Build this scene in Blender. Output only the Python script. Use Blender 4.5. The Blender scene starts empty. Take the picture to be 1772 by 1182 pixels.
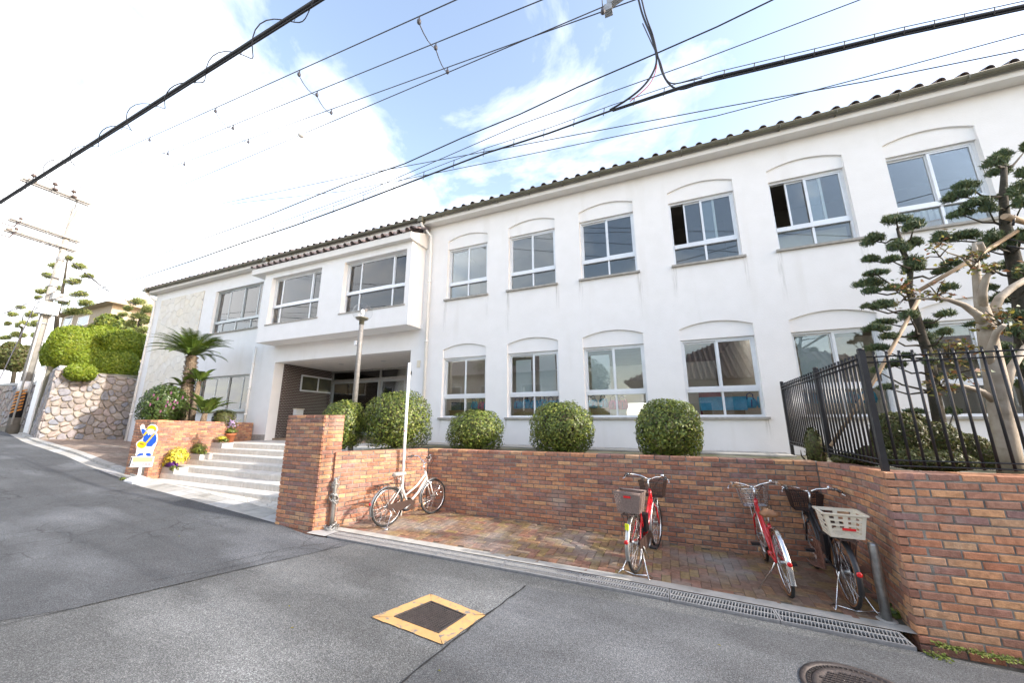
import bpy, math, random
import numpy as np
from mathutils import Vector, Matrix
R_ = math.radians
S = bpy.context.scene
COL = S.collection
rnd = random.Random(7)

# ------------------------------------------------------------------ camera, sky, sun, exposure
FPX, YAW, PITCH, ROLL = 618.04, R_(22.861), R_(12.007), R_(-0.115)   # focal length in photo pixels (1772 wide)
cf = Vector((-math.sin(YAW)*math.cos(PITCH), math.cos(YAW)*math.cos(PITCH), math.sin(PITCH)))
cr0 = Vector((math.cos(YAW), math.sin(YAW), 0)); cu0 = cr0.cross(cf)
cr = cr0*math.cos(ROLL)+cu0*math.sin(ROLL); cu = cu0*math.cos(ROLL)-cr0*math.sin(ROLL)
cam = bpy.data.cameras.new("camera"); camo = bpy.data.objects.new("camera", cam); COL.objects.link(camo)
cam.sensor_width = 36; cam.lens = FPX/1772*36; cam.clip_end = 3000; cam.clip_start = 0.05
camo.matrix_world = Matrix(((cr.x, cu.x, -cf.x, 0), (cr.y, cu.y, -cf.y, 0), (cr.z, cu.z, -cf.z, 0), (0, 0, 0, 1)))
S.camera = camo

SUN_EL, SUN_AZ = R_(28), R_(1.5)      # azimuth counted from +X towards +Y
sdir = Vector((math.cos(SUN_EL)*math.cos(SUN_AZ), math.cos(SUN_EL)*math.sin(SUN_AZ), math.sin(SUN_EL)))
sun = bpy.data.lights.new("sun", 'SUN'); sun.energy = 1.9; sun.angle = R_(0.6); sun.color = (1.0, 0.95, 0.88)
suno = bpy.data.objects.new("sun", sun); COL.objects.link(suno)
suno.rotation_euler = sdir.to_track_quat('Z', 'Y').to_euler()

W = bpy.data.worlds.new("World"); S.world = W; W.use_nodes = True
nt = W.node_tree; nt.nodes.clear()
def wn(t, **k):
    n = nt.nodes.new(t)
    for a, b in k.items(): setattr(n, a, b)
    return n
wo = wn('ShaderNodeOutputWorld'); bg = wn('ShaderNodeBackground'); bg.inputs[1].default_value = 0.12
sky = wn('ShaderNodeTexSky'); sky.sky_type = 'NISHITA'; sky.sun_disc = False
sky.sun_elevation = SUN_EL; sky.sun_rotation = R_(90)-SUN_AZ
sky.air_density = 1.0; sky.dust_density = 1.1; sky.ozone_density = 1.5
tc = wn('ShaderNodeTexCoord')
sep = wn('ShaderNodeSeparateXYZ'); nt.links.new(tc.outputs['Generated'], sep.inputs[0])
zz = wn('ShaderNodeMath', operation='ADD'); zz.inputs[1].default_value = 0.28; nt.links.new(sep.outputs[2], zz.inputs[0])
dv = wn('ShaderNodeVectorMath', operation='DIVIDE'); nt.links.new(tc.outputs['Generated'], dv.inputs[0])
cz = wn('ShaderNodeCombineXYZ')
for i in range(3): nt.links.new(zz.outputs[0], cz.inputs[i])
nt.links.new(cz.outputs[0], dv.inputs[1])
mpg = wn('ShaderNodeMapping'); mpg.inputs['Location'].default_value = (1.7, 0.4, 0.0); mpg.inputs['Scale'].default_value = (1.0, 1.0, 0.6)
nt.links.new(dv.outputs[0], mpg.inputs[0])
n1 = wn('ShaderNodeTexNoise'); n1.inputs['Scale'].default_value = 2.2; n1.inputs['Detail'].default_value = 12; n1.inputs['Roughness'].default_value = 0.58
n1.inputs['Distortion'].default_value = 0.5
nt.links.new(mpg.outputs[0], n1.inputs['Vector'])
gx = wn('ShaderNodeMath', operation='MULTIPLY_ADD'); gx.inputs[1].default_value = -0.26; gx.inputs[2].default_value = -0.05
nt.links.new(sep.outputs[0], gx.inputs[0])
gz = wn('ShaderNodeMath', operation='MULTIPLY_ADD'); gz.inputs[1].default_value = -0.18; nt.links.new(sep.outputs[2], gz.inputs[0])
nt.links.new(gx.outputs[0], gz.inputs[2])
ad = wn('ShaderNodeMath', operation='ADD'); nt.links.new(n1.outputs[0], ad.inputs[0]); nt.links.new(gz.outputs[0], ad.inputs[1])
cr1 = wn('ShaderNodeValToRGB'); cr1.color_ramp.elements[0].position = 0.39; cr1.color_ramp.elements[1].position = 0.69
nt.links.new(ad.outputs[0], cr1.inputs[0])
SKYMUL = wn('ShaderNodeMixRGB', blend_type='MULTIPLY'); SKYMUL.inputs[0].default_value = 1; SKYMUL.inputs[2].default_value = (1.70, 1.42, 1.20, 1)
nt.links.new(sky.outputs[0], SKYMUL.inputs[1])
mx = wn('ShaderNodeMixRGB'); nt.links.new(cr1.outputs[0], mx.inputs[0]); nt.links.new(SKYMUL.outputs[0], mx.inputs[1]); mx.inputs[2].default_value = (6.6, 6.65, 6.75, 1)
nt.links.new(mx.outputs[0], bg.inputs[0]); nt.links.new(bg.outputs[0], wo.inputs[0])
S.view_settings.view_transform = 'Standard'; S.view_settings.look = 'None'; S.view_settings.exposure = 1.84
S.view_settings.gamma = 1; S.view_settings.use_curve_mapping = False

# ------------------------------------------------------------------ where things stand
def ray(x, y): return cf+cr*((x-886)/FPX)-cu*((y-591)/FPX)
def at(x, y, Y): d = ray(x, y); return d*(Y/d.y)
def atz(x, y, Z): d = ray(x, y); return d*(Z/d.z)
def atx(x, y, X): d = ray(x, y); return d*(X/d.x)
KN = [(-300, 1.0), (-60, .1), (-40, -.42), (-31, -.62), (-23, -.86), (-17, -1.12), (-14.5, -1.32), (-11.7, -1.55), (-5.5, -1.70), (-.5, -1.79), (1.8, -1.86), (10, -2.1), (60, -3), (300, -4)]
def g(X):                                   # height of the sloping street, camera eye at 0
    return float(np.interp(X, [k[0] for k in KN], [k[1] for k in KN]))
def psz(c): return c.dot(cf)/FPX               # metres per pixel, straight across, at a point
def osz(c): return psz(c)*c.dot(cf)/c.length   # same, for the width of a round thing off the axis
def atroad(x, y):
    d = ray(x, y); t = 0.5
    while t < 120:
        if (d*t).z <= g((d*t).x): return d*t
        t *= 1.002
    return d*t
D = 8.4                                     # facade plane

# ------------------------------------------------------------------ mesh helpers
class MB:
    def __init__(s): s.v = []; s.f = []; s.sm = []
    def add(s, vs, fs, sm=False):
        o = len(s.v); s.v += [tuple(p) for p in vs]; s.f += [tuple(i+o for i in f) for f in fs]; s.sm += [sm]*len(fs); return s
    def box(s, x0, x1, y0, y1, z0, z1):
        return s.add([(x0,y0,z0),(x1,y0,z0),(x1,y1,z0),(x0,y1,z0),(x0,y0,z1),(x1,y0,z1),(x1,y1,z1),(x0,y1,z1)],
                     [(3,2,1,0),(4,5,6,7),(0,1,5,4),(1,2,6,5),(2,3,7,6),(3,0,4,7)])
    def bar(s, a, b, w, h, up=(0,0,1)):       # box along a->b
        a = Vector(a); b = Vector(b); d = (b-a).normalized(); u = Vector(up)
        if abs(d.dot(u)) > .98: u = Vector((1,0,0))
        r = d.cross(u).normalized(); u = r.cross(d)
        vs = [p+r*i*w/2+u*j*h/2 for p in (a,b) for i,j in ((-1,-1),(1,-1),(1,1),(-1,1))]
        return s.add(vs, [(3,2,1,0),(4,5,6,7),(0,1,5,4),(1,2,6,5),(2,3,7,6),(3,0,4,7)])
    def tube(s, pts, rad, n=8, cap=True, closed=False):
        pts = [Vector(p) for p in pts]; m = len(pts)
        rs = rad if isinstance(rad, (list, tuple)) else [rad]*m
        vs = []; prev = None
        for i, p in enumerate(pts):
            a = pts[(i-1) % m] if (i > 0 or closed) else p; b = pts[(i+1) % m] if (i < m-1 or closed) else p
            d = (b-a).normalized()
            if prev is None:
                u = Vector((0,0,1)) if abs(d.z) < .9 else Vector((1,0,0))
                r = d.cross(u).normalized()
            else:
                r = prev-d*prev.dot(d)
                r = r.normalized() if r.length > 1e-6 else d.orthogonal().normalized()
            prev = r; q = d.cross(r)
            for k in range(n):
                t = 2*math.pi*k/n; vs.append(p+(r*math.cos(t)+q*math.sin(t))*rs[i])
        fs = []
        for i in range(m if closed else m-1):
            for k in range(n):
                k2 = (k+1) % n; j = (i+1) % m
                fs.append((i*n+k, i*n+k2, j*n+k2, j*n+k))
        s.add(vs, fs, True)
        if cap and not closed:
            o = len(s.v)-len(vs)
            s.f += [tuple(o+k for k in range(n))[::-1], tuple(o+(m-1)*n+k for k in range(n))]; s.sm += [False, False]
        return s
    def lathe(s, c, prof, n=16, axis=(0,0,1)):
        c = Vector(c); ax = Vector(axis).normalized(); r = ax.orthogonal().normalized(); q = ax.cross(r)
        vs = []; fs = []
        for (ra, h) in prof:
            for k in range(n):
                t = 2*math.pi*k/n; vs.append(c+ax*h+(r*math.cos(t)+q*math.sin(t))*ra)
        for i in range(len(prof)-1):
            for k in range(n): fs.append((i*n+k, i*n+(k+1) % n, (i+1)*n+(k+1) % n, (i+1)*n+k))
        s.add(vs, fs, True); o = len(s.v)-len(vs)
        if prof[0][0] > 1e-4: s.f.append(tuple(o+k for k in range(n))[::-1]); s.sm.append(False)
        if prof[-1][0] > 1e-4: s.f.append(tuple(o+(len(prof)-1)*n+k for k in range(n))); s.sm.append(False)
        return s
    def prism(s, poly, vec):                  # polygon (3D points) pushed along vec
        n = len(poly); v = Vector(vec)
        vs = [Vector(p) for p in poly]+[Vector(p)+v for p in poly]
        return s.add(vs, [tuple(range(n))[::-1], tuple(range(n, 2*n))]+[(i, (i+1) % n, n+(i+1) % n, n+i) for i in range(n)])
    def quad(s, a, b, c, d): return s.add([a,b,c,d], [(0,1,2,3)])
    def ball(s, c, rx, ry, rz, n=12, m=8, jit=0, seed=0):
        rr = random.Random(seed); c = Vector(c); vs = []; fs = []
        for i in range(m+1):
            th = math.pi*i/m
            for k in range(n):
                t = 2*math.pi*k/n; j = 1+jit*(rr.random()-.5)
                vs.append(c+Vector((rx*math.sin(th)*math.cos(t)*j, ry*math.sin(th)*math.sin(t)*j, rz*math.cos(th)*j)))
        for i in range(m):
            for k in range(n): fs.append((i*n+k, (i+1)*n+k, (i+1)*n+(k+1) % n, i*n+(k+1) % n))
        return s.add(vs, fs, True)
    def mesh(s, name, mat):
        me = bpy.data.meshes.new(name); me.from_pydata(s.v, [], s.f)
        me.polygons.foreach_set('use_smooth', s.sm); me.update()
        if mat: me.materials.append(mat)
        return me
    def build(s, name, mat, parent=None, **k): return place(s.mesh(name, mat), name, parent, **k)

def place(me, name, parent=None, **k):
    o = bpy.data.objects.new(name, me); COL.objects.link(o)
    if parent is not None:
        o.parent = parent
        w = parent
        M = Matrix()
        while w is not None: M = w.matrix_basis @ M if w.parent is None else (w.matrix_parent_inverse @ w.matrix_basis) @ M; w = w.parent
        o.matrix_parent_inverse = M.inverted()
    for a, b in k.items():
        if b is not None: o[a] = b
    return o
def thing(name, label, cat, loc=(0,0,0), group=None):
    o = bpy.data.objects.new(name, None); COL.objects.link(o); o.location = loc; o.empty_display_size = .2
    o['label'] = label; o['category'] = cat
    if group: o['group'] = group
    return o
def tag(o, label, cat, group=None):
    o['label'] = label; o['category'] = cat
    if group: o['group'] = group
    return o
def struct(mb, name, mat): return mb.build(name, mat, None, kind='structure')
def copy_tree(o, parent=None):
    c = o.copy(); COL.objects.link(c)
    if parent is not None: c.parent = parent
    for ch in list(o.children): copy_tree(ch, c)
    return c

# ------------------------------------------------------------------ materials
def mat(name, ca, cb=None, scale=8, rough=.7, bump=0, bscale=60, metal=0, rand=None, spec=.5, detail=6, trans=0, pos=(.35,.65), stain=None, coat=0):
    """base colour wanders between ca and cb by noise; rand = list of colours picked per object / loose piece"""
    m = bpy.data.materials.new(name); m.use_nodes = True; t = m.node_tree; N = t.nodes; L = t.links
    b = N['Principled BSDF']; b.inputs['Roughness'].default_value = rough; b.inputs['Metallic'].default_value = metal
    b.inputs['Specular IOR Level'].default_value = spec; b.inputs['Coat Weight'].default_value = coat
    cb = cb or tuple(c*.82 for c in ca)
    tc = N.new('ShaderNodeTexCoord'); ge = N.new('ShaderNodeNewGeometry')
    src = ge.outputs['Position']
    nz = N.new('ShaderNodeTexNoise'); nz.inputs['Scale'].default_value = scale; nz.inputs['Detail'].default_value = detail; nz.inputs['Roughness'].default_value = .6
    L.new(src, nz.inputs['Vector'])
    rp = N.new('ShaderNodeValToRGB'); rp.color_ramp.elements[0].color = (*cb, 1); rp.color_ramp.elements[1].color = (*ca, 1)
    rp.color_ramp.elements[0].position, rp.color_ramp.elements[1].position = pos
    L.new(nz.outputs[0], rp.inputs[0]); out = rp.outputs[0]
    if rand:
        oi = N.new('ShaderNodeObjectInfo'); a = N.new('ShaderNodeMath'); a.operation = 'ADD'
        L.new(oi.outputs['Random'], a.inputs[0]); L.new(ge.outputs['Random Per Island'], a.inputs[1])
        fr = N.new('ShaderNodeMath'); fr.operation = 'FRACT'; L.new(a.outputs[0], fr.inputs[0])
        r2 = N.new('ShaderNodeValToRGB'); r2.color_ramp.interpolation = 'LINEAR'
        e = r2.color_ramp.elements
        while len(e) < len(rand): e.new(.5)
        for i, c in enumerate(rand): e[i].position = i/(len(rand)-1); e[i].color = (*c, 1)
        L.new(fr.outputs[0], r2.inputs[0])
        mm = N.new('ShaderNodeMixRGB'); mm.blend_type = 'MULTIPLY'; mm.inputs[0].default_value = 1
        L.new(r2.outputs[0], mm.inputs[1]); L.new(out, mm.inputs[2]); out = mm.outputs[0]
    if stain:                                  # (colour, scale, low, high): soft blotches
        n2 = N.new('ShaderNodeTexNoise'); n2.inputs['Scale'].default_value = stain[1]; n2.inputs['Detail'].default_value = 5
        if len(stain) > 4:
            mp = N.new('ShaderNodeMapping'); mp.inputs['Scale'].default_value = stain[4]; L.new(src, mp.inputs[0]); L.new(mp.outputs[0], n2.inputs['Vector'])
        else: L.new(src, n2.inputs['Vector'])
        r3 = N.new('ShaderNodeMapRange'); r3.inputs[1].default_value = stain[2]; r3.inputs[2].default_value = stain[3]; L.new(n2.outputs[0], r3.inputs[0])
        m3 = N.new('ShaderNodeMixRGB'); L.new(r3.outputs[0], m3.inputs[0]); L.new(out, m3.inputs[1]); m3.inputs[2].default_value = (*stain[0], 1); out = m3.outputs[0]
    L.new(out, b.inputs['Base Color'])
    if bump:
        nb = N.new('ShaderNodeTexNoise'); nb.inputs['Scale'].default_value = bscale; nb.inputs['Detail'].default_value = 4; L.new(src, nb.inputs['Vector'])
        bp = N.new('ShaderNodeBump'); bp.inputs['Strength'].default_value = bump; bp.inputs['Distance'].default_value = .01
        L.new(nb.outputs[0], bp.inputs['Height']); L.new(bp.outputs[0], b.inputs['Normal'])
    if trans:
        tr = N.new('ShaderNodeBsdfTranslucent'); L.new(out, tr.inputs[0]); ms = N.new('ShaderNodeMixShader'); ms.inputs[0].default_value = trans
        L.new(b.outputs[0], ms.inputs[1]); L.new(tr.outputs[0], ms.inputs[2]); L.new(ms.outputs[0], N['Material Output'].inputs[0])
    return m
def glassmat(name, tint=(.93,.96,.95), mul=2.0, shell=False):
    m = bpy.data.materials.new(name); m.use_nodes = True; t = m.node_tree; N = t.nodes; L = t.links; N.remove(N['Principled BSDF'])
    tr = N.new('ShaderNodeBsdfTransparent'); tr.inputs[0].default_value = (*tint, 1); gl = N.new('ShaderNodeBsdfGlossy'); gl.inputs['Roughness'].default_value = 0.0
    fr = N.new('ShaderNodeFresnel'); fr.inputs[0].default_value = 1.5
    ma = N.new('ShaderNodeMath'); ma.operation = 'MULTIPLY'; ma.use_clamp = True; ma.inputs[1].default_value = mul; L.new(fr.outputs[0], ma.inputs[0])
    if shell:
        lw = N.new('ShaderNodeLayerWeight'); lw.inputs[0].default_value = .5; pw = N.new('ShaderNodeMath'); pw.operation = 'POWER'; pw.inputs[1].default_value = 4; L.new(lw.outputs['Facing'], pw.inputs[0]); mz = N.new('ShaderNodeMath'); mz.operation = 'MULTIPLY_ADD'; mz.inputs[1].default_value = .5; mz.inputs[2].default_value = .05; L.new(pw.outputs[0], mz.inputs[0]); L.new(mz.outputs[0], ma.inputs[0])
    mi = N.new('ShaderNodeMixShader'); L.new(ma.outputs[0], mi.inputs[0]); L.new(tr.outputs[0], mi.inputs[1]); L.new(gl.outputs[0], mi.inputs[2])
    L.new(mi.outputs[0], N['Material Output'].inputs[0]); return m
BR = [(0.639, 0.313, 0.174), (0.27, 0.143, 0.11), (0.499, 0.206, 0.113), (0.716, 0.412, 0.205), (0.396, 0.19, 0.126), (0.585, 0.363, 0.209), (0.588, 0.271, 0.147), (0.307, 0.182, 0.165), (0.549, 0.239, 0.126), (0.338, 0.188, 0.136), (0.447, 0.197, 0.118), (0.677, 0.347, 0.174), (0.358, 0.182, 0.144)]
PV = [(0.305, 0.148, 0.098), (0.323, 0.222, 0.09), (0.27, 0.181, 0.128), (0.234, 0.14, 0.098), (0.341, 0.239, 0.106), (0.323, 0.157, 0.106), (0.251, 0.165, 0.113), (0.296, 0.214, 0.151)]
M = {}
M['white'] = mat('white_stucco', (.82,.815,.81), (.79,.785,.775), 3, .85, .32, 45, stain=((.70,.685,.65), 2.4, .60, .95, (1,1,.12)))
M['soffit'] = mat('white_soffit', (.76,.74,.71), (.72,.70,.66), 4, .8, .1, 80)
M['brick'] = mat('fired_brick', (1,1,1), (.66,.64,.64), 22, .82, .6, 90, rand=BR, stain=((.40,.35,.30), 2.6, .58, .90))
M['mortar'] = mat('mortar', (.30,.28,.245), (.13,.12,.105), 7, .95, .6, 120)
M['paver'] = mat('paver', (1,1,1), (.62,.60,.56), 18, .75, .5, 130, rand=PV, stain=((.34,.32,.29), 1.1, .50, .78))
M['sand'] = mat('joint_sand', (.16,.14,.11), (.09,.085,.06), 10, .95, .4)
M['darktile'] = mat('dark_glazed_tile', (.060,.032,.028), (.036,.020,.018), 20, .35, .15, 60)
M['greyjoint'] = mat('grey_joint', (.42,.40,.38), (.34,.32,.30), 10, .9, .3)
M['alu'] = mat('aluminium_frame', (.74,.76,.78), (.66,.68,.70), 3, .38, 0, metal=.25)
M['alud'] = mat('grey_aluminium', (.48,.51,.52), (.40,.43,.44), 3, .4, 0, metal=.3)
M['steel'] = mat('brushed_steel', (.52,.52,.50), (.36,.36,.35), 14, .38, .1, 90, metal=.85)
M['chrome'] = mat('chrome', (.78,.78,.78), (.66,.66,.66), 9, .18, 0, metal=1)
M['galv'] = mat('galvanised_steel', (.40,.41,.42), (.30,.31,.32), 22, .5, .1, 70, metal=.45)
M['black'] = mat('black_paint', (.022,.022,.025), (.015,.015,.017), 9, .4)
M['rubber'] = mat('rubber', (.02,.02,.02), (.012,.012,.012), 12, .75, .2, 120)
M['sill'] = mat('sill_stone', (.42,.40,.37), (.30,.29,.26), 9, .9, .3, 70)
M['conc'] = mat('concrete', (.46,.44,.40), (.34,.33,.30), 5, .9, .4, 90, stain=((.20,.185,.15), 2.2, .55, .85))
M['concl'] = mat('pale_concrete', (.52,.51,.49), (.40,.395,.37), 6, .9, .35, 90)
M['cream'] = mat('cream_tile', (.76,.71,.64), (.68,.63,.56), 9, .6, .1, 60, rand=[(1,1,1),(.86,.85,.83),(.95,.93,.9)])
M['nosing'] = mat('step_nosing', (.70,.665,.61), (.58,.55,.50), 9, .7, .2, 90)
M['slab'] = mat('pale_stone', (.74,.71,.65), (.60,.56,.50), 5, .75, .4, 60, rand=[(1,1,1),(.88,.86,.83),(.97,.93,.86),(.92,.92,.92)])
M['slabf'] = mat('facing_stone', (.80,.77,.71), (.72,.68,.61), 4, .8, .35, 50, rand=[(1,1,1),(.95,.94,.91),(1,.98,.93),(.93,.93,.93),(1,.97,.90),(.97,.97,.97)])
M['stone'] = mat('rubble_stone', (1,1,1), (.66,.64,.62), 7, .85, .7, 40, rand=[(0.387, 0.335, 0.296), (0.317, 0.316, 0.337), (0.44, 0.391, 0.337), (0.29, 0.251, 0.224), (0.238, 0.26, 0.306), (0.405, 0.326, 0.286), (0.352, 0.335, 0.326)])
M['stmort'] = mat('rubble_mortar', (.36,.32,.26), (.24,.21,.17), 9, .95, .6, 60)
M['tile'] = mat('clay_roof_tile', (.22,.185,.18), (.13,.11,.11), 16, .55, .2, 80, rand=[(1,1,1),(.75,.75,.8),(1.1,.95,.9)])
M['gutter'] = mat('olive_gutter', (.16,.155,.11), (.11,.105,.075), 4, .5)
M['pipe'] = mat('white_pipe', (.80,.80,.78), (.74,.74,.71), 3, .45)
M['glass'] = glassmat('window_glass', mul=2.3)
M['globe'] = glassmat('globe_glass', (.97,.97,.97), .8, True)
M['room'] = mat('room_plaster', (.42,.38,.34), (.38,.34,.30), 2, .9)
M['roomfl'] = mat('room_floor', (.30,.22,.14), (.24,.17,.11), 3, .5)
M['curtain'] = mat('curtain_cloth', (.80,.79,.76), (.70,.69,.67), 6, .9, .2, 40, trans=.3)
M['blind'] = mat('cream_blind', (.74,.74,.66), (.70,.70,.62), 3, .8)
M['paper'] = mat('paper_sheet', (.84,.86,.87), (.78,.80,.82), 30, .8, stain=((.55,.60,.70), 30, .62, .72, (1,1,6)))
M['bag'] = mat('blue_bag', (.05,.42,.72), (.03,.32,.60), 12, .7, .3, 30)
M['bagd'] = mat('navy_strap', (.03,.06,.25), None, 12, .7)
M['pink'] = mat('pink_bag', (.62,.10,.36), (.50,.07,.28), 12, .7)
M['wood'] = mat('shelf_wood', (.42,.25,.13), (.33,.19,.09), 9, .6, .1)
M['bamboo'] = mat('peeled_pole', (.42,.31,.20), (.30,.21,.13), 6, .7, .2, 40)
M['soil'] = mat('soil', (.13,.11,.07), (.07,.08,.03), 4, .95, .6, 30, stain=((.34,.32,.27), 1.2, .5, .75))
M['pole'] = mat('concrete_pole', (.34,.32,.29), (.26,.25,.225), 4, .9, .2, 60)
M['lamp'] = mat('weathered_lamp_post', (.27,.26,.245), (.18,.172,.16), 20, .6, .2, 80, metal=.3)
M['wpaint'] = mat('white_paint', (.82,.82,.81), (.77,.77,.76), 4, .4)
M['yel'] = mat('yellow_paint', (.90,.55,.008), (.86,.50,.008), 6, .5)
M['blue'] = mat('blue_paint', (.018,.10,.52), (.015,.09,.48), 6, .5)
M['hair'] = mat('dark_print', (.05,.045,.05), None, 6, .5)
M['skinp'] = mat('pale_print', (.82,.76,.72), None, 6, .5)
M['orange'] = mat('faded_orange', (.85,.62,.30), (.82,.58,.28), 6, .5)
M['pinkp'] = mat('faded_pink', (.80,.42,.42), None, 6, .5)
M['redp'] = mat('red_paint', (.60,.012,.018), (.50,.01,.014), 5, .28, coat=.6)
M['refl'] = mat('red_reflector', (.70,.012,.015), None, 5, .2, coat=.5)
M['cpaint'] = mat('cream_paint', (.76,.72,.64), (.70,.66,.58), 5, .3, coat=.5)
M['brownp'] = mat('brown_plastic', (.055,.03,.022), (.045,.024,.018), 9, .5)
M['brown2'] = mat('red_brown_plastic', (.20,.10,.07), (.17,.085,.06), 9, .5)
M['taupe'] = mat('taupe_wicker', (.30,.22,.19), (.21,.155,.13), 60, .7, .4, 120)
M['creamp'] = mat('cream_plastic', (.72,.65,.52), (.68,.61,.48), 5, .4)
M['leather'] = mat('tan_leather', (.30,.14,.06), (.22,.10,.045), 9, .5)
M['beige'] = mat('beige_leather', (.60,.52,.42), (.52,.44,.35), 9, .6)
M['sticker'] = mat('yellow_sticker', (.75,.80,.03), None, 5, .4)
M['iron'] = mat('cast_iron', (.085,.07,.065), (.05,.042,.04), 30, .6, .3, 120, metal=.3)
M['roadyel'] = mat('worn_road_yellow', (.60,.36,.145), (.52,.31,.12), 9, .8, .4, 120, stain=((.20,.19,.18), 16, .56, .66))
M['terra'] = mat('terracotta', (.48,.17,.07), (.40,.13,.05), 9, .8)
M['granite'] = mat('speckled_planter', (.55,.53,.50), (.28,.27,.26), 90, .9, .3, 120)
M['leaf'] = mat('leaf_green', (1,1,1), (.8,.8,.8), 3, .45, rand=[(0.052, 0.094, 0.019), (0.195, 0.256, 0.04), (0.088, 0.145, 0.025), (0.389, 0.411, 0.079), (0.124, 0.189, 0.032), (0.265, 0.308, 0.056), (0.062, 0.103, 0.022), (0.177, 0.155, 0.056)], trans=.25)
M['leafd'] = mat('dark_leaf', (1,1,1), (.8,.8,.8), 3, .38, rand=[(0.039, 0.078, 0.018), (0.078, 0.13, 0.026), (0.052, 0.098, 0.018), (0.117, 0.156, 0.039)], trans=.2)
M['azalea'] = mat('azalea_leaf', (1,1,1), (.8,.8,.8), 3, .5, rand=[(0.091, 0.111, 0.029), (0.156, 0.169, 0.046), (0.111, 0.078, 0.039), (0.065, 0.098, 0.023), (0.182, 0.195, 0.065)], trans=.25)
M['cedar'] = mat('conifer_needles', (1,1,1), (.8,.8,.8), 3, .6, rand=[(0.075, 0.132, 0.068), (0.14, 0.203, 0.074), (0.057, 0.097, 0.052), (0.182, 0.195, 0.062), (0.099, 0.158, 0.082)], trans=.15)
M['hedge'] = mat('bright_hedge_leaf', (1,1,1), (.8,.8,.8), 2, .5, rand=[(0.195, 0.28, 0.019), (0.277, 0.354, 0.025), (0.146, 0.222, 0.015), (0.358, 0.399, 0.037)], trans=.3)
M['pineg'] = mat('pine_needles', (1,1,1), (.8,.8,.8), 2, .6, rand=[(0.172, 0.236, 0.068), (0.295, 0.331, 0.102), (0.221, 0.284, 0.068), (0.393, 0.355, 0.136)], trans=.2)
M['frond'] = mat('cycad_leaf', (1,1,1), (.8,.8,.8), 3, .4, rand=[(0.057, 0.115, 0.022), (0.138, 0.203, 0.033), (0.081, 0.142, 0.024), (0.184, 0.243, 0.044)], trans=.2)
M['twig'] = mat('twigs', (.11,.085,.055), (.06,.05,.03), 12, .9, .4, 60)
M['bark'] = mat('dark_bark', (.062,.050,.036), (.028,.028,.018), 14, .95, .8, 50)
M['pale'] = mat('smooth_pale_bark', (.40,.35,.28), (.27,.225,.17), 6, .75, .35, 25, stain=((.19,.16,.11), 7, .52, .72))
M['palm'] = mat('cycad_trunk', (.24,.18,.12), (.09,.065,.045), 26, .95, 1.0, 40)
M['petalp'] = mat('pink_petal', (.75,.28,.45), (.65,.2,.36), 9, .6, trans=.3)
M['petaly'] = mat('yellow_leaf', (1,1,1), (.9,.9,.9), 9, .6, rand=[(.75,.60,.04),(.80,.70,.12),(.60,.55,.05),(.85,.75,.2)], trans=.3)
M['petalv'] = mat('purple_petal', (.13,.03,.22), (.08,.02,.15), 9, .6, trans=.2)
M['lilac'] = mat('lilac_petal', (.50,.36,.62), None, 9, .6, trans=.2)
M['autumn'] = mat('turning_leaf', (1,1,1), (.8,.8,.8), 3, .5, rand=[(.10,.15,.03),(.30,.10,.03),(.06,.11,.03),(.36,.32,.05),(.24,.12,.05)], trans=.25)
M['housew'] = mat('tan_house_wall', (.42,.36,.28), (.37,.31,.24), 3, .9, .2, 40)
M['houseg'] = mat('grey_house_wall', (.52,.50,.46), (.46,.44,.41), 3, .9, .2, 40)
M['cable'] = mat('black_cable', (.018,.019,.022), (.012,.012,.014), 9, .6)
M['wire'] = mat('grey_wire', (.06,.06,.075), (.05,.05,.06), 9, .6)
M['insul'] = mat('insulator_porcelain', (.10,.07,.06), (.05,.04,.04), 9, .3)
M['guard'] = mat('orange_guard_stripe', (.55,.22,.03), (.45,.17,.02), 9, .6)
M['moss'] = mat('moss', (.16,.19,.03), (.09,.12,.02), 20, .95, .5, 80)

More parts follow.
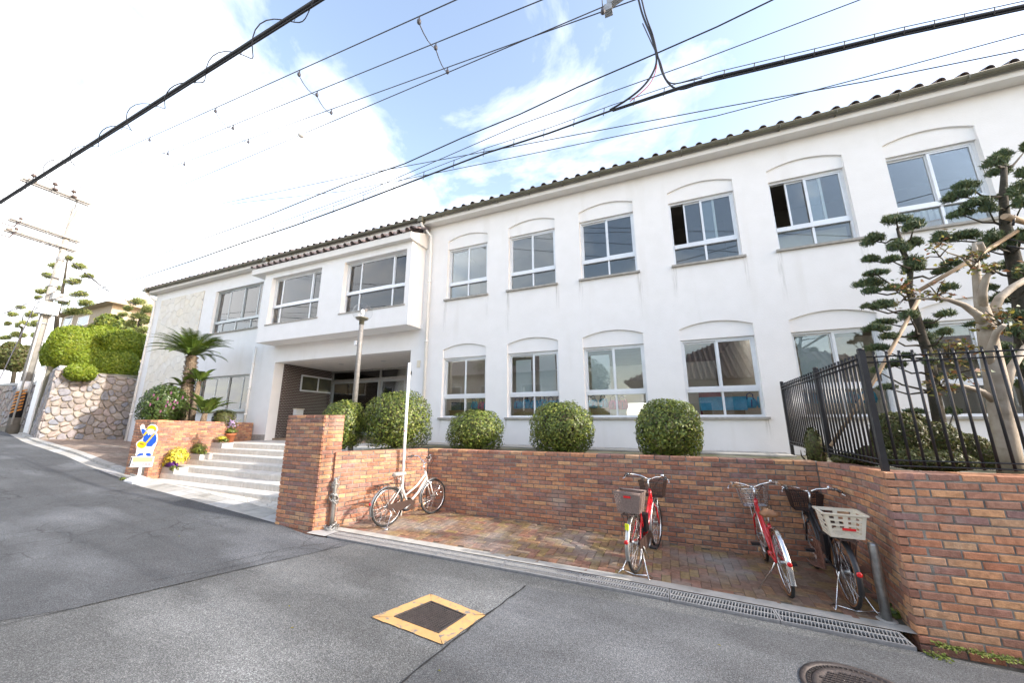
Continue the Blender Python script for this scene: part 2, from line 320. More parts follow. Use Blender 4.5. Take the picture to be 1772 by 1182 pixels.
def asphalt(name, base, spk, scale, dark=None):
    m = mat(name, base, tuple(c*.72 for c in base), 1.1, .82, .9, 150, stain=(tuple(c*1.75 for c in base), .8, .50, .72, (.55,1.3,1)))
    t = m.node_tree; N = t.nodes; L = t.links; b = N['Principled BSDF']; src = b.inputs['Base Color'].links[0].from_socket
    ge = N.new('ShaderNodeNewGeometry'); vo = N.new('ShaderNodeTexVoronoi'); vo.inputs['Scale'].default_value = scale; L.new(ge.outputs['Position'], vo.inputs['Vector'])
    sp = N.new('ShaderNodeSeparateColor'); L.new(vo.outputs['Color'], sp.inputs[0])
    r = N.new('ShaderNodeValToRGB'); e = r.color_ramp.elements; e[0].position = .1; e[0].color = (.42,.42,.42,1); e[1].position = 1; e[1].color = (spk,spk,spk*.97,1)
    e2 = e.new(.72); e2.color = (1,1,1,1); L.new(sp.outputs[0], r.inputs[0])
    mm = N.new('ShaderNodeMixRGB'); mm.blend_type = 'MULTIPLY'; mm.inputs[0].default_value = 1; L.new(src, mm.inputs[1]); L.new(r.outputs[0], mm.inputs[2]); out = mm.outputs[0]
    if dark:                                  # alligator cracking of the worn old surface
        vc = N.new('ShaderNodeTexVoronoi'); vc.feature = 'DISTANCE_TO_EDGE'; vc.inputs['Scale'].default_value = 2.6
        nz = N.new('ShaderNodeTexNoise'); nz.inputs['Scale'].default_value = 3; mxv = N.new('ShaderNodeMixRGB'); mxv.inputs[0].default_value = .18
        L.new(ge.outputs['Position'], nz.inputs['Vector']); L.new(ge.outputs['Position'], mxv.inputs[1]); L.new(nz.outputs['Color'], mxv.inputs[2]); L.new(mxv.outputs[0], vc.inputs['Vector'])
        r4 = N.new('ShaderNodeMapRange'); r4.inputs[1].default_value = .004; r4.inputs[2].default_value = .035; r4.inputs[3].default_value = .5; r4.inputs[4].default_value = 1; L.new(vc.outputs[0], r4.inputs[0])
        n5 = N.new('ShaderNodeTexNoise'); n5.inputs['Scale'].default_value = .6; L.new(ge.outputs['Position'], n5.inputs['Vector'])
        r5 = N.new('ShaderNodeMapRange'); r5.inputs[1].default_value = .48; r5.inputs[2].default_value = .60; L.new(n5.outputs[0], r5.inputs[0])
        m6 = N.new('ShaderNodeMixRGB'); L.new(r5.outputs[0], m6.inputs[0]); m6.inputs[1].default_value = (1,1,1,1); L.new(r4.outputs[0], m6.inputs[2])
        m7 = N.new('ShaderNodeMixRGB'); m7.blend_type = 'MULTIPLY'; m7.inputs[0].default_value = 1; L.new(out, m7.inputs[1]); L.new(m6.outputs[0], m7.inputs[2]); out = m7.outputs[0]
    L.new(out, b.inputs['Base Color']); return m
M['asph'] = asphalt('asphalt', (.130,.135,.136), 1.9, 190)
M['asphold'] = asphalt('old_asphalt', (.094,.100,.108), 1.7, 190, True)
M['asphnew'] = asphalt('newer_asphalt', (.108,.114,.121), 1.7, 220)
def streakmat():
    m = bpy.data.materials.new('rain_streak'); m.use_nodes = True; t = m.node_tree; N = t.nodes; L = t.links; b = N['Principled BSDF']; b.inputs['Base Color'].default_value = (.46,.43,.37,1); b.inputs['Roughness'].default_value = .9
    tc = N.new('ShaderNodeTexCoord'); sp = N.new('ShaderNodeSeparateXYZ'); L.new(tc.outputs['Generated'], sp.inputs[0])
    ge = N.new('ShaderNodeNewGeometry'); mp = N.new('ShaderNodeMapping'); mp.inputs['Scale'].default_value = (26, 1, 1.2); L.new(ge.outputs['Position'], mp.inputs[0]); nz = N.new('ShaderNodeTexNoise'); nz.inputs['Scale'].default_value = 1.5; nz.inputs['Detail'].default_value = 3; L.new(mp.outputs[0], nz.inputs['Vector'])
    rp = N.new('ShaderNodeMapRange'); rp.inputs[1].default_value = .42; rp.inputs[2].default_value = .75; L.new(nz.outputs[0], rp.inputs[0])
    xf = N.new('ShaderNodeMath'); xf.operation = 'PINGPONG'; xf.inputs[1].default_value = .5; L.new(sp.outputs[0], xf.inputs[0])
    a = N.new('ShaderNodeMath'); a.operation = 'MULTIPLY'; L.new(sp.outputs[2], a.inputs[0]); L.new(rp.outputs[0], a.inputs[1]); c = N.new('ShaderNodeMath'); c.operation = 'MULTIPLY'; L.new(a.outputs[0], c.inputs[0]); L.new(xf.outputs[0], c.inputs[1])
    e = N.new('ShaderNodeMath'); e.operation = 'MULTIPLY'; e.inputs[1].default_value = 1.25; L.new(c.outputs[0], e.inputs[0])
    tr = N.new('ShaderNodeBsdfTransparent'); mi = N.new('ShaderNodeMixShader'); L.new(e.outputs[0], mi.inputs[0]); L.new(tr.outputs[0], mi.inputs[1]); L.new(b.outputs[0], mi.inputs[2]); L.new(mi.outputs[0], N['Material Output'].inputs[0]); return m
M['streak'] = streakmat()
def lampmat():
    m = bpy.data.materials.new('lit_lamp_tube'); m.use_nodes = True; b = m.node_tree.nodes['Principled BSDF']; b.inputs['Emission Color'].default_value = (1, .97, .92, 1); b.inputs['Emission Strength'].default_value = 38; return m
M['lit'] = lampmat()
# ================================================================== STRUCTURE
def sheet(name, xs, yfun, dz, m, kind='structure', zfun=None, ny=2):
    """strip of ground between y0(x) and y1(x) lying on the sloping street"""
    mb = MB(); zf = zfun or (lambda x, y: g(x))
    vs = []; fs = []
    for x in xs:
        y0, y1 = yfun(x)
        for j in range(ny): y = y0+(y1-y0)*j/(ny-1); vs.append((x, y, zf(x, y)+dz))
    for i in range(len(xs)-1):
        for j in range(ny-1): a = i*ny+j; fs.append((a, a+ny, a+ny+1, a+1))
    mb.add(vs, fs); return mb.build(name, m, None, kind=kind)
EDGE = [(-60, 7.2), (-38, 7.6), (-29.8, 6.95), (-22.6, 5.74), (-17.8, 5.26), (-14.9, 5.0), (-12.66, 4.9), (-11.7, 4.79), (-9.75, 4.65), (-7.44, 4.46), (-6.07, 4.34), (-5.11, 4.17), (1.8, 4.35), (60, 4.62)]
def edge(x): return float(np.interp(x, [e[0] for e in EDGE], [e[1] for e in EDGE]))
XS = sorted(set([-300, -200, -120, -80]+[-60+2*i for i in range(61)]+[80, 120, 200, 300]+[k[0] for k in KN]+[e[0] for e in EDGE]))
sheet('ground', XS, lambda x: (-300, 300), -.16, M['soil'], zfun=lambda x, y: g(x)-(0.5 if y > 9 else 0))
XR = sorted(set([x for x in XS if -60 <= x <= 60]+[-12+.5*i for i in range(40)]))
sheet('road', XR, lambda x: (-5.5, edge(x)), 0, M['asph'])
# older worn surface to the left of the seam that runs from the kerb towards the camera's left
def seam(x): return 4.03+(x+4.24)*(-2.55/-1.04) if x > -5.28 else 1.48+(x+5.28)*.55
sheet('old_road_surface', [x for x in XR if -60 <= x <= -4.18]+[-4.16], lambda x: (max(-5.5, min(seam(x), edge(x)-.02)), edge(x)-.01), .004, M['asphold'])
SB = [Vector((-1.53, 4.0, 0)), Vector((-1.66, 3.3, 0)), Vector((-1.74, 2.75, 0)), Vector((-1.80, 2.36, 0)), Vector((-2.0, 1.2, 0)), Vector((-2.4, -1.5, 0))]
mb = MB()                                      # newer patch right of the straight saw-cut
for a, b in zip(SB[:-1], SB[1:]):
    nx = 14; pr = None
    for i in range(nx+1):
        t = i/nx; xa = a.x+(9-a.x)*t; xb = b.x+(9-b.x)*t
        ya = a.y if a is not SB[0] else min(edge(xa)-.02, a.y+.13*(xa-a.x)*.6)
        cur = (Vector((xa, ya, g(xa)+.004)), Vector((xb, b.y, g(xb)+.004)))
        if pr: mb.quad(pr[1], cur[1], cur[0], pr[0])
        pr = cur
struct(mb, 'newer_road_surface', M['asphnew'])
def crack(pts, w, seed, name='road_joint'):
    rr = random.Random(seed); mb = MB(); P = []
    for a, b in zip(pts[:-1], pts[1:]):
        n = max(2, int((Vector(b)-Vector(a)).length/.08))
        for i in range(n): P.append(Vector(a).lerp(Vector(b), i/n))
    P.append(Vector(pts[-1])); pr = None
    for i, p in enumerate(P):
        d = (P[min(i+1, len(P)-1)]-P[max(i-1, 0)]).normalized(); n_ = Vector((-d.y, d.x, 0)); j = n_*(rr.random()-.5)*.018; ww = w*(.5+rr.random())
        q = p+j; L_ = q+n_*ww/2; R2 = q-n_*ww/2
        cur = (Vector((L_.x, L_.y, g(L_.x)+.008)), Vector((R2.x, R2.y, g(R2.x)+.008)))
        if pr: mb.quad(pr[0], pr[1], cur[1], cur[0])
        pr = cur
    return struct(mb, name, M['rubber'])
crack([(p.x, p.y, 0) for p in SB], .016, 1)
crack([(-4.22, 4.0, 0), (-4.72, 2.85, 0), (-5.28, 1.48, 0), (-6.4, .87, 0)], .010, 2)
for i, q in enumerate([((440,962),(462,958),(500,950),(540,946)), ((330,1000),(390,985),(450,972),(500,962)), ((360,985),(400,972),(450,962),(480,955)), ((450,972),(470,960)), ((250,1010),(300,1000),(340,992))]):
    crack([tuple(atroad(*p).to_2d())+(0,) for p in q], .006, 10+i, 'road_crack')

# ------------------------------------------------------------------ brick laying
def brick_mesh(name, m, L=.208, H=.058, Dp=.10, c=.006):
    """one brick: x along, y outwards (front at 0, back at -Dp), z up, centre at origin"""
    mb = MB(); a = L/2; h = H/2
    vs = [(-a,-Dp,-h),(a,-Dp,-h),(a,-Dp,h),(-a,-Dp,h), (-a,-c,-h),(a,-c,-h),(a,-c,h),(-a,-c,h), (-a+c,0,-h+c),(a-c,0,-h+c),(a-c,0,h-c),(-a+c,0,h-c)]
    mb.add(vs, [(0,4,5,1),(1,5,6,2),(2,6,7,3),(3,7,4,0),(4,8,9,5),(5,9,10,6),(6,10,11,7),(7,11,8,4),(8,11,10,9)])
    return mb.mesh(name, m)
BM = brick_mesh('brick', M['brick'])
def joined(name, parent, me, mats, m, kind='stuff'):
    nv = len(me.vertices); co = np.empty(nv*3, np.float32); me.vertices.foreach_get('co', co); co = np.c_[co.reshape(-1,3), np.ones(nv)]
    fs = [tuple(p.vertices) for p in me.polygons]; V = []; F = []
    for i, X in enumerate(mats):
        V.append(co @ np.array(X).T[:, :3]); F += [tuple(k+i*nv for k in f) for f in fs]
    me2 = bpy.data.meshes.new(name); me2.from_pydata(np.vstack(V).tolist(), [], F); me2.materials.append(m); me2.update()
    return place(me2, name, parent, kind=kind)
def lay(parent, me, mats, name, m, limit=300):
    mats = sorted(mats, key=lambda X: X.translation.length)
    for X in mats[:limit]:
        o = bpy.data.objects.new(name, me); COL.objects.link(o); o.parent = parent
        o.matrix_parent_inverse = Matrix.Translation(-Vector(parent.location)); o.matrix_basis = X
    if len(mats) > limit: joined(name+'s', parent, me, mats[limit:], m)
def brick_wall(root, path, zt, cs, zb, thick=.2, trim=(.012, .012), flip=False, phase=0, L=.22, limit=300, capdepth=None, endcap=False):
    """path: plan points; zt, cs: top height and course height at each point; zb(x,y): ground height"""
    pts = [Vector((p[0], p[1], 0)) for p in path]; seg = [(b-a).length for a, b in zip(pts[:-1], pts[1:])]; tot = sum(seg); cum = [0]
    for s_ in seg: cum.append(cum[-1]+s_)
    def loc(s_):
        s_ = max(0, min(tot, s_)); i = 0
        while i < len(seg)-1 and s_ > cum[i+1]: i += 1
        t = (s_-cum[i])/seg[i]; return pts[i].lerp(pts[i+1], t), zt[i]+(zt[i+1]-zt[i])*t, cs[i]+(cs[i+1]-cs[i])*t
    mats = []; caps = []
    for r in range(40):
        k = -2
        while True:
            a = (k+(.5 if r % 2 else 0)+phase)*L; b = a+L; k += 1
            a_, b_ = max(a, 0), min(b, tot)
            if a >= tot: break
            if tot-b_ < .05: b_ = tot
            if a_ < .05: a_ = 0
            if b_-a_ < .055: continue
            pa, za, ca = loc(a_+.004); pb, zb_, cb_ = loc(b_-.004); mid = (pa+pb)/2
            z = (za+zb_)/2-(r+.5)*(ca+cb_)/2; c = (ca+cb_)/2
            if z+c/2 < zb(mid.x, mid.y)-.07: continue
            d = (pb-pa); dz = (zb_-r*cb_)-(za-r*ca); ln = d.length; d.normalize(); n = Vector((d.y, -d.x, 0))
            if flip: n = -n; ex = -Vector((d.x, d.y, dz/ln)).normalized()
            else: ex = Vector((d.x, d.y, dz/ln)).normalized()
            ez = n.cross(ex)*-1
            ez = ex.cross(n)
            jit = rnd.uniform(-.003, .0035); tl_ = rnd.uniform(-.007, .007); ex = (ex+ez*tl_).normalized(); ez = (ez-ex*tl_).normalized(); ex = (ex+n*rnd.uniform(-.012, .012)).normalized()
            sy = (thick/.1) if r == 0 else 1
            X = Matrix(((ex.x*(ln-.012+.008)/.208, n.x*sy, ez.x*c/.070*1.0, mid.x+n.x*jit), (ex.y*(ln-.004)/.208, n.y*sy, ez.y*c/.070, mid.y+n.y*jit), (ex.z*(ln-.004)/.208, 0, ez.z*c/.070, z), (0,0,0,1)))
            mats.append(X)
    lay(root, BM, mats, 'brick', M['brick'], limit)
    mb = MB()                                  # mortar core, 7 mm behind the brick faces
    N_ = []
    for i, p in enumerate(pts):
        d = (pts[min(i+1, len(pts)-1)]-pts[max(i-1, 0)]).normalized(); n = Vector((d.y, -d.x, 0)); N_.append(-n if flip else n)
    for i in range(len(pts)-1):
        vs = []; dd = (pts[i+1]-pts[i]).normalized()
        for j in (i, i+1):
            pj = pts[j]+(dd*trim[0] if j == 0 else dd*-trim[1] if j == len(pts)-1 else dd*0); f = pj-N_[j]*.007; bk = pj-N_[j]*thick; z0 = min(zb(f.x, f.y), zb(bk.x, bk.y))-.12; z1 = zt[j]-.015
            vs += [(f.x, f.y, z0), (bk.x, bk.y, z0), (bk.x, bk.y, z1), (f.x, f.y, z1)]
        mb.add(vs, [(0,1,2,3),(7,6,5,4),(0,4,5,1),(1,5,6,2),(2,6,7,3),(3,7,4,0)])
    mb.build('mortar', M['mortar'], root)

bay = lambda x, y: g(x)+.022
# bay walls: left wing, back, right wing (returns and runs on along the street)
w = thing('brick_wall', 'low red-brick wall behind the white bicycle, angled from the tall brick pier into the parking bay', 'wall', (-4.95, 4.5, -1.7))
brick_wall(w, [(-4.98, 4.45), (-4.36, 6.1)], [-.545, -.60], [.0655, .0655], bay, L=.215)
w = thing('brick_wall', 'long low red-brick wall across the back of the bicycle parking bay', 'wall', (-1.3, 6.1, -1.72))
brick_wall(w, [(-4.36, 6.1), (1.77, 6.1)], [-.60, -.572], [.0658, .0658], bay, L=.218, trim=(-.05, -.05))
w = thing('brick_wall', 'red-brick wall carrying the black railing at the right, turning the corner by the steel bollard', 'wall', (1.8, 4.6, -1.86))
brick_wall(w, [(1.77, 6.1), (1.87, 5.7), (1.885, 5.2), (1.838, 4.612)], [-.572, -.555, -.53, -.505], [.0658, .067, .0685, .070], bay, L=.22, limit=150)
brick_wall(w, [(1.835, 4.6), (6.5, 4.75)], [-.505, -.46], [.070, .070], lambda x, y: g(x), L=.222, phase=.35, limit=150, trim=(.07, .012))
# tall pier right of the steps
def ptop(): return .047
w = thing('brick_pier', 'tall square brick pier standing between the steps and the bicycle bay', 'pier', (-5.55, 4.5, -1.68))
brick_wall(w, [(-6.0, 4.29), (-5.12, 4.29)], [.047, .047], [.0627, .0627], lambda x, y: g(x)-.06, L=.2205, limit=300, thick=.3, trim=(.07, .07))
brick_wall(w, [(-5.122, 4.298), (-4.972, 4.565)], [.047, .047], [.0627, .0627], lambda x, y: g(x)-.03, L=.2205, phase=.25, limit=0, thick=.2)
brick_wall(w, [(-5.998, 4.75), (-5.998, 4.298)], [.047, .047], [.0627, .0627], lambda x, y: g(x)-.06, L=.2205, phase=.25, limit=0, thick=.2)
# planter wall left of the steps
A1 = Vector((-13.08, 5.10, 0)); A0 = Vector((-12.22, 5.20, 0)); A2 = Vector((-13.42, 8.36, 0))
w = thing('brick_wall', 'red-brick planter wall left of the steps behind the child-shaped sign', 'wall', (A0.x, A0.y, -1.52))
PT = -.045
brick_wall(w, [A1[:2], A0[:2]], [PT, PT], [.0665, .0665], lambda x, y: g(x)-.05, L=.22, limit=60, trim=(.012, .07))
brick_wall(w, [A0[:2], A2[:2]], [PT, -.165], [.0665, .0665], lambda x, y: -1.62 if y < 5.2 else min(-.77, -1.66+.13*max(0, (y-5.2)/.3267)), L=.22, limit=240)
brick_wall(w, [(-18.5, 8.36), A1[:2]], [-.10, PT], [.0665, .0665], lambda x, y: g(x), L=.22, limit=0)
mb = MB()
mb.prism([(A1.x-.05, A1.y+.1, -.3), (A0.x-.1, A0.y+.12, -.3), (A2.x-.1, 8.39, -.3), (-18.3, 8.39, -.3)], (0,0,.08)); struct(mb, 'planter_soil', M['soil'])

# ------------------------------------------------------------------ bay floor: herringbone pavers, drain, kerbs
def bayf(x, y): return g(x)+.02+max(0, (y-4.5))*.008
sheet('bay_bedding', [-5.3+.5*i for i in range(15)]+[1.95], lambda x: (edge(x)+.3, 6.15), .0, M['sand'], zfun=lambda x, y: bayf(x, y)-.012)
pm = MB(); c = .004
for (px_, py_) in ((.0985, .0485),):
    pm.add([(-px_,-py_,-.04),(px_,-py_,-.04),(px_,py_,-.04),(-px_,py_,-.04),(-px_,-py_,-c),(px_,-py_,-c),(px_,py_,-c),(-px_,py_,-c),(-px_+c,-py_+c,0),(px_-c,-py_+c,0),(px_-c,py_-c,0),(-px_+c,py_-c,0)],
           [(0,1,5,4),(1,2,6,5),(2,3,7,6),(3,0,4,7),(4,5,9,8),(5,6,10,9),(6,7,11,10),(7,4,8,11),(8,9,10,11)])
PM = pm.mesh('paver', M['paver'])
def inbay(x, y):
    if y < edge(x)+.38 or y > 6.08: return False
    xl = -4.96+(y-4.5)*.375; return xl-.03 < x < 1.83+.02*(y-4.6)
mats = []
for ix in range(-60, 30):
    for iy in range(40, 66):
        t = (ix-iy) % 4
        if t == 0: x, y, rot = (ix+1)*.1, (iy+.5)*.1, 0
        elif t == 2: x, y, rot = (ix+.5)*.1, iy*.1, 1
        else: continue
        if not inbay(x, y): continue
        X = Matrix.Translation((x, y, bayf(x, y)+rnd.uniform(-.002, .002))) @ Matrix.Rotation(rnd.uniform(-.012, .012), 4, 'X') @ Matrix.Rotation(R_(90)*rot, 4, 'Z')
        mats.append(X)
pv = bpy.data.objects.new('bay_paving', None); COL.objects.link(pv); pv['kind'] = 'structure'
lay(pv, PM, mats, 'paver', M['paver'], 300)
sheet('bay_edging', [-5.1+.5*i for i in range(14)]+[1.84], lambda x: (edge(x)+.26, edge(x)+.40), .024, M['conc'])
sheet('pier_apron', [-5.12, -5.0, -4.86, -4.74], lambda x: (edge(x)+.01, 4.30+(x+5.12)*1.0), .016, M['concl'])
dc = MB()                                      # dark channel under the gratings
for i in range(28):
    x0 = -5.0+i*.2425; x1 = x0+.2425
    dc.quad((x0, edge(x0)+.02, g(x0)-.10), (x1, edge(x1)+.02, g(x1)-.10), (x1, edge(x1)+.25, g(x1)-.10), (x0, edge(x0)+.25, g(x0)-.10))
struct(dc, 'drain_channel', M['soil'])
gl0, gl1, NG = -4.72, 1.72, 7
def grate():
    Lg = (gl1-gl0)/NG-.006; f = MB(); a = Lg/2
    f.box(-a, a, -.115, -.098, -.03, 0); f.box(-a, a, .098, .115, -.03, 0); f.box(-a, a, -.009, .009, -.03, -.001); f.box(-a, -a+.012, -.098, .098, -.03, -.0005); f.box(a-.012, a, -.098, .098, -.03, -.0005)
    b = MB(); n = 34
    for i in range(1, n):
        x = -a+Lg*i/n
        for y0, y1 in ((-.098, -.009), (.009, .098)): b.bar((x-.012, y0, -.015), (x+.012, y1, -.015), .006, .027)
    return f, b
ft, bt = grate(); fm = ft.mesh('frame', M['galv']); bm_ = bt.mesh('bars', M['galv'])
ORD = ['first', 'second', 'third', 'fourth', 'fifth', 'sixth', 'last']
for i in range(NG):
    xc = gl0+(gl1-gl0)*(i+.5)/NG
    t = thing('drain_grating', {0: 'galvanised drain grating nearest the brick pier, at the left end of the row', NG-1: 'galvanised drain grating against the right-hand brick wall, at the right end of the row'}.get(i, '%s galvanised drain grating counted from the brick pier' % ORD[i]), 'drain grating', (0,0,0), 'drain gratings along the bicycle bay')
    place(fm, 'frame', t); b_ = place(bm_, 'bars', t)
    sl = (g(xc+.4)-g(xc-.4))/.8; ye = (edge(xc+.4)-edge(xc-.4))/.8
    t.location = (xc, edge(xc)+.135, g(xc)+.02); t.rotation_euler = (0, -math.atan(sl), math.atan(ye))
# kerb along the road in front of the steps and up the hill: separate concrete blocks
kb = bpy.data.objects.new('kerb', None); COL.objects.link(kb); kb['kind'] = 'structure'
x = -5.92; i = 0
while x > -27:
    ln = .6 if x > -12 else .8; x1 = x-ln; lift = float(np.interp(x, [-13, -11], [.06, .004]))
    mb = MB(); ya, yb = edge(x), edge(x1); za, zb_ = g(x), g(x1)
    for (o0, o1, l0, l1) in ((0, .22, .004, .012), (.226, .40, .012, .012+lift)):
        mb.add([(x-.006, ya+o0, za-.1), (x1+.006, yb+o0, zb_-.1), (x1+.006, yb+o1, zb_-.1), (x-.006, ya+o1, za-.1), (x-.006, ya+o0, za+l0 if lift < .02 or o0 == 0 else za+l1), (x1+.006, yb+o0, zb_+(l0 if lift < .02 or o0 == 0 else l1)), (x1+.006, yb+o1, zb_+l1), (x-.006, ya+o1, za+l1)],
               [(0,1,2,3),(7,6,5,4),(0,4,5,1),(1,5,6,2),(2,6,7,3),(3,7,4,0)])
    mb.build('kerb_block', M['conc'] if i % 3 else M['concl'], kb); x = x1; i += 1
# brown paved forecourt left of the planter wall
def fc(x, y): return g(x)+.09-(.0 if y < 5 else (y-5)*.05)
sheet('forecourt_paving', [-27, -25, -23, -21, -19, -17, -15, -13, -13.1, -12.3], lambda x: (edge(x)+.38, 9.5 if x < -13.2 else 5.3), 0, None, zfun=fc, ny=8)
FP = bpy.data.objects['forecourt_paving']
m = mat('forecourt_brick', (.42,.31,.24), (.28,.20,.16), 1.2, .85, .4, 60, stain=((.50,.43,.36), .7, .5, .8))
t_ = m.node_tree; bt_ = t_.nodes.new('ShaderNodeTexBrick'); bt_.inputs['Scale'].default_value = 1; bt_.inputs['Brick Width'].default_value = .2; bt_.inputs['Row Height'].default_value = .1; bt_.inputs['Mortar Size'].default_value = .006
bt_.inputs['Color1'].default_value = (1,1,1,1); bt_.inputs['Color2'].default_value = (.7,.68,.62,1); bt_.inputs['Mortar'].default_value = (.35,.35,.3,1)
g_ = t_.nodes.new('ShaderNodeNewGeometry'); t_.links.new(g_.outputs['Position'], bt_.inputs['Vector'])
b_ = t_.nodes['Principled BSDF']; s_ = b_.inputs['Base Color'].links[0].from_socket; x_ = t_.nodes.new('ShaderNodeMixRGB'); x_.blend_type = 'MULTIPLY'; x_.inputs[0].default_value = 1
t_.links.new(s_, x_.inputs[1]); t_.links.new(bt_.outputs[0], x_.inputs[2]); t_.links.new(x_.outputs[0], b_.inputs['Base Color'])
FP.data.materials.append(m)

# ------------------------------------------------------------------ irregular cells (crazy paving, rubble)
def cells(w, h, sz, seed, jit=.42):
    rr = random.Random(seed); P = []; r = 0; y = -sz
    while y < h+sz*1.5:
        x = -sz+(sz/2 if r % 2 else 0)
        while x < w+sz*1.5: P.append((x+rr.uniform(-jit, jit)*sz, y+rr.uniform(-jit, jit)*sz)); x += sz
        y += sz*.86; r += 1
    out = []
    for i, p in enumerate(P):
        if not (-.4*sz < p[0] < w+.4*sz and -.4*sz < p[1] < h+.4*sz): continue
        poly = [(0,0),(w,0),(w,h),(0,h)]
        for q in P:
            dx, dy = q[0]-p[0], q[1]-p[1]; d2 = dx*dx+dy*dy
            if q is p or d2 > 9*sz*sz: continue
            mx_, my_ = (p[0]+q[0])/2, (p[1]+q[1])/2; new = []
            for a, b in zip(poly, poly[1:]+poly[:1]):
                da = (a[0]-mx_)*dx+(a[1]-my_)*dy; db = (b[0]-mx_)*dx+(b[1]-my_)*dy
                if da <= 0: new.append(a)
                if da*db < 0: t = da/(da-db); new.append((a[0]+(b[0]-a[0])*t, a[1]+(b[1]-a[1])*t))
            poly = new
            if len(poly) < 3: break
        if len(poly) >= 3: out.append(poly)
    return out
def shrink(poly, d, rounds=0):
    cx = sum(p[0] for p in poly)/len(poly); cy = sum(p[1] for p in poly)/len(poly); o = []
    for p in poly:
        l = math.hypot(p[0]-cx, p[1]-cy); k = max(.2, 1-d/max(l, 1e-4)); o.append((cx+(p[0]-cx)*k, cy+(p[1]-cy)*k))
    for _ in range(rounds):
        n = []
        for a, b in zip(o, o[1:]+o[:1]): n += [(a[0]*.75+b[0]*.25, a[1]*.75+b[1]*.25), (a[0]*.25+b[0]*.75, a[1]*.25+b[1]*.75)]
        o = n
    return o, (cx, cy)
def stone_piece(poly, c, f, depth, bulge, m, parent, name):
    """f(u, v, w) -> world; a slab with softened edge"""
    n = len(poly); vs = [f(u, v, -.03) for u, v in poly]+[f(u, v, depth) for u, v in poly]+[f(c[0]+(u-c[0])*bulge, c[1]+(v-c[1])*bulge, depth+(1-bulge)*depth*1.0+.003) for u, v in poly]
    fs = [(i, (i+1) % n, n+(i+1) % n, n+i) for i in range(n)]+[(n+i, n+(i+1) % n, 2*n+(i+1) % n, 2*n+i) for i in range(n)]+[tuple(range(2*n, 3*n))]
    mb = MB(); mb.add(vs, fs); return mb.build(name, m, parent)
# pale crazy paving in front of the steps
cp = bpy.data.objects.new('crazy_paving', None); COL.objects.link(cp); cp['kind'] = 'structure'
def cpf(u, v, w_): x = -12.0+u; y0 = edge(x)+.41; y = y0+v*(5.22-y0); return Vector((x, y, g(x)+.010+w_))
for poly in cells(6.05, 1.0, .36, 5):
    p, c = shrink(poly, .012); stone_piece(p, c, cpf, .004, .95, M['slab'], cp, 'paving_stone')
sheet('paving_mortar', [-12.2+.6*i for i in range(11)], lambda x: (edge(x)+.40, 5.25), .006, M['conc'])

# ------------------------------------------------------------------ steps
st = bpy.data.objects.new('entrance_steps', None); COL.objects.link(st); st['kind'] = 'structure'
tm = MB(); tm.box(-.0185, .0185, -.012, 0, -.045, .045); TM = tm.mesh('riser_tile', M['cream']); tmats = []
cb = MB(); tr_, ri_ = .3267, .13
for i in range(7):
    y = 5.2+tr_*i; z = -1.54+ri_*i; xl = A0.x+(A2.x-A0.x)*(y-A0.y)/(A2.y-A0.y)+.0; xr = -5.9 if i < 6 else -5.9
    y1 = y+tr_ if i < 6 else 8.42
    cb.box(xl-.1, xr, y+.015, y1+.02, z-ri_-.5, z-.035)
    n = MB(); n.box(xl-.1, xr, y-.008, y1+.012, z-.035, z); n.build('tread', M['nosing'], st)
    x = xl
    while x < xr:
        tmats.append(Matrix.Translation((x, y+.004, z-.035-.047)))
        X = Matrix.Translation((x, y+.004, z-.035-.047-.0715)) @ Matrix.Scale(.45, 4, (0,0,1)); tmats.append(X); x += .047
lay(st, TM, [Matrix.Rotation(0, 4, 'Z') @ X for X in tmats], 'riser_tile', M['cream'], 0)
MB().box(-13.3, -6.4, 8.435, 11.6, -.82, -.762).build('landing', M['nosing'], st)
cb.build('step_core', M['mortar'], st)

# ------------------------------------------------------------------ ground behind the low walls
def terr(x, y): return -.66-.012*(y-6)
mb = MB()
def tq(*p): mb.add([(x, y, terr(x, y)) for x, y in p], [tuple(range(len(p)))])
tq((-5.9, 6.25), (2.05, 6.25), (2.05, 8.39), (-5.9, 8.39)); tq((2.05, 4.82), (14, 4.95), (14, 8.39), (2.05, 8.39)); tq((-5.9, 4.6), (-5.15, 4.6), (-4.5, 6.25), (-5.9, 6.25))
struct(mb, 'planting_soil', M['soil'])
mb = MB(); mb.box(-5.9, 2.0, 7.75, 8.395, -.72, -.655); struct(mb, 'wall_apron', M['conc'])
mb = MB(); mb.box(-5.95, -5.85, 4.75, 8.4, -1.7, -.665); struct(mb, 'planting_bed_edge', M['soil'])
# ================================================================== THE SCHOOL BUILDING
B = thing('school_building', 'long two-storey white stucco school building with arched window recesses and a tiled eave', 'building', (-5, D, -.72))
XL, XR_ = -22.0, 13.0
WIN1 = [(-5.62,-4.30), (-3.64,-2.31), (-1.66,-.33), (.46,1.79), (2.43,3.72), (4.34,5.62), (6.30,7.60), (8.25,9.55)]
opens = []
def arch_open(x0, x1, zs, zh, za): opens.append((x0, x1, zs, za+.14))
for x0, x1 in WIN1: arch_open(x0, x1, 3.36, 4.95, 5.20); arch_open(x0-.04, x1, .0, 1.63, 1.87)
LW1 = (-17.17, -14.10, 3.40, 5.25); LW0 = (-17.4, -14.03, .24, 1.60)
BWL = (-12.55, -10.08, 3.17, 4.89); BWR = (-9.07, -6.61, 3.17, 4.87)
opens += [LW1, LW0, (BWL[0]-.2, BWL[1]+.2, 3.0, 4.95), (BWR[0]-.2, BWR[1]+.15, 3.0, 4.95)]
ENT = (-12.79, -6.78, -.80, 1.95); opens.append(ENT)
mb = MB(); ZB, ZT = -2.2, 6.0
